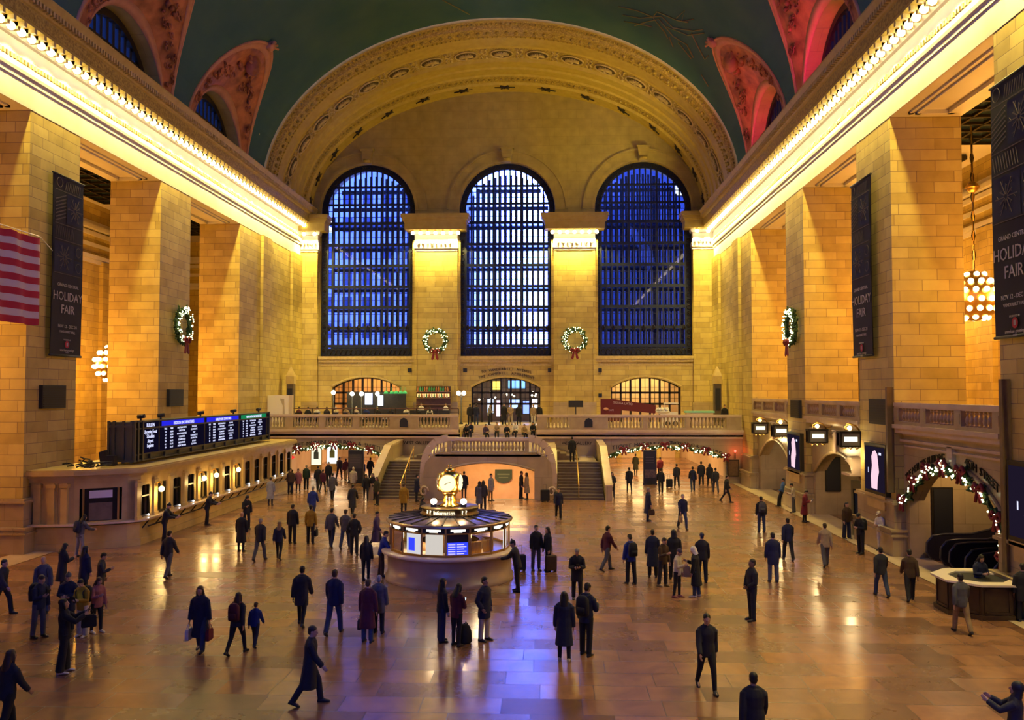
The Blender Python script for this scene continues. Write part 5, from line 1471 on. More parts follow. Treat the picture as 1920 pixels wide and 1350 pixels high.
mb = MB(); mb.obox((.05,.2,.9),(.25,0,0),(0,.05,0),(0,0,.33)); build('backrest', mb, BLACK, t, bev=.03); mb = MB(); mb.tube([(0,0,.08),(0,0,.46)], .04, 8)
for k in range(5): mb.tube([(0,0,.1),(.3*math.cos(k*1.257), .3*math.sin(k*1.257), .05)], .03, 6)
build('base', mb, BLACK, t)

nd = thing('kiosk_door', 'narrow dark glass kiosk doorway in the second right-hand arch', 'doorway', (18.62, 41.4, 0), R(-60))
mb = MB(); mb.box(-.55,-.42,-.1,.1,0,2.3); mb.box(.42,.55,-.1,.1,0,2.3); mb.box(-.55,.55,-.1,.1,2.2,2.6); build('frame', mb, GREENM, nd)
mb = MB(); mb.box(-.42,.42,-.02,.02,0,2.2); build('glass', mb, mat('kiosk_glass', (.02,.03,.06), .1), nd)
hd = thing('stone_canopy', 'rounded pale stone canopy lit from above in the second right-hand arch', 'canopy', (18.6, 42.0, 2.95))
mb = MB(); rs = []
for i in range(9):
    a = math.pi * i / 8; rs.append([(-.55*math.cos(a)*1.0, -1.1*math.sin(b)*1.0*.8, .8*math.cos(b)*math.sin(a*.5 + .78)) for b in [math.pi/2*j/6 for j in range(7)]])
mb.rings(rs, closed=False); mb.box(-.65,.65,-.9,.2,-.1,.02); build('hood', mb, BORDER, hd)
spot('added_wash', (19.0, 43.0, 4.7), (20.4, 43.4, 2.0), 130, (1,.70,.36), 80, .6)  # added spots without fixtures, brightening the dark right-hand lobbies
spot('added_wash', (19.6, 54.2, 4.6), (22.5, 60.5, 1.5), 480, (1,.76,.5), 90, .8)
spot('added_wash', (20.0, 33.5, 4.9), (21.2, 36.6, 1.2), 520, (1,.62,.28), 95, .9)
spot('added_wash', (19.6, 41.6, 4.7), (21.0, 49.0, 2.0), 420, (1,.68,.34), 90, .9)
for y, z0, z1, lab in ((36.75,2.6,7.0,'slim brown conduit up the near edge of the middle right-hand pillar'),(27.6,1.2,7.2,'slim brown conduit pole by the nearest right-hand pillar')):
    t = thing('conduit', lab, 'conduit', (A - .2, y, z0)); mb = MB(); mb.box(-.08,.2,-.09,.09,0,z1-z0); build('casing', mb, noisy('brown_metal', (.16,.10,.04), (.12,.075,.03), 3, .4) if y > 30 else bpy.data.materials['brown_metal'], t)
    mb = MB(); mb.tube([(.2,0,0),(.2,0,z1-z0)], .03, 6); build('pipe', mb, IRON, t)

# directory kiosks and notices under the west arches
for x, y, w, h, lab in ((-10.55,64.0,1.12,2.45,'tall black directory kiosk standing in the left garland arch'),(11.3,64.0,.95,2.5,'tall black directory kiosk standing in the right garland arch')):
    t = thing('directory_kiosk', lab, 'kiosk', (x, y, 0)); mb = MB(); mb.box(-w/2, w/2, -.2, .2, .0, h); build('case', mb, BLACK, t)
    mb = MB(); mb.box(-w/2 + .08, w/2 - .08, -.22, -.2, .5 if x > 0 else 1.1, 1.1 if x > 0 else h - .3); build('lit_panel', mb, noisy('kiosk_panel_%d' % int(h*100), (.05,.04,.035) if x < 0 else (.14,.09,.06), (.035,.03,.04), 6, .3), t)
    mb = MB()
    for k in range(3): mb.box(-w/2 + .14, w/2 - .2, -.225, -.2, h - .55 - k*.18, h - .50 - k*.18)
    build('text_lines', mb, BLINE, t); mb = MB(); mb.box(-w/2 - .04, w/2 + .04, -.24, .24, 0, .12); build('base', mb, BLACK, t)
t = thing('menu_board', 'brown framed notice board by the right end of the garland arch', 'notice board', (17.55, 64.8, 1.15)); mb = MB(); mb.box(-.42,.42,-.06,.1,-.62,.62); build('frame', mb, IRON, t)
mb = MB(); mb.box(-.36,.36,-.08,-.06,-.55,.55); build('notice', mb, noisy('brown_notice', (.14,.08,.03), (.1,.055,.02), 8, .5), t)
t = thing('alarm_beacon', 'small glowing red beacon lamp above the brown notice board', 'beacon', (17.7, 64.75, 2.35)); mb = MB(); mb.tube([(0,0,-.5),(0,0,0)], .03, 6); build('stem', mb, BLACK, t)
mb = MB(); mb.sphere((0,0,.06), .09, 8, 6); build('lens', mb, emis('red_beacon', (1,.05,.03), 9), t); point('beacon_light', (0,-.2,.06), 12, (1,.08,.05), .08, t)
for x, z, w, h, col, lab in ((-16.3,1.35,.85,1.7,(.9,.85,.6),'bright vertical shop poster left in the left underpass'),(-14.9,1.45,.9,1.7,(.85,.9,.85),'bright vertical shop poster with a green picture in the left underpass')):
    t = thing('poster_case', lab, 'poster', (x, 74, z)); mb = MB(); mb.box(-w/2-.06, w/2+.06, -.05, .06, -z, h/2+.08); build('frame', mb, noisy('poster_frame_%d' % int(-x), (.30,.22,.05), (.25,.17,.04), 3, .5), t)
    mb = MB(); mb.box(-w/2, w/2, -.07, -.05, -h/2, h/2); build('lit_sheet', mb, emis('poster_sheet_%d' % int(-x), col, 1.3), t); mb = MB(); mb.box(-w*.25, w*.25, -.09, -.07, -h*.2, h*.15); mb.sphere((0,-.08,.3), .16, 8, 5); build('picture', mb, mat('poster_picture_%d' % int(-x), (.05,.10,.12) if x < -16 else (.10,.16,.05), .5), t)
t = thing('direction_arrow', 'red arrow sign on the left edge of the left underpass', 'sign', (-16.2, 65.9, 1.75)); mb = MB()
mb.prism([(-.5,-.05),(.05,-.05),(.05,-.28),(.45,0),(.05,.28),(.05,.05),(-.5,.05)], lambda a, b, q: (a, q, b), -.05, .0); build('arrow', mb, emis('red_arrow', (1,.05,.04), 1.0), t); mb = MB(); mb.tube([(-.4,.03,-1.75),(-.4,.03,.1)], .03, 6); build('post', mb, IRON, t)
t = thing('bright_wall_sign', 'bluish lit screen over the walkway at the right of the left underpass', 'screen', (-9.6, 72.0, 2.4)); mb = MB(); mb.box(-.7,.7,-.06,.06,-.3,.3); build('case', mb, BLACK, t); mb = MB(); mb.box(-.64,.64,-.08,-.06,-.24,.24); build('display', mb, emis('blue_white_display', (.55,.55,1), 2.2), t)
mb = MB(); mb.tube([(0,0,.3),(0,0,.9)], .04, 6); build('hanger', mb, BLACK, t); point('screen_light', (0,-.6,-.3), 60, (.35,.4,1), .2, t)
t = thing('dining_sign', 'dark green shield-shaped sign on the lit wall inside the low middle arch', 'sign', (.55, 62.9, .65)); mb = MB()
mb.prism([(-.62,.5),(.62,.5),(.62,-.15),(.4,-.4),(0,-.5),(-.4,-.4),(-.62,-.15)], lambda a, b, q: (a, q, b), -.06, .04); build('board', mb, mat('sign_green', (.025,.05,.035), .5), t); mb = MB(); mb.box(-.45,.45,-.075,-.06,.1,.2); mb.box(-.35,.35,-.075,-.06,-.1,-.04); build('gilt_lines', mb, mat('sign_gilt', (.10,.14,.09), .5), t)

# ================================================================== BALCONY: CAFE, LAMPS, STALL
for i, (x, z, twin, lab) in enumerate(((-14.35,6.75,False,'globe lamp post at the left end of the balcony cafe'),(-12.75,6.65,False,'globe lamp post in the balcony cafe, second from the left'),(-11.95,6.65,False,'globe lamp post in the balcony cafe, third from the left'),(-10.6,6.65,False,'globe lamp post in the balcony cafe, fourth from the left'),(-3.5,6.7,True,'twin globe lamp post right of the cafe bar'))):
    t = thing('lamp_post', lab, 'lamp', (x, 72.0, BZ), 0, 'globe lamp posts of the balcony cafe'); h = z - BZ
    mb = MB(); mb.lathe([(.16,0),(.16,.08),(.05,.2),(.035,h - .1)], n=10)
    if twin: mb.tube([(-.22,0,h-.2),(0,0,h-.35),(.22,0,h-.2)], .03, 6)
    build('post', mb, BLACK, t)
    for u in ((-.22,.22) if twin else (0,)):
        mb = MB(); mb.sphere((u,0,h), .19, 10, 7); build('globe', mb, emis('cafe_globe_glow', (1,.92,.62), 9) if i == 0 else bpy.data.materials['cafe_globe_glow'], t)
    point('cafe_light', (0,-.35,h + .05), 40, (1,.78,.4), .15, t)
cr = thing('cafe_railing', 'dark iron railing in front of the balcony cafe tables', 'railing', (-16.4, 67.0, BZ))
mb = MB(); mb.box(0,13.2,-.04,.04,1.36,1.44); build('top_rail', mb, noisy('rail_wood', (.16,.08,.04), (.1,.05,.03), 3, .4), cr)
mb = MB(); mb.box(0,13.2,-.03,.03,.15,.2); mb.box(0,13.2,-.03,.03,1.1,1.14); build('lower_rail', mb, IRON, cr)
for i in range(9):
    mb = MB(); mb.box(i*1.65-.04, i*1.65+.04, -.04,.04,0,1.4); build('post', mb, IRON, cr)
bar = thing('back_bar', 'lit back bar with shelves of bottles under the left wreath', 'bar', (-6.2, 74.4, BZ))
mb = MB(); mb.box(-1.5,1.5,.2,.5,0,3.2); build('backboard', mb, noisy('bar_wood', (.12,.06,.03), (.08,.04,.02), 3, .4), bar)
for z in (1.6,2.2,2.75):
    mb = MB(); mb.box(-1.5,1.5,-.2,.25,z-.04,z); build('shelf', mb, BRASS, bar)
mb = MB(); mb.box(-1.4,1.4,.15,.2,2.28,2.55); build('lit_panel', mb, emis('bar_glow', (1,.45,.16), 2.2), bar)
mb = MB(); mb.box(-1.7,1.7,-2.0,-1.6,0,1.15); build('counter', mb, BLACK, bar)
def bottle(x, y, z, m, lab, i):
    t = tag(link('bottle', BOT[m], None, (x, y, z)), lab, 'bottle', 'bottles on the cafe bar shelves')
BOT = []
for nm, col in (('green_bottle_glass',(.05,.30,.12)),('amber_bottle_glass',(.35,.14,.03)),('clear_bottle_glass',(.6,.6,.62))):
    mb = MB(); mb.lathe([(.075,0),(.08,.05),(.08,.26),(.03,.34),(.025,.42),(.03,.43)], n=8); BOT.append(mb.mesh(mat(nm, col, .1, spec=.7)))
for k in range(14): bottle(-7.5 + k*.2, 74.25, BZ + 2.75, (0 if k in (1,2,5,6,7,10,11) else 1), 'small bottle standing along the lit shelf of the back bar', k)
for k in range(12): bottle(-7.4 + k*.22, 74.25, BZ + 2.2, k % 3, 'small bottle standing along the lit shelf of the back bar', k)
b2 = thing('green_lamp_bar', 'dark cafe bar with green-shaded lamps before the left shop window', 'bar', (-11.2, 74.3, BZ))
mb = MB(); mb.box(-2.6,2.6,-.35,.3,0,1.15); build('counter', mb, BLACK, b2); mb = MB(); mb.box(-2.6,2.6,.3,.4,1.15,2.7); build('backboard', mb, noisy('dark_bar_back', (.03,.035,.03), (.05,.05,.04), 5, .3), b2)
mb = MB(); mb.box(-1.0,-.35,.2,.29,1.6,2.6); mb.box(.1,.6,.2,.29,1.5,2.4); build('menu_screens', mb, emis('menu_screen_glow', (.75,.8,1), 1.8), b2)
for k, u in enumerate((.9,1.4,1.8,2.2,2.55)):
    mb = MB(); mb.lathe([(.22,2.55),(.16,2.72),(.05,2.8)], (u,0,0), 10); mb.tube([(u,0,2.8),(u,0,3.1)], .015, 5); build('green_shade', mb, mat('green_shade', (.04,.30,.10), .3, emit=(.05,.5,.15), es=.5) if k == 0 else bpy.data.materials['green_shade'], b2)
TABLE_N = ['nearest the white partition', 'second from the white partition', 'third from the white partition', 'in the middle of the terrace', 'before the green-lamp bar', 'before the lit back bar']
for i, x in enumerate((-15.6,-14.1,-12.6,-11.1,-9.3,-7.0)):
    t = thing('cafe_table', 'small cafe table with white cloth, ' + TABLE_N[i], 'table', (x, 69.0, BZ), 0, 'cafe tables on the balcony')
    mb = MB(); mb.lathe([(.4,.74),(.42,.76),(.42,.78)], n=14); mb.lathe([(.40,.5),(.42,.76)], n=14, cap=False); build('tablecloth_top', mb, WHITE, t); mb = MB(); mb.lathe([(.25,0),(.25,.04),(.04,.08),(.04,.74)], n=10); build('pedestal', mb, IRON, t)
pt = thing('white_partition', 'plain cream partition panel at the left end of the balcony', 'partition', (-17.1, 66.3, BZ)); mb = MB(); mb.box(-1.2,.7,-.05,.05,0,2.45); build('panel', mb, mat('cream_panel', (.86,.76,.50), .6), pt)
mb = MB(); mb.box(.7,1.0,-.08,.2,0,2.45); build('post', mb, mat('cream_post', (.62,.48,.26), .6), pt); mb = MB(); mb.prism([(.0,2.2),(.35,2.15),(.42,.4),(.2,.35),(.25,1.6)], lambda a, b, q: (a, q, b), -.07, -.05); build('arrow_cutout', mb, mat('beige_panel', (.5,.4,.22), .6), pt)
st = thing('stall_banner', 'dark red slanting stall canopy lettered in white on the right of the balcony', 'stall', (10.0, 69.0, BZ)); MAR = mat('maroon_cloth', (.10,.008,.014), .7)
mb = MB(); mb.prism([(-2.0,.4),(-2.0,2.15),(-1.0,2.15),(2.35,1.65),(2.3,1.0),(-.4,1.25),(-.5,.4)], lambda a, b, q: (a, q, b), -.3, .3); build('cloth', mb, MAR, st); mb = MB(); put_text(mb, 'SIERRA LATO', .26, (-.25,-.31,1.72), (1,0,-.1), (0,0,1), .01); put_text(mb, 'CAFE', .18, (-1.2,-.31,1.2), (1,0,0), (0,0,1), .01); build('lettering', mb, mat('stall_letters', (.5,.4,.4), .6), st)
mb = MB(); mb.sphere((-1.6,-.33,1.35), .2, 8, 5, .6); build('emblem', mb, mat('stall_emblem', (.6,.3,.2), .5), st); mb = MB()
for u in (-1.9,2.2): mb.tube([(u,0,0),(u,0,1.2)], .04, 6)
build('legs_frame', mb, BLACK, st)
t = thing('mint_counter', 'mint green counter slab on the balcony right of the stall', 'counter', (15.8, 69.0, BZ)); mb = MB(); mb.box(-1.15,1.15,-.4,.4,1.05,1.2); build('top', mb, mat('mint_paint', (.20,.48,.34), .5), t); mb = MB(); mb.box(-1.05,1.05,-.35,.35,0,1.05); build('body', mb, BORDER, t)
t = thing('juice_cart', 'small pale cart with a striped canopy beside the stall', 'cart', (13.6, 69.2, BZ)); mb = MB(); mb.box(-.5,.5,-.3,.3,.2,1.1); build('body', mb, WHITE, t); mb = MB(); mb.box(-.55,.55,-.35,.35,1.75,1.85)
for u in (-.48,.48): mb.tube([(u,0,1.1),(u,0,1.8)], .025, 6)
build('canopy', mb, WHITE, t)
for u in (-.3,.3):
    mb = MB(); mb.tube([(u,-.32,.2),(u,-.27,.2)], .2, 12); build('wheel', mb, BLACK, t)
t = thing('stone_urn', 'pile of white blossoms in a bowl on the balcony near the mint counter', 'bowl', (12.75, 67.6, BZ)); mb = MB(); mb.lathe([(.2,0),(.1,.1),(.1,.9),(.5,1.1),(.55,1.2)], n=14); build('bowl', mb, WHITE, t); mb = MB(); rnd = random.Random(3)
for i in range(24): mb.sphere((rnd.uniform(-.45,.45), rnd.uniform(-.3,.3), 1.22 + rnd.random()*.18), .12, 6, 4)
build('blossoms', mb, WHITE, t)
for s, lab in ((-1,'pointed stone pylon by the left wall of the balcony'),(1,'pointed stone pylon by the right wall of the balcony')):
    t = thing('stone_pylon', lab, 'pylon', (s*17.5, 70.4, BZ), 0, 'pointed pylons at the ends of the balcony'); mb = MB(); mb.box(-.28,.28,-.3,.3,0,3.35); build('shaft', mb, noisy('dark_stone_%d' % s, (.10,.075,.045), (.07,.05,.03), 3, .5), t)
    mb = MB(); mb.rings([[(-.34,-.36,3.35),(.34,-.36,3.35),(.34,.36,3.35),(-.34,.36,3.35)],[(-.34,-.36,4.0),(.34,-.36,4.0),(.34,.36,4.0),(-.34,.36,4.0)],[(-.03,-.03,4.8),(.03,-.03,4.8),(.03,.03,4.8),(-.03,.03,4.8)]], smooth=False); build('hood', mb, OST, t)
    mb = MB(); mb.box(-.2,.2,-.33,-.3,1.2,3.0); build('dark_panel', mb, BLACK, t)
t = thing('table_plaque', 'black plaque panel above the right balcony balustrade', 'plaque', (6.15, 73.6, BZ)); mb = MB(); mb.box(-.62,.62,-.05,.05,1.4,2.0); build('panel', mb, BLACK, t); mb = MB(); mb.box(-.05,.05,-.04,.04,0,1.4); build('post', mb, BLACK, t)
# shop lobby glow behind the low windows
LOBBY = [(-12.4,(1,.55,.18),240,80.0),(.05,(.35,.45,1),22,79.5),(12.35,(1,.74,.32),320,80.0)]
for x, col, pw, y in LOBBY: area('lobby_light', (x, y, 8.3), 5, 2, pw, col)
for i, (x, z, w, h, col, lab) in enumerate(((-1.55,5.5,.55,1.3,(.6,.75,1),'tall white and blue shop display seen through the middle lobby doors, left'),(-.75,5.3,.5,1.5,(1,.65,.85),'tall white and pink shop display seen through the middle lobby doors'),(.7,5.7,1.0,.8,(.35,.5,1),'blue glowing picture seen through the middle lobby doors'),(1.75,5.4,.55,1.2,(.2,.3,1),'deep blue shop display seen through the middle lobby doors, right'),(2.55,5.5,.5,1.3,(.9,.85,1),'white shop display at the right end of the middle lobby doors'),(-1.1,7.4,.9,.8,(1,.7,.1),'yellow lit window high in the middle lobby'),(.9,7.5,1.6,.7,(.2,.45,.9),'blue star window high in the middle lobby'))):
    t = thing('shop_display', lab, 'display', (x, 79.5, z)); mb = MB(); mb.box(-w/2-.05,w/2+.05,0,.15,-h/2-.05,h/2+.05); build('case', mb, BLACK, t); mb = MB(); mb.box(-w/2,w/2,-.02,0,-h/2,h/2); build('lit_face', mb, emis('shop_display_%d' % i, col, 2.4), t)
for i in range(14):
    rnd = random.Random(50 + i); t = thing('lobby_lamp', 'tiny sparkling holiday lamp inside the middle lobby', 'lamp', (rnd.uniform(-2.8,2.8), 78.6 + rnd.random()*.8, rnd.uniform(6.1,6.8)), 0, 'holiday lamps in the middle lobby')
    mb = MB(); mb.sphere((0,0,0), .09, 6, 4); build('bulb', mb, emis('lobby_bulb', (1,.95,.7), 7) if i == 0 else bpy.data.materials['lobby_bulb'], t); mb = MB(); mb.tube([(0,0,.05),(0,0,8.5 - t.location.z)], .012, 4); build('wire', mb, BLACK, t)
# ================================================================== PEOPLE
def _dirv(sg, f, o):
    f, o = R(f), R(o); return Vector((sg * math.sin(o), -math.sin(f) * math.cos(o), -math.cos(f) * math.cos(o)))
# arms: (upper fwd, upper out, fore fwd, fore out) for +x and -x side; legs: (thigh fwd, shin fwd) ; lean of the spine forward, head nod
POSES = {
 'stand':   dict(a=[(4,9,10,4),(2,9,12,3)], l=[(2,0),(-3,-5)], lean=2, nod=4),
 'pockets': dict(a=[(-12,22,28,-18),(-12,22,28,-18)], l=[(3,-2),(-2,-4)], lean=1, nod=2),
 'phone':   dict(a=[(12,10,100,-32),(10,10,96,-34)], l=[(2,0),(-2,-5)], lean=4, nod=26),
 'phone1':  dict(a=[(4,9,12,3),(18,10,112,-20)], l=[(4,0),(-4,-8)], lean=3, nod=22),
 'photo':   dict(a=[(62,12,118,-22),(58,14,122,-24)], l=[(5,0),(-5,-8)], lean=-2, nod=-6),
 'walk':    dict(a=[(-20,8,-2,4),(22,7,38,2)], l=[(24,8),(-16,-34)], lean=4, nod=4),
 'walk2':   dict(a=[(20,8,36,2),(-20,8,-4,4)], l=[(-15,-36),(22,10)], lean=4, nod=4),
 'bags':    dict(a=[(2,12,4,8),(2,12,4,8)], l=[(14,4),(-12,-24)], lean=3, nod=4),
 'crossed': dict(a=[(16,12,78,-58),(18,12,74,-58)], l=[(3,0),(-2,-4)], lean=0, nod=8),
 'clasp':   dict(a=[(8,12,48,-40),(8,12,48,-40)], l=[(3,0),(-3,-4)], lean=-2, nod=0),
 'counter': dict(a=[(42,8,78,-6),(38,10,76,-10)], l=[(-4,-8),(6,-2)], lean=12, nod=10),
 'lean':    dict(a=[(6,10,62,-32),(4,12,40,-22)], l=[(22,6),(14,2)], lean=-10, nod=16),
 'sit':     dict(a=[(28,10,82,-24),(24,10,78,-26)], l=[(84,4),(82,-4)], lean=10, nod=12),
}
def pose_joints(pn):
    p = POSES[pn]; J = {}
    sp = Vector((0, -math.sin(R(p['lean'])), math.cos(R(p['lean'])))); fw = Vector((0, -math.cos(R(p['lean'])), -math.sin(R(p['lean']))))
    low = 0
    for i, sg in enumerate((1, -1)):
        hip = Vector((sg*.092, 0, 0)); tf, sf = p['l'][i]
        kn = hip + _dirv(sg, tf, 2.5) * .43; an = kn + _dirv(sg, sf, 1) * .41
        J['hip', sg] = hip; J['kn', sg] = kn; J['an', sg] = an; J['sf', sg] = sf; low = min(low, an.z - .085 - (.05 if sf < -20 else 0))
        sh = sp * .445 + Vector((sg*.170, 0, 0)); uf, uo, ff, fo = p['a'][i]
        el = sh + _dirv(sg, uf, uo) * .285; wr = el + _dirv(sg, ff, fo) * .25
        J['sh', sg] = sh; J['el', sg] = el; J['wr', sg] = wr; J['hd', sg] = _dirv(sg, ff + 8, fo)
    J['z'] = -low; J['sp'] = sp; J['fw'] = fw
    nd = R(p['lean'] + p['nod']); J['hsp'] = Vector((0, -math.sin(nd), math.cos(nd))); J['hfw'] = Vector((0, -math.cos(nd), -math.sin(nd)))
    for k in list(J):
        if isinstance(k, tuple) and k[0] in ('hip','kn','an','sh','el','wr'): J[k] = J[k] + Vector((0,0,-low))
    J['root'] = Vector((0,0,-low)); J['nk'] = J['root'] + sp * .575
    return J
def ering(c, ax, ay, rx, ry, n=14):
    return [c + ax*(rx*math.cos(2*math.pi*i/n)) + ay*(ry*math.sin(2*math.pi*i/n)) for i in range(n)]
def limb(mb, pts, rr, n=10): mb.tube(pts, 0, n, True, rr)
def sphere_at(mb, c, r, n=10, m=7, s=(1,1,1), frame=None):
    rs = []
    fr = frame or (Vector((1,0,0)), Vector((0,1,0)), Vector((0,0,1)))
    for i in range(m + 1):
        t = math.pi * i / m; q = max(math.sin(t), .02)
        rs.append([c + fr[0]*(r*s[0]*q*math.cos(2*math.pi*j/n)) + fr[1]*(r*s[1]*q*math.sin(2*math.pi*j/n)) + fr[2]*(-r*s[2]*math.cos(t)) for j in range(n)])
    mb.rings(rs, True)
def remeshed(mb, vox, smooth=3, ratio=.35):
    o = link('t', mb.mesh(None)); 
    m = o.modifiers.new('r', 'REMESH'); m.mode = 'VOXEL'; m.voxel_size = vox; m.use_smooth_shade = True
    m = o.modifiers.new('s', 'SMOOTH'); m.factor = .5; m.iterations = smooth
    if ratio < 1: m = o.modifiers.new('d', 'DECIMATE'); m.ratio = ratio
    dg = bpy.context.evaluated_depsgraph_get(); dg.update()
    me = bpy.data.meshes.new_from_object(o.evaluated_get(dg)); old = o.data
    bpy.data.objects.remove(o); bpy.data.meshes.remove(old)
    for p in me.polygons: p.use_smooth = True
    me.materials.clear(); me.materials.append(SKIN[0])
    return me
SKIN = [noisy('skin_light', (.45,.26,.17), (.40,.22,.14), 8, .5), noisy('skin_brown', (.16,.08,.045), (.13,.065,.035), 8, .5)]
TORSO = [(-.10,.11,.085),(-.03,.155,.11),(.06,.162,.112),(.17,.138,.098),(.29,.152,.108),(.38,.170,.112),(.44,.160,.098),(.49,.128,.082),(.53,.088,.070),(.57,.060,.060)]
X_ = Vector((1,0,0))
def torso(mb, J, e=0.0, h0=-.2, h1=.58, extra=()):
    rs = []
    for h, rx, ry in list(extra) + [t for t in TORSO if h0 <= t[0] <= h1]:
        rs.append(ering(J['root'] + J['sp']*h, X_, J['fw'], rx + e, ry + e))
    mb.rings(rs)
_pc = {}
def body_mesh(pn):
    k = ('body', pn)
    if k in _pc: return _pc[k]
    J = pose_joints(pn); mb = MB(); torso(mb, J)
    nk = J['nk']; hs, hf = J['hsp'], J['hfw']
    mb.tube([J['root'] + J['sp']*.53, nk + hs*.07], .056, 10)
    b = nk + hs*.008
    HEAD = [(.0,.045,.05,-.01),(.012,.047,.062,.022),(.035,.058,.078,.012),(.07,.068,.088,.006),(.11,.074,.096,.002),(.15,.075,.098,-.002),(.185,.068,.090,-.006),(.212,.050,.068,-.008),(.230,.022,.030,-.008)]
    mb.rings([ering(b + hs*h + hf*o, X_, hf, rx, ry) for h, rx, ry, o in HEAD])
    fc = b + hf*.09
    mb.tube([fc + hs*.128 + hf*.0, fc + hs*.095 + hf*.02, fc + hs*.078 + hf*.028, fc + hs*.07], 0, 7, True, [.010,.014,.016,.010])   # nose
    for sg in (1, -1):
        sphere_at(mb, b + hs*.10 + X_*(sg*.077) - hf*.005, .026, 8, 5, (.4,.7,1), (X_, hf, hs))                  # ear
        sphere_at(mb, fc + hs*.118 + X_*(sg*.033) - hf*.004, .020, 8, 5)                                         # brow
        sphere_at(mb, fc + hs*.075 + X_*(sg*.036) - hf*.018, .022, 8, 5)                                         # cheek
    mb.tube([fc + hs*.043 - X_*.024, fc + hs*.045 + hf*.006, fc + hs*.043 + X_*.024], .009, 6); mb.tube([fc + hs*.034 - X_*.02, fc + hs*.033 + hf*.005, fc + hs*.034 + X_*.02], .009, 6)
    sphere_at(mb, fc + hs*.012 - hf*.018, .024, 8, 5)
    for sg in (1, -1):
        limb(mb, [J['sh',sg], J['sh',sg].lerp(J['el',sg], .5), J['el',sg], J['el',sg].lerp(J['wr',sg], .35), J['wr',sg]], [.050,.047,.038,.038,.025])
        sphere_at(mb, J['sh',sg], .05); mb.tube([J['root'] + J['sp']*.53 + X_*(sg*.03), J['sh',sg]], 0, 8, True, [.05,.045])
        h = J['hd',sg].normalized(); w = J['wr',sg]; pn_ = (X_*(-sg) - h*(X_*(-sg)).dot(h)).normalized(); ac = h.cross(pn_).normalized()
        if pn_.length < .5: pn_ = Vector((0,1,0))
        mb.rings([ering(w + h*d, ac, pn_, a_, b_, 10) for d, a_, b_ in ((-.01,.026,.02),(.02,.034,.019),(.06,.042,.017),(.09,.041,.015))])
        thumb_side = 1 if (ac.y < 0) else -1
        for q in range(4):
            L = (.066,.078,.072,.055)[q]; f0 = w + h*.082 + ac*((q - 1.5)*.0205*thumb_side*-1)
            mb.tube([f0, f0 + h*L*.45 + pn_*.004, f0 + h*L*.78 + pn_*.016, f0 + h*L*.95 + pn_*.032], 0, 7, True, [.0095,.009,.0085,.006])
        t0 = w + h*.025 + ac*(.032*thumb_side); mb.tube([t0, t0 + h*.03 + ac*(.022*thumb_side) + pn_*.008, t0 + h*.06 + ac*(.028*thumb_side) + pn_*.02], 0, 7, True, [.013,.011,.008])
        limb(mb, [J['hip',sg], J['hip',sg].lerp(J['kn',sg], .5), J['kn',sg], J['kn',sg].lerp(J['an',sg], .35), J['an',sg]], [.085,.072,.052,.052,.036])
        an = J['an',sg]; tilt = max(0, -J['sf',sg] - 12); fd = Vector((0, -math.cos(R(tilt)), -math.sin(R(tilt))))
        mb.tube([an + Vector((0,.03,-.03)), an + fd*.06 + Vector((0,0,-.04)), an + fd*.16 + Vector((0,0,-.055))], 0, 8, True, [.034,.034,.022])
    _pc[k] = remeshed(mb, .0085, 2, .22); return _pc[k]
def top_mesh(pn, kind):
    k = ('top', pn, kind)
    if k in _pc: return _pc[k]
    J = pose_joints(pn); mb = MB(); e = {'J':.026,'H':.040,'C':.034,'S':.016}[kind]
    ex = {'J':[(-.13,.150,.105),(-.08,.160,.112)], 'S':[(-.04,.15,.104)], 'H':[(-.30,.165,.12),(-.16,.165,.122)], 'C':[(-.52,.205,.165),(-.30,.180,.140),(-.12,.168,.122)]}[kind]
    if pn == 'sit': ex = [(-.10,.165,.12)]
    torso(mb, J, e, -.04, .53, ex)
    nk = J['root'] + J['sp']*.51
    mb.rings([ering(nk + J['sp']*h, X_, J['fw'], r, r*.95) for h, r in ((-.06,.12),(0,.095),(.045,.085),(.07,.084))])
    for sg in (1, -1):
        q = e * .75
        limb(mb, [J['sh',sg] - J['sp']*.0, J['sh',sg].lerp(J['el',sg], .5), J['el',sg], J['el',sg].lerp(J['wr',sg], .5), J['wr',sg] - J['hd',sg]*.005], [.060+q,.054+q,.048+q,.044+q,.036+q])
        sphere_at(mb, J['sh',sg] - X_*(sg*.012) - J['sp']*.008, .056 + q*.7)
        mb.tube([J['root'] + J['sp']*.525 + X_*(sg*.05), J['sh',sg] + J['sp']*.004], 0, 8, True, [.058 + q*.4, .050 + q*.6])
    if kind == 'H':
        for h in (0,): pass
    _pc[k] = remeshed(mb, .013, 3, .45); return _pc[k]
def legs_mesh(pn, kind):
    k = ('legs', pn, kind)
    if k in _pc: return _pc[k]
    J = pose_joints(pn); mb = MB(); e = .012; torso(mb, J, e, -.11, .1)
    w = {'T':(.078,.068),'W':(.092,.100),'N':(.066,.050)}[kind]
    for sg in (1, -1):
        an = J['an',sg]
        limb(mb, [J['hip',sg], J['hip',sg].lerp(J['kn',sg], .5), J['kn',sg], J['kn',sg].lerp(an, .5), an + Vector((0,0,-.02))], [.104,.090,w[0],(w[0]+w[1])/2,w[1]])
    _pc[k] = remeshed(mb, .013, 3, .45); return _pc[k]
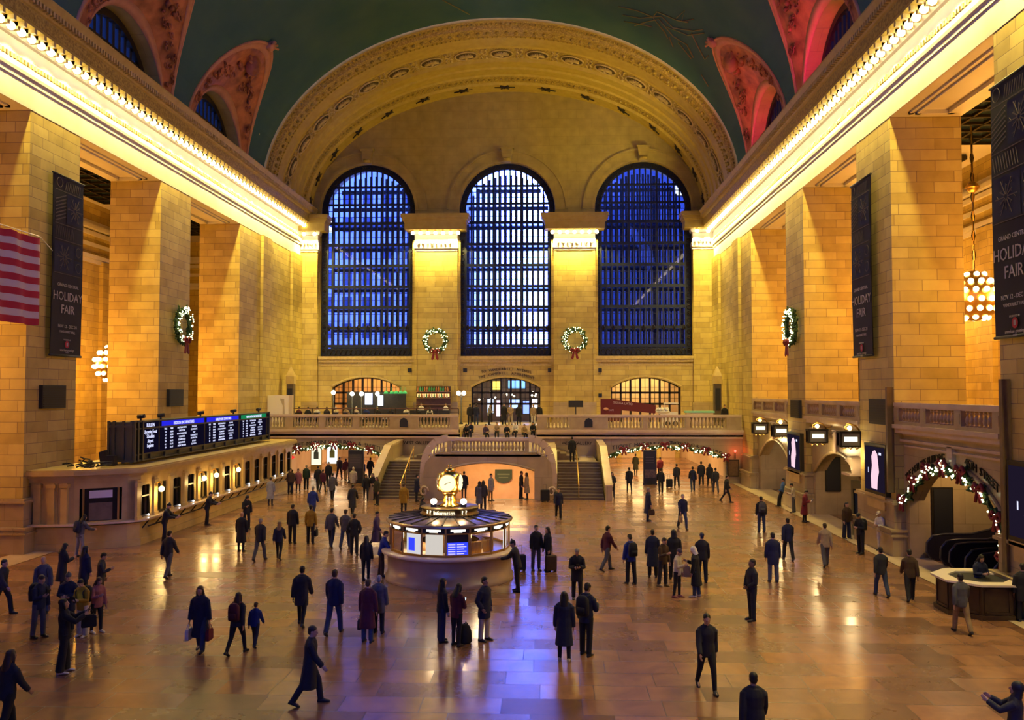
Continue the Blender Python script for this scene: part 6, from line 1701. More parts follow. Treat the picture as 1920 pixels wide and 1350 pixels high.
def shoe_mesh(pn, sg):
    k = ('shoe', pn, sg)
    if k in _pc: return _pc[k]
    J = pose_joints(pn); an = J['an',sg]; mb = MB(); tilt = max(0, -J['sf',sg] - 12)
    fd = Vector((0, -math.cos(R(tilt)), -math.sin(R(tilt)))); up = Vector((0, -math.sin(R(tilt)), math.cos(R(tilt)))); b = an - up*.085 + Vector((sg*.004,0,0))
    rs = []
    for d, w, h in ((-.075,.020,.05),(-.06,.036,.085),(-.01,.041,.105),(.05,.044,.088),(.11,.049,.062),(.165,.045,.046),(.20,.026,.03)):
        c = b + fd*d; n = 12
        rs.append([c + X_*(w*math.cos(2*math.pi*i/n)) + up*(max(0.0, h*.5 + h*.55*math.sin(2*math.pi*i/n))) for i in range(n)])
    mb.rings(rs); _pc[k] = mb.mesh(BLACK); return _pc[k]
def hair_mesh(pn, kind):
    k = ('hair', pn, kind)
    if k in _pc: return _pc[k]
    J = pose_joints(pn); hs, hf = J['hsp'], J['hfw']; b = J['nk'] + hs*.008; mb = MB(); fr = (X_, hf, hs)
    if kind in ('s','l','k','p','g'):
        sphere_at(mb, b + hs*.158 - hf*.012, .1, 14, 9, (.83,1.02,.84), fr)
        sphere_at(mb, b + hs*.10 - hf*.045, .075, 12, 8, (.98,.82,1), fr)
        if kind == 'l':
            mb.rings([ering(b + hs*h - hf*o, X_, hf, rx, ry) for h, rx, ry, o in ((.17,.07,.05,.03),(.08,.088,.055,.05),(-.02,.10,.05,.065),(-.12,.105,.045,.075),(-.20,.08,.03,.085))])
            for sg in (1,-1): mb.tube([b + hs*.15 + X_*(sg*.07), b + hs*.06 + X_*(sg*.083) + hf*.01, b - hs*.07 + X_*(sg*.085) + hf*.02], 0, 8, True, [.03,.03,.02])
        if kind == 'p':
            mb.tube([b + hs*.16 - hf*.09, b + hs*.12 - hf*.14, b + hs*.02 - hf*.15, b - hs*.08 - hf*.12], 0, 8, True, [.03,.038,.034,.012])
    elif kind in ('b','c'):
        sphere_at(mb, b + hs*.165 - hf*.008, .1, 14, 9, (.86,1.06,.86), fr)
        mb.rings([ering(b + hs*h - hf*.004, X_, hf, .086, .108) for h in (.135,.175)])
        if kind == 'c': mb.rings([ering(b + hs*h + hf*.09, X_, hf, .06, .085) for h in (.150,.162)])
        else: sphere_at(mb, b + hs*.262 - hf*.01, .028, 8, 5)
        sphere_at(mb, b + hs*.09 - hf*.055, .06, 10, 6, (1,.7,1), fr)
    elif kind == 'h':
        sphere_at(mb, b + hs*.14 - hf*.02, .115, 14, 9, (.9,1.0,1.05), fr)
        mb.rings([ering(b + hs*h - hf*o, X_, hf, rx, ry) for h, rx, ry, o in ((.10,.10,.085,.03),(.0,.11,.09,.03),(-.06,.13,.10,.02))])
    _pc[k] = remeshed(mb, .011, 2, .5); return _pc[k]
_cm = {}
COL = dict(black=(.010,.010,.016), navy=(.010,.014,.045), char=(.022,.022,.030), grey=(.075,.075,.09), lgrey=(.20,.20,.22), brown=(.055,.030,.015), tan=(.25,.17,.09), olive=(.035,.035,.018), cream=(.50,.42,.30), white=(.62,.58,.52),
    red=(.16,.012,.022), wine=(.075,.010,.022), yellow=(.30,.17,.010), blue=(.012,.030,.20), jeans=(.030,.045,.10), pink=(.30,.10,.10), hairdark=(.012,.008,.006), hairbrown=(.05,.026,.012), hairgrey=(.25,.22,.19), blond=(.25,.16,.07), purple=(.05,.03,.09), green=(.02,.04,.02), sky=(.06,.14,.32), beige=(.34,.25,.16))
def cloth(c, kind='cloth'):
    if (c, kind) not in _cm: _cm[c, kind] = noisy('%s_%s' % (c, kind), COL[c], tuple(v*.78 for v in COL[c]), 9.0, .85 if kind == 'cloth' else .6, bump=.25)
    return _cm[c, kind]
def part_of(root, name, me, m):
    o = bpy.data.objects.new(name, me); C.objects.link(o); o.parent = root
    if len(me.materials): o.material_slots[0].link = 'OBJECT'; o.material_slots[0].material = m
    return o
NP = 0
def person(loc, h, face, pose, top, legs, hair, shoes, label, skin=0, group=None):
    """top = kind+colour ('J:black'), legs likewise, hair likewise"""
    global NP; NP += 1
    o = bpy.data.objects.new('person', body_mesh(pose)); C.objects.link(o); s = h / 1.745
    o.location = loc; o.rotation_euler = (0, 0, R(face)); o.scale = (s, s, s); tag(o, label, 'person', group)
    o.material_slots[0].link = 'OBJECT'; o.material_slots[0].material = SKIN[skin]
    tk, tc = top.split(':'); lk, lc = legs.split(':'); hk, hc = hair.split(':')
    part_of(o, {'J':'jacket','H':'padded_coat','C':'long_coat','S':'shirt'}[tk], top_mesh(pose, tk), cloth(tc))
    part_of(o, 'trousers', legs_mesh(pose, lk), cloth(lc))
    if hk != 'n': part_of(o, {'b':'woolly_hat','c':'cap','h':'hood'}.get(hk, 'hair'), hair_mesh(pose, hk), cloth(hc, 'hair'))
    for sg in (1, -1): part_of(o, 'shoe', shoe_mesh(pose, sg), cloth(shoes, 'shoe'))
    return o
def at_person(o, v):
    return o.location + (Matrix.Rotation(o.rotation_euler.z, 3, 'Z') @ (Vector(v) * o.scale.x))
# ---- things people carry: each stays a thing of its own
def backpack(o, pose, col, label):
    J = pose_joints(pose); c = J['root'] + J['sp']*.30 - J['fw']*.20; t = thing('backpack', label, 'backpack', at_person(o, c), o.rotation_euler.z); s = o.scale.x
    mb = MB(); rs = []
    for z, w, d in ((-.24,.13,.06),(-.22,.16,.085),(.0,.165,.10),(.16,.15,.085),(.23,.10,.05),(.245,.05,.02)): rs.append([(w*s*math.copysign(abs(math.cos(a))**.6, math.cos(a)), d*s*math.copysign(abs(math.sin(a))**.6, math.sin(a)), z*s) for a in [2*math.pi*i/16 for i in range(16)]])
    mb.rings(rs); build('sack', mb, cloth(col), t)
    mb = MB(); mb.rings([[(.11*s*math.cos(a), .10*s + .05*s*max(0,math.sin(a)), z*s) for a in [math.pi*i/8 for i in range(9)]] for z in (-.18,-.02)], cap=True); build('pocket', mb, cloth(col), t)
    for g in (-1, 1):
        mb = MB(); mb.tube([(g*.10*s,-.06*s,.20*s),(g*.12*s,-.17*s,.24*s),(g*.12*s,-.34*s,.10*s),(g*.13*s,-.30*s,-.10*s),(g*.12*s,-.08*s,-.18*s)], .016*s, 6); build('strap', mb, cloth(col), t)
    return t
def handbag(o, pose, sg, col, label, w=.34, h=.30, d=.10, drop=.12, name='handbag', cat='bag'):
    J = pose_joints(pose); hp = J['wr',sg] + J['hd',sg]*.10; s = o.scale.x; t = thing(name, label, cat, at_person(o, hp), o.rotation_euler.z)
    mb = MB(); z1 = -drop; z0 = -drop - h; mb.rings([[(q*d/2*s*kk, p*w/2*s*kk, z*s) for p, q in ((-1,-1),(1,-1),(1,1),(-1,1))] for z, kk in ((z0,.9),(z0 + .03,1),(z1 - .05,.95),(z1,.7))], smooth=False)
    build('pouch', mb, cloth(col), t, bev=.012)
    mb = MB()
    for q in (-.3,.3): mb.tube([(q*d*s, -w*.3*s, z1*s - .02), (q*d*.4*s, -w*.18*s, -drop*.2*s), (0, 0, .02*s), (q*d*.4*s, w*.18*s, -drop*.2*s), (q*d*s, w*.3*s, z1*s - .02)], .008, 5)
    build('handles', mb, cloth(col), t); return t
PH_GLOW = emis('phone_glow', (.55,.8,1), 3.0)
def phone(o, pose, label, glow=True, big=1.0):
    J = pose_joints(pose); sg = -1; c = J['wr',sg] + J['hd',sg]*.13 + Vector((.02,0,.03)); t = thing('phone', label, 'phone', at_person(o, c), o.rotation_euler.z); s = big
    up = Vector((0,-.35,.94)); nn = Vector((0,.94,.35))
    mb = MB(); mb.obox((0,0,0), (.038*s,0,0), nn*.005, up*.078*s); build('case', mb, BLACK, t)
    mb = MB(); mb.obox(nn*.006, (.034*s,0,0), nn*.001, up*.072*s); build('screen', mb, PH_GLOW if glow else BLACK, t); return t
def suitcase(x, y, rot, col, label, h=.62, w=.42, z=0):
    t = thing('suitcase', label, 'suitcase', (x, y, z), R(rot)); mb = MB(); mb.box(-w/2,w/2,-.13,.13,.06,h); build('shell', mb, cloth(col), t, bev=.04)
    mb = MB(); mb.tube([(-.1,.1,h),(-.1,.1,h+.32),(.1,.1,h+.32),(.1,.1,h)], .012, 5); build('handle', mb, BLACK, t)
    for u in (-.16,.16):
        mb = MB(); mb.tube([(u,-.08,.04),(u,-.04,.04)], .04, 8); mb.tube([(u,.08,.04),(u,.11,.04)], .04, 8); build('wheel', mb, BLACK, t)
    return t

PEOPLE = [
# px, py, height, face, pose, top, legs, hair, shoes, label, skin, extras
(3,1152,1.72,90,'walk','J:char','T:black','s:hairdark','black','person in dark clothes cut by the left edge, beside the floor border',0,[]),
(80,1150,1.75,20,'stand','J:grey','T:jeans','n:black','black','bald man in grey-blue jacket at the back of the left group',0,[('backpack','navy','navy backpack on the bald man of the left group')]),
(72,1195,1.74,70,'phone1','J:navy','T:grey','s:hairdark','black','man in dark jacket and grey trousers looking at a phone, left group',0,[('backpack','black','black backpack on the man in grey trousers'),('phone','phone in the hand of the man in grey trousers',False)]),
(116,1110,1.66,140,'phone1','C:black','N:black','l:hairdark','black','long-haired woman in black coat nearest the curved ticket office corner',0,[]),
(157,1120,1.70,150,'stand','H:navy','T:black','l:hairdark','black','long-haired person in navy padded coat behind the yellow jacket',0,[]),
(188,1132,1.64,110,'phone1','J:char','N:brown','s:hairdark','brown','short-haired woman in dark striped jacket at the right of the left group',0,[]),
(127,1184,1.66,10,'crossed','H:navy','T:black','b:grey','black','woman in woolly hat and navy coat with folded arms, left group',0,[]),
(154,1193,1.62,-10,'phone','J:yellow','W:cream','s:hairdark','white','person in mustard yellow jacket and cream trousers, left group',0,[('backpack','black','black backpack on the person in mustard jacket'),('phone','white phone of the person in mustard jacket',True)]),
(181,1186,1.58,60,'phone1','J:pink','N:black','l:hairbrown','white','woman in pinkish patterned top and black leggings behind the mustard jacket',0,[]),
(120,1262,1.80,120,'photo','J:black','W:black','l:hairdark','white','woman all in black with white trainers raising a phone, front of left group',0,[('bag',1,'black','large black shoulder bag of the woman raising a phone'),('phone','phone held up by the woman in black',False)]),
(12,1385,1.76,160,'walk','J:char','T:black','l:hairbrown','black','long-haired person in charcoal at the bottom left corner',0,[]),
(315,1083,1.75,170,'walk','J:char','T:grey','s:hairdark','black','person in charcoal jacket walking away below the ticket office',0,[]),
(375,1222,1.72,0,'bags','C:navy','T:jeans','l:hairbrown','black','woman in long navy coat carrying a white bag and a red bag',0,[('bag',-1,'white','white patterned shopping bag carried by the woman in navy'),('bag',1,'red','red shopping bag carried by the woman in navy')]),
(444,1226,1.62,170,'walk2','J:char','N:black','l:hairbrown','black','woman with small backpack walking away beside a child',0,[('backpack','wine','dark red small backpack on the woman beside the child')]),
(478,1212,1.20,175,'walk','J:blue','T:navy','s:hairbrown','black','small child in blue jacket walking beside a woman',0,[]),
(580,1321,1.74,100,'walk','C:black','T:black','s:hairdark','black','person in long black coat striding across the front of the floor',0,[]),
(565,1173,1.76,180,'walk','H:char','N:black','s:hairdark','black','man in padded charcoal coat walking away left of the booth',0,[]),
(626,1189,1.84,178,'walk2','J:navy','T:jeans','s:hairbrown','black','tall man in navy jacket and jeans walking away left of the booth',0,[]),
(689,1204,1.70,172,'stand','C:wine','T:jeans','s:hairbrown','black','woman in dark red coat standing before the booth',0,[('bag',1,'brown','brown shoulder bag of the woman in dark red coat')]),
(710,1187,1.62,176,'stand','H:grey','T:black','g:hairgrey','black','grey-haired person in slate coat beside the dark red coat',0,[]),
(828,1203,1.72,120,'stand','J:black','W:navy','l:hairdark','black','long-haired woman in black in front of the booth, left of the glowing phone',0,[]),
(856,1211,1.66,150,'phone','J:wine','N:black','l:hairdark','black','woman holding up a glowing blue phone in front of the booth',0,[('phone','glowing blue phone held up in front of the booth',True)]),
(908,1201,1.74,60,'pockets','H:navy','T:cream','s:hairdark','black','man in long navy padded coat and cream trousers in front of the booth',0,[]),
(686,1089,1.62,170,'stand','J:black','N:black','l:hairdark','black','woman in black jacket standing left of the booth, feet apart',0,[]),
(715,1081,1.70,100,'counter','J:blue','T:brown','s:hairdark','black','man in bright blue jacket leaning on the booth counter',0,[]),
(664,1040,1.72,180,'pockets','J:black','T:black','s:hairdark','black','stocky man in black jacket standing with his back turned, left of the booth',0,[]),
(621,1026,1.74,174,'walk','J:grey','T:navy','s:hairdark','black','left one of the two walkers in grey side by side',0,[]),
(647,1028,1.72,178,'walk2','J:grey','T:jeans','s:hairbrown','black','right one of the two walkers in grey side by side',0,[]),
(582,1020,1.74,180,'stand','J:yellow','T:black','s:hairdark','black','man in mustard jacket with his back turned, middle left',0,[('bag',-1,'black','slim black umbrella bag of the man in mustard jacket')]),
(548,1019,1.76,176,'stand','J:black','T:black','s:hairdark','black','man in black beside the man in mustard jacket',0,[]),
(586,971,1.72,180,'walk','H:blue','T:navy','b:lgrey','black','person in blue padded coat and pale hat walking away toward the left arch',0,[]),
(705,1031,1.70,80,'walk','C:purple','N:black','s:hairdark','black','stooping person in dark purple coat just left of the booth',0,[]),
(452,1034,1.68,178,'stand','C:black','N:black','n:black','black','person in long black coat in front of the ticket office, middle',0,[]),
(462,992,1.68,40,'phone1','J:black','T:black','h:black','black','hooded person in black close to the ticket office counter',0,[]),
(487,1051,1.74,176,'walk2','J:char','T:grey','s:hairgrey','black','grey-haired walker in charcoal hand in hand with a woman',0,[]),
(523,1048,1.56,-176,'walk','J:navy','N:black','l:blond','black','fair-haired woman in navy walking hand in hand with a grey-haired man',0,[]),
(507,948,1.70,178,'stand','C:lgrey','N:black','s:hairdark','black','person in pale grey coat by the far end of the ticket office',0,[]),
(520,926,1.70,20,'stand','J:brown','T:black','l:hairdark','black','person in brown jacket by the far end of the ticket office',0,[]),
(530,912,1.66,90,'phone1','J:beige','T:black','s:hairdark','black','person in beige top by the red arrow sign',0,[]),
(540,924,1.60,170,'walk','J:navy','T:black','s:hairdark','black','person in navy left of the pink coat near the left arch',0,[]),
(559,923,1.60,20,'stand','H:pink','N:black','s:hairdark','black','person in pink padded coat near the left arch',0,[]),
(574,918,1.72,178,'stand','J:green','T:black','s:hairgrey','black','man in dark green jacket before the bright posters',0,[]),
(596,919,1.72,176,'walk','J:black','T:black','s:hairdark','black','person in black beside the wine red jacket near the left arch',0,[]),
(605,923,1.58,176,'walk2','J:wine','N:black','s:hairdark','black','shorter person in wine red jacket near the left arch',0,[]),
(616,911,1.74,0,'stand','J:black','T:black','s:hairdark','black','man in black facing forward in the middle of the left arch',0,[]),
(623,937,1.72,178,'walk','H:grey','T:black','s:hairdark','black','person in grey padded coat walking into the left arch',0,[]),
(636,897,1.74,175,'walk2','J:char','T:black','s:hairdark','black','person in charcoal deep in the left arch',0,[]),
(648,901,1.74,178,'walk','J:wine','T:tan','s:hairbrown','black','person in wine jacket and tan trousers beside the left kiosk',0,[]),
(679,903,1.70,180,'walk2','J:blue','T:navy','s:hairdark','black','person in blue lit by the screen right of the left kiosk',0,[]),
(694,899,1.74,180,'walk','J:navy','T:navy','s:hairdark','black','person in navy at the right side of the left arch',0,[]),
(661,964,1.70,178,'walk','C:char','N:black','s:hairdark','black','person in long charcoal coat walking to the left arch',0,[]),
(662,922,1.66,178,'stand','H:cream','T:tan','b:cream','black','person in cream coat with a pale hat before the left kiosk',0,[]),
(686,938,1.68,10,'walk','J:black','N:black','l:hairdark','black','left one of three friends in dark clothes below the left stair',0,[]),
(699,937,1.68,-10,'stand','J:black','N:black','l:hairdark','black','middle one of three friends in dark clothes below the left stair',0,[]),
(707,947,1.70,-40,'stand','J:olive','N:black','l:hairbrown','black','friend in olive jacket at the right of the three below the left stair',0,[]),
(757,964,1.72,176,'stand','H:yellow','N:black','s:hairbrown','black','person in yellow raincoat at the foot of the left stair',0,[]),
(781,940,1.66,120,'stand','H:navy','T:black','s:hairdark','black','stooped person in navy on the lowest step of the left stair',0,[]),
(870,934,1.72,170,'stand','H:black','N:black','s:hairdark','black','person in black coat just right of the booth clock',0,[]),
(899,957,1.68,178,'stand','C:grey','N:black','l:hairdark','black','woman in grey coat, left of the three before the low arch',0,[]),
(906,957,1.72,176,'stand','J:char','T:black','l:hairdark','black','person in charcoal, middle of the three before the low arch',0,[]),
(920,939,1.70,60,'stand','H:lgrey','N:tan','s:hairdark','black','person in light grey coat, right of the three before the low arch',0,[]),
(977,935,1.76,80,'stand','J:black','T:black','s:hairdark','black','man in black leaning to his companion by the low arch',0,[]),
(988,936,1.68,-70,'stand','C:beige','N:black','l:hairbrown','black','woman in beige coat beside the man in black by the low arch',0,[]),
(1047,973,1.70,0,'walk','J:navy','T:black','s:hairdark','black','person in navy walking forward from the right stair',0,[]),
(1148,933,1.64,0,'clasp','J:char','N:black','l:hairdark','black','woman in charcoal by the foot of the right stair parapet',0,[('bag',-1,'brown','brown handbag of the woman by the right stair parapet')]),
(1180,922,1.70,180,'walk','H:black','N:black','s:hairdark','black','person in black padded coat walking into the right arch',0,[]),
(1192,889,1.72,180,'walk2','C:olive','N:black','s:hairdark','black','person in olive coat left of the right kiosk',0,[]),
(1238,897,1.72,180,'walk','J:red','T:black','s:hairdark','black','person in red jacket beyond the right kiosk',0,[]),
(1239,925,1.72,178,'walk2','J:black','T:black','s:hairdark','black','person in black right of the right kiosk',0,[]),
(1269,914,1.72,178,'walk','J:char','T:black','s:hairdark','black','person in charcoal pulling a suitcase into the right arch',0,[('suit',-.55,'black','black suitcase pulled into the right arch')]),
(1299,921,1.72,178,'walk2','J:navy','T:jeans','s:hairdark','black','person in navy jacket and jeans in the right arch',0,[]),
(1315,910,1.74,176,'stand','H:char','T:black','s:hairdark','black','broad person in charcoal coat in the right arch, right part',0,[]),
(1331,912,1.68,176,'walk','H:black','N:black','l:hairdark','black','long-haired person in black coat near the right end of the garland',0,[]),
(1342,924,1.72,178,'walk','J:char','T:grey','s:hairdark','black','walker in charcoal and grey near the right end of the garland',0,[]),
(1362,942,1.72,90,'walk2','H:black','N:black','s:hairdark','black','person in black padded coat walking right near the notice board',0,[]),
(1215,977,1.78,100,'stand','C:navy','T:navy','g:hairgrey','black','man in long navy coat with a brown bag, middle right of the floor',0,[('bag',-1,'brown','brown bag of the man in long navy coat')]),
(1280,992,1.78,10,'walk','J:navy','T:jeans','s:hairgrey','black','man in navy jacket walking forward with a paper bag',0,[('bag',-1,'tan','tan paper bag of the man walking forward')]),
(1428,998,1.74,180,'stand','J:char','T:jeans','s:hairdark','black','man in charcoal with grey rucksack straps before the right wall',0,[('backpack','grey','grey rucksack on the man before the right wall')]),
(1138,1070,1.74,120,'walk','J:wine','T:grey','s:hairdark','black','walker with a pink jacket left of the man in bright blue',0,[]),
(1183,1095,1.76,200,'phone1','J:blue','T:black','s:hairdark','black','man in bright blue coat right of the booth',0,[('backpack','black','black rucksack on the man in bright blue coat')]),
(1224,1082,1.74,176,'stand','C:navy','T:black','s:hairdark','black','slim person in long navy coat behind the brown jacket',0,[]),
(1243,1099,1.72,40,'phone1','J:brown','T:char','s:hairdark','tan','man in brown jacket with tan boots in the middle right group',0,[]),
(1264,1086,1.78,180,'stand','H:black','T:black','h:black','black','hooded person in black at the back of the middle right group',0,[]),
(1270,1120,1.62,60,'phone1','J:cream','N:black','b:purple','pink','girl in purple hat, cream jacket and pink shoes in the middle right group',0,[]),
(1305,1119,1.66,250,'phone1','C:black','T:jeans','h:white','white','woman in white headscarf and long black coat with a tote bag',0,[('tote',-1,'beige','beige printed tote bag of the woman in white headscarf')]),
(1317,1092,1.76,180,'stand','J:black','T:black','c:navy','black','man in navy cap behind the woman in white headscarf',0,[('bag',1,'black','black holdall of the man in navy cap')]),
(1410,1163,1.82,290,'clasp','J:black','T:black','s:hairdark','black','heavy-set man in black suit standing alone on the right',1,[]),
(1082,1124,1.70,0,'phone','H:black','T:black','g:hairgrey','black','grey-haired man in black coat looking down at his phone right of the booth',0,[('phone','dark phone of the grey-haired man',False)]),
(1058,1239,1.74,175,'stand','C:navy','N:black','l:hairdark','cream','long-haired woman in ankle-length navy coat and pale shoes, front middle',0,[]),
(1099,1229,1.86,150,'phone1','J:navy','T:black','s:hairdark','black','tall man in navy with a bag on his shoulder, front middle',0,[('backpack','black','black bag on the shoulder of the tall man, front middle')]),
(1325,1295,1.80,5,'walk','J:char','N:black','s:hairdark','black','person in charcoal striding forward at the lower right',0,[]),
(1415,1435,1.70,175,'walk','H:char','T:black','s:hairdark','black','person in charcoal coat cut by the bottom edge on the right',0,[]),
(1450,1091,1.76,180,'stand','H:navy','T:grey','s:hairdark','black','person in navy padded coat with grey trousers right of the group',0,[]),
(1478,1050,1.72,178,'walk','J:navy','T:black','s:hairdark','black','person in navy behind the padded coat on the right',0,[]),
(1548,1062,1.72,178,'walk2','J:beige','T:grey','s:hairbrown','black','walker in beige crossing near the right wall',0,[]),
(1653,1118,1.66,178,'walk','J:char','T:jeans','s:hairdark','black','person in charcoal and jeans left of the escalators',0,[]),
(1707,1126,1.70,170,'walk2','J:brown','T:black','s:hairdark','black','person in brown jacket left of the escalators',0,[]),
(1804,1187,1.70,176,'walk','J:grey','T:tan','s:hairdark','black','person in grey and tan passing the dark wood desk',0,[]),
(1466,950,1.72,250,'lean','S:sky','T:black','s:hairdark','black','person in light blue shirt leaning on the farther right-hand pillar',0,[]),
(1488,961,1.66,250,'phone','J:cream','T:grey','s:hairdark','black','person in cream jacket looking at a phone by the right-hand pillar',0,[]),
(1509,979,1.70,60,'phone','C:red','N:black','s:hairdark','black','woman in red coat reading a white paper by the right-hand wall',0,[('phone','white paper held by the woman in red coat',True)]),  # the paper is a phone slab whose glow stands for its white
(1588,1010,1.70,20,'stand','J:brown','W:navy','p:hairdark','black','woman with a ponytail in brown jacket by the kiosk doorway',0,[]),
(1614,1038,1.72,300,'phone','J:black','T:black','c:black','black','man in black cap looking at a phone with a rucksack by the right wall',0,[('backpack','black','black rucksack of the man in black cap')]),
(1652,1033,1.72,300,'phone','S:white','T:white','c:cream','black','man dressed all in white with a cream cap by the right wall',0,[]),
(1920,1166,1.72,170,'stand','H:black','T:black','s:hairdark','black','person in black cut by the right edge beside the desk',0,[]),
(1905,1455,1.66,240,'photo','J:char','T:black','h:black','black','hooded woman raising her hand at the bottom right corner',0,[]),
(970,1109,1.76,250,'counter','J:char','T:black','b:black','black','man in dark hat at the right side of the booth counter',0,[]),
(1005,1069,1.72,20,'stand','J:black','T:grey','s:hairdark','black','man in black of the couple right of the booth',0,[('suit',-.6,'navy','dark blue suitcase between the booth and the couple')]),
(1028,1070,1.66,-60,'stand','J:black','N:black','l:hairdark','black','woman in black of the couple right of the booth',0,[('suit',.1,'brown','brown bag standing at the couple right of the booth')]),
(158,1041,1.74,150,'counter','J:grey','T:lgrey','l:hairdark','black','person in grey with a rucksack at the corner ticket window',0,[('backpack','navy','navy rucksack at the corner ticket window')]),
(286,1015,1.76,100,'counter','J:black','T:black','b:black','black','man in black hat at the ticket counter, nearest the corner',0,[]),
(368,984,1.72,100,'counter','J:black','T:black','s:hairdark','black','man in black at the ticket counter, farther from the corner',0,[]),
]
def extras(o, pose, ex):
    for e in ex:
        if e[0] == 'backpack': backpack(o, pose, e[1], e[2])
        elif e[0] == 'bag': handbag(o, pose, e[1], e[2], e[3])
        elif e[0] == 'tote': handbag(o, pose, e[1], e[2], e[3], .40, .40, .08, .2, 'tote_bag')
        elif e[0] == 'phone': phone(o, pose, e[1], e[2], 1.3)
        elif e[0] == 'suit': suitcase(o.location.x + e[1], o.location.y - .2, 20, e[2], e[3])
for (px, py, h, fc, pose, top, legs, hair, sh, lab, sk, ex) in PEOPLE:
    p = on_floor(px, py)
    if 38 < p.y < 60.8 and p.x < -13.5: p.x = -13.5 + .12 * (NP % 3)
    if 'ticket counter' in lab: p.x = -13.62
    if 'corner ticket window' in lab: p.y -= .35
    o = person((p.x, p.y, 0.0), h, fc, pose, top, legs, hair, sh, lab, sk); extras(o, pose, ex)
suitcase(1.2, 56.2, 10, 'black', 'black suitcase standing left of the right stair', .7) if False else None
for dx, lab in ((-.3, 'black pushchair bag'), ):
    p = on_floor(1022, 941); suitcase(p.x, p.y, 15, 'black', 'large black suitcase standing at the left foot of the right stair', .75, .55); suitcase(p.x + .75, p.y + .2, -10, 'char', 'smaller charcoal suitcase beside the large one at the foot of the right stair', .6, .4)
p = on_floor(870, 1206); t = thing('rucksack', 'black rucksack standing on the floor before the booth', 'backpack', (p.x, p.y, 0), .3)
mb = MB(); rs = []
for z, w, d in ((0,.18,.12),(.05,.22,.15),(.3,.21,.15),(.45,.16,.11),(.52,.08,.05)): rs.append([(w*math.cos(a), d*math.sin(a), z) for a in [2*math.pi*i/14 for i in range(14)]])
mb.rings(rs); build('sack', mb, cloth('black'), t); mb = MB(); mb.tube([(-.1,.1,.45),(-.16,.25,.35),(-.14,.2,.08)], .018, 6); mb.tube([(0,0,.5),(.05,0,.58),(.1,0,.5)], .014, 5); build('straps', mb, cloth('black'), t)
# sitting and raised figures
def figure(x, y, z, h, fc, pose, top, legs, hair, sh, lab, sk=0):
    if pose == 'sit': z = z - (pose_joints('sit')['root'].z - .11) * h / 1.745
    return person((x, y, z), h, fc, pose, top, legs, hair, sh, lab, sk)
p = on_floor(790, 960); figure(p.x, p.y, .02, 1.55, 60, 'sit', 'J:char', 'T:black', 'h:black', 'black', 'hooded person sitting on the floor left of the booth clock')
q = on_y(1073, 868, 59.4); figure(q.x, 59.6, 2.0, 1.72, 178, 'stand', 'H:black', 'N:black', 's:hairdark', 'black', 'person in black standing at the top of the right flight')
figure(17.35, 27.75, .12, 1.62, 10, 'phone', 'J:navy', 'T:black', 'l:hairdark', 'black', 'attendant in navy uniform behind the dark wood desk', 0)
for px, py, h, fc, pose, top, legs, hair, lab in (
    (881,797,1.72,178,'stand','J:black','T:black','s:hairdark','person in black at the left top of the central stair'),(893,797,1.74,178,'stand','J:navy','T:jeans','s:hairdark','person in navy and jeans before the left lobby door'),
    (917,797,1.66,120,'phone','J:lgrey','T:black','s:blond','fair person in pale jacket bending at the top of the central stair'),(945,798,1.76,0,'stand','C:black','T:black','s:hairdark','person in long black coat at the top of the central stair'),
    (957,798,1.72,0,'clasp','J:beige','T:cream','s:hairbrown','person in beige and cream at the top of the central stair'),(973,798,1.74,178,'stand','H:black','N:black','l:hairdark','long-haired person in black coat before the lobby doors'),
    (1000,798,1.70,178,'stand','J:beige','T:white','s:blond','person in pale jacket at the right top of the central stair'),(1011,798,1.72,178,'stand','H:black','T:black','s:hairdark','person in black coat at the right end of the lobby doors')):
    q = on_y(px, py, 70.5); figure(q.x, 70.5, BZ, h, fc, pose, top, legs, hair, 'black', lab)
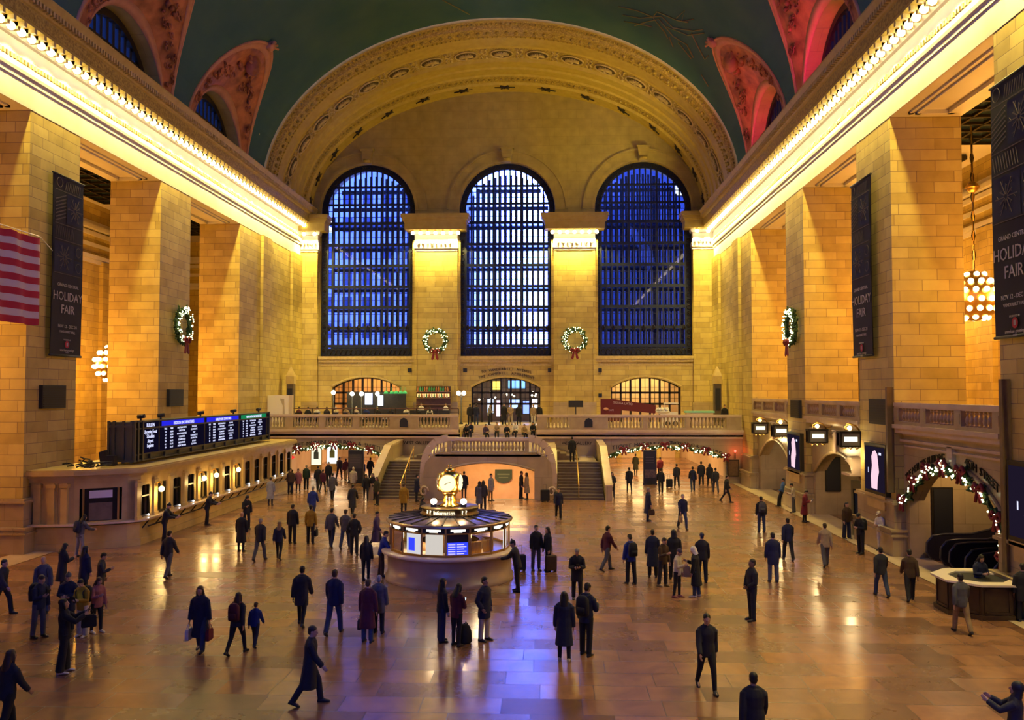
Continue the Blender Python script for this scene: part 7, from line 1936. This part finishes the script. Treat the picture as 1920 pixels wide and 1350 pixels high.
for i, (px, top, hair, lab) in enumerate(((862,'J:black','h:black','hooded person in black sitting low at the left end of the central steps'),(884,'J:navy','s:hairdark','person in navy sitting at the left of the central steps'),(910,'J:purple','l:hairdark','long-haired person in purple sitting on the central steps'),(932,'J:beige','s:hairbrown','person in beige sitting on the central steps'),
    (950,'J:black','s:blond','fair-haired person in black sitting on the central steps'),(967,'J:white','s:hairgrey','grey-haired person in white sitting on the central steps'),(982,'J:tan','s:hairbrown','person in tan sitting on the central steps'),(1000,'J:black','l:hairdark','long-haired person in black sitting at the right of the central steps'))):
    k = 2 + i % 2; yy = 67.4 + k * .33 + .1
    q = on_y(px, 800, yy); figure(max(-2.7, min(2.6, q.x)), yy, LZ + .15 * (k + 1) + .04, 1.68, [10,-15,25,0][i % 4], 'sit', top, 'T:black', hair, 'black', lab)
DN = [(-16.2,'J:wine','s:hairdark','in wine red'),(-15.45,'J:black','s:hairdark','in black'),(-14.7,'J:white','s:hairdark','in white'),(-13.9,'J:char','l:hairbrown','in charcoal with long hair'),(-13.15,'H:cream','b:white','in cream coat and white hat'),(-12.35,'H:beige','l:blond','in beige coat, fair-haired'),(-11.55,'J:cream','b:white','in cream with white hat, second'),(-10.7,'J:blue','s:hairdark','in blue'),(-9.8,'J:black','s:hairgrey','in black, grey-haired'),(-8.8,'J:navy','l:hairdark','in navy with long hair'),(-7.5,'J:white','s:hairbrown','in white with brown hair'),(-6.6,'J:char','s:hairbrown','in charcoal with brown hair'),(-5.6,'J:white','l:hairdark','in white with long dark hair')]
for i, (x, top, hair, lab) in enumerate(DN):
    st_ = thing('cafe_chair', 'dark cafe chair under the diner ' + lab, 'chair', (x, 68.15, BZ), 0, 'dark cafe chairs on the balcony')
    mb = MB(); mb.box(-.2,.2,-.2,.2,.60,.64); build('seat', mb, BLACK, st_); mb = MB(); mb.box(-.2,.2,-.22,-.18,.64,1.05); build('backrest', mb, BLACK, st_)
    for u in (-.17,.17):
        for v in (-.17,.17):
            mb = MB(); mb.box(u-.02,u+.02,v-.02,v+.02,0,.6); build('leg', mb, BLACK, st_)
    figure(x, 68.15, BZ + .62, 1.70, 170 + (i * 37) % 30, 'sit', top, 'T:black', hair, 'black', 'cafe guest ' + lab + ' seated on the balcony')
figure(-7.1, 73.5, BZ, 1.76, 0, 'clasp', 'S:white', 'T:black', 's:hairdark', 'black', 'barman in white shirt behind the lit back bar counter')
figure(-5.0, 73.6, BZ, 1.72, -20, 'clasp', 'S:white', 'T:black', 's:hairbrown', 'black', 'waiter in white shirt at the right end of the back bar')
figure(17.2, 66.0, BZ, 1.74, 0, 'stand', 'J:black', 'T:black', 's:hairdark', 'black', 'guard in black at the right end of the balcony')
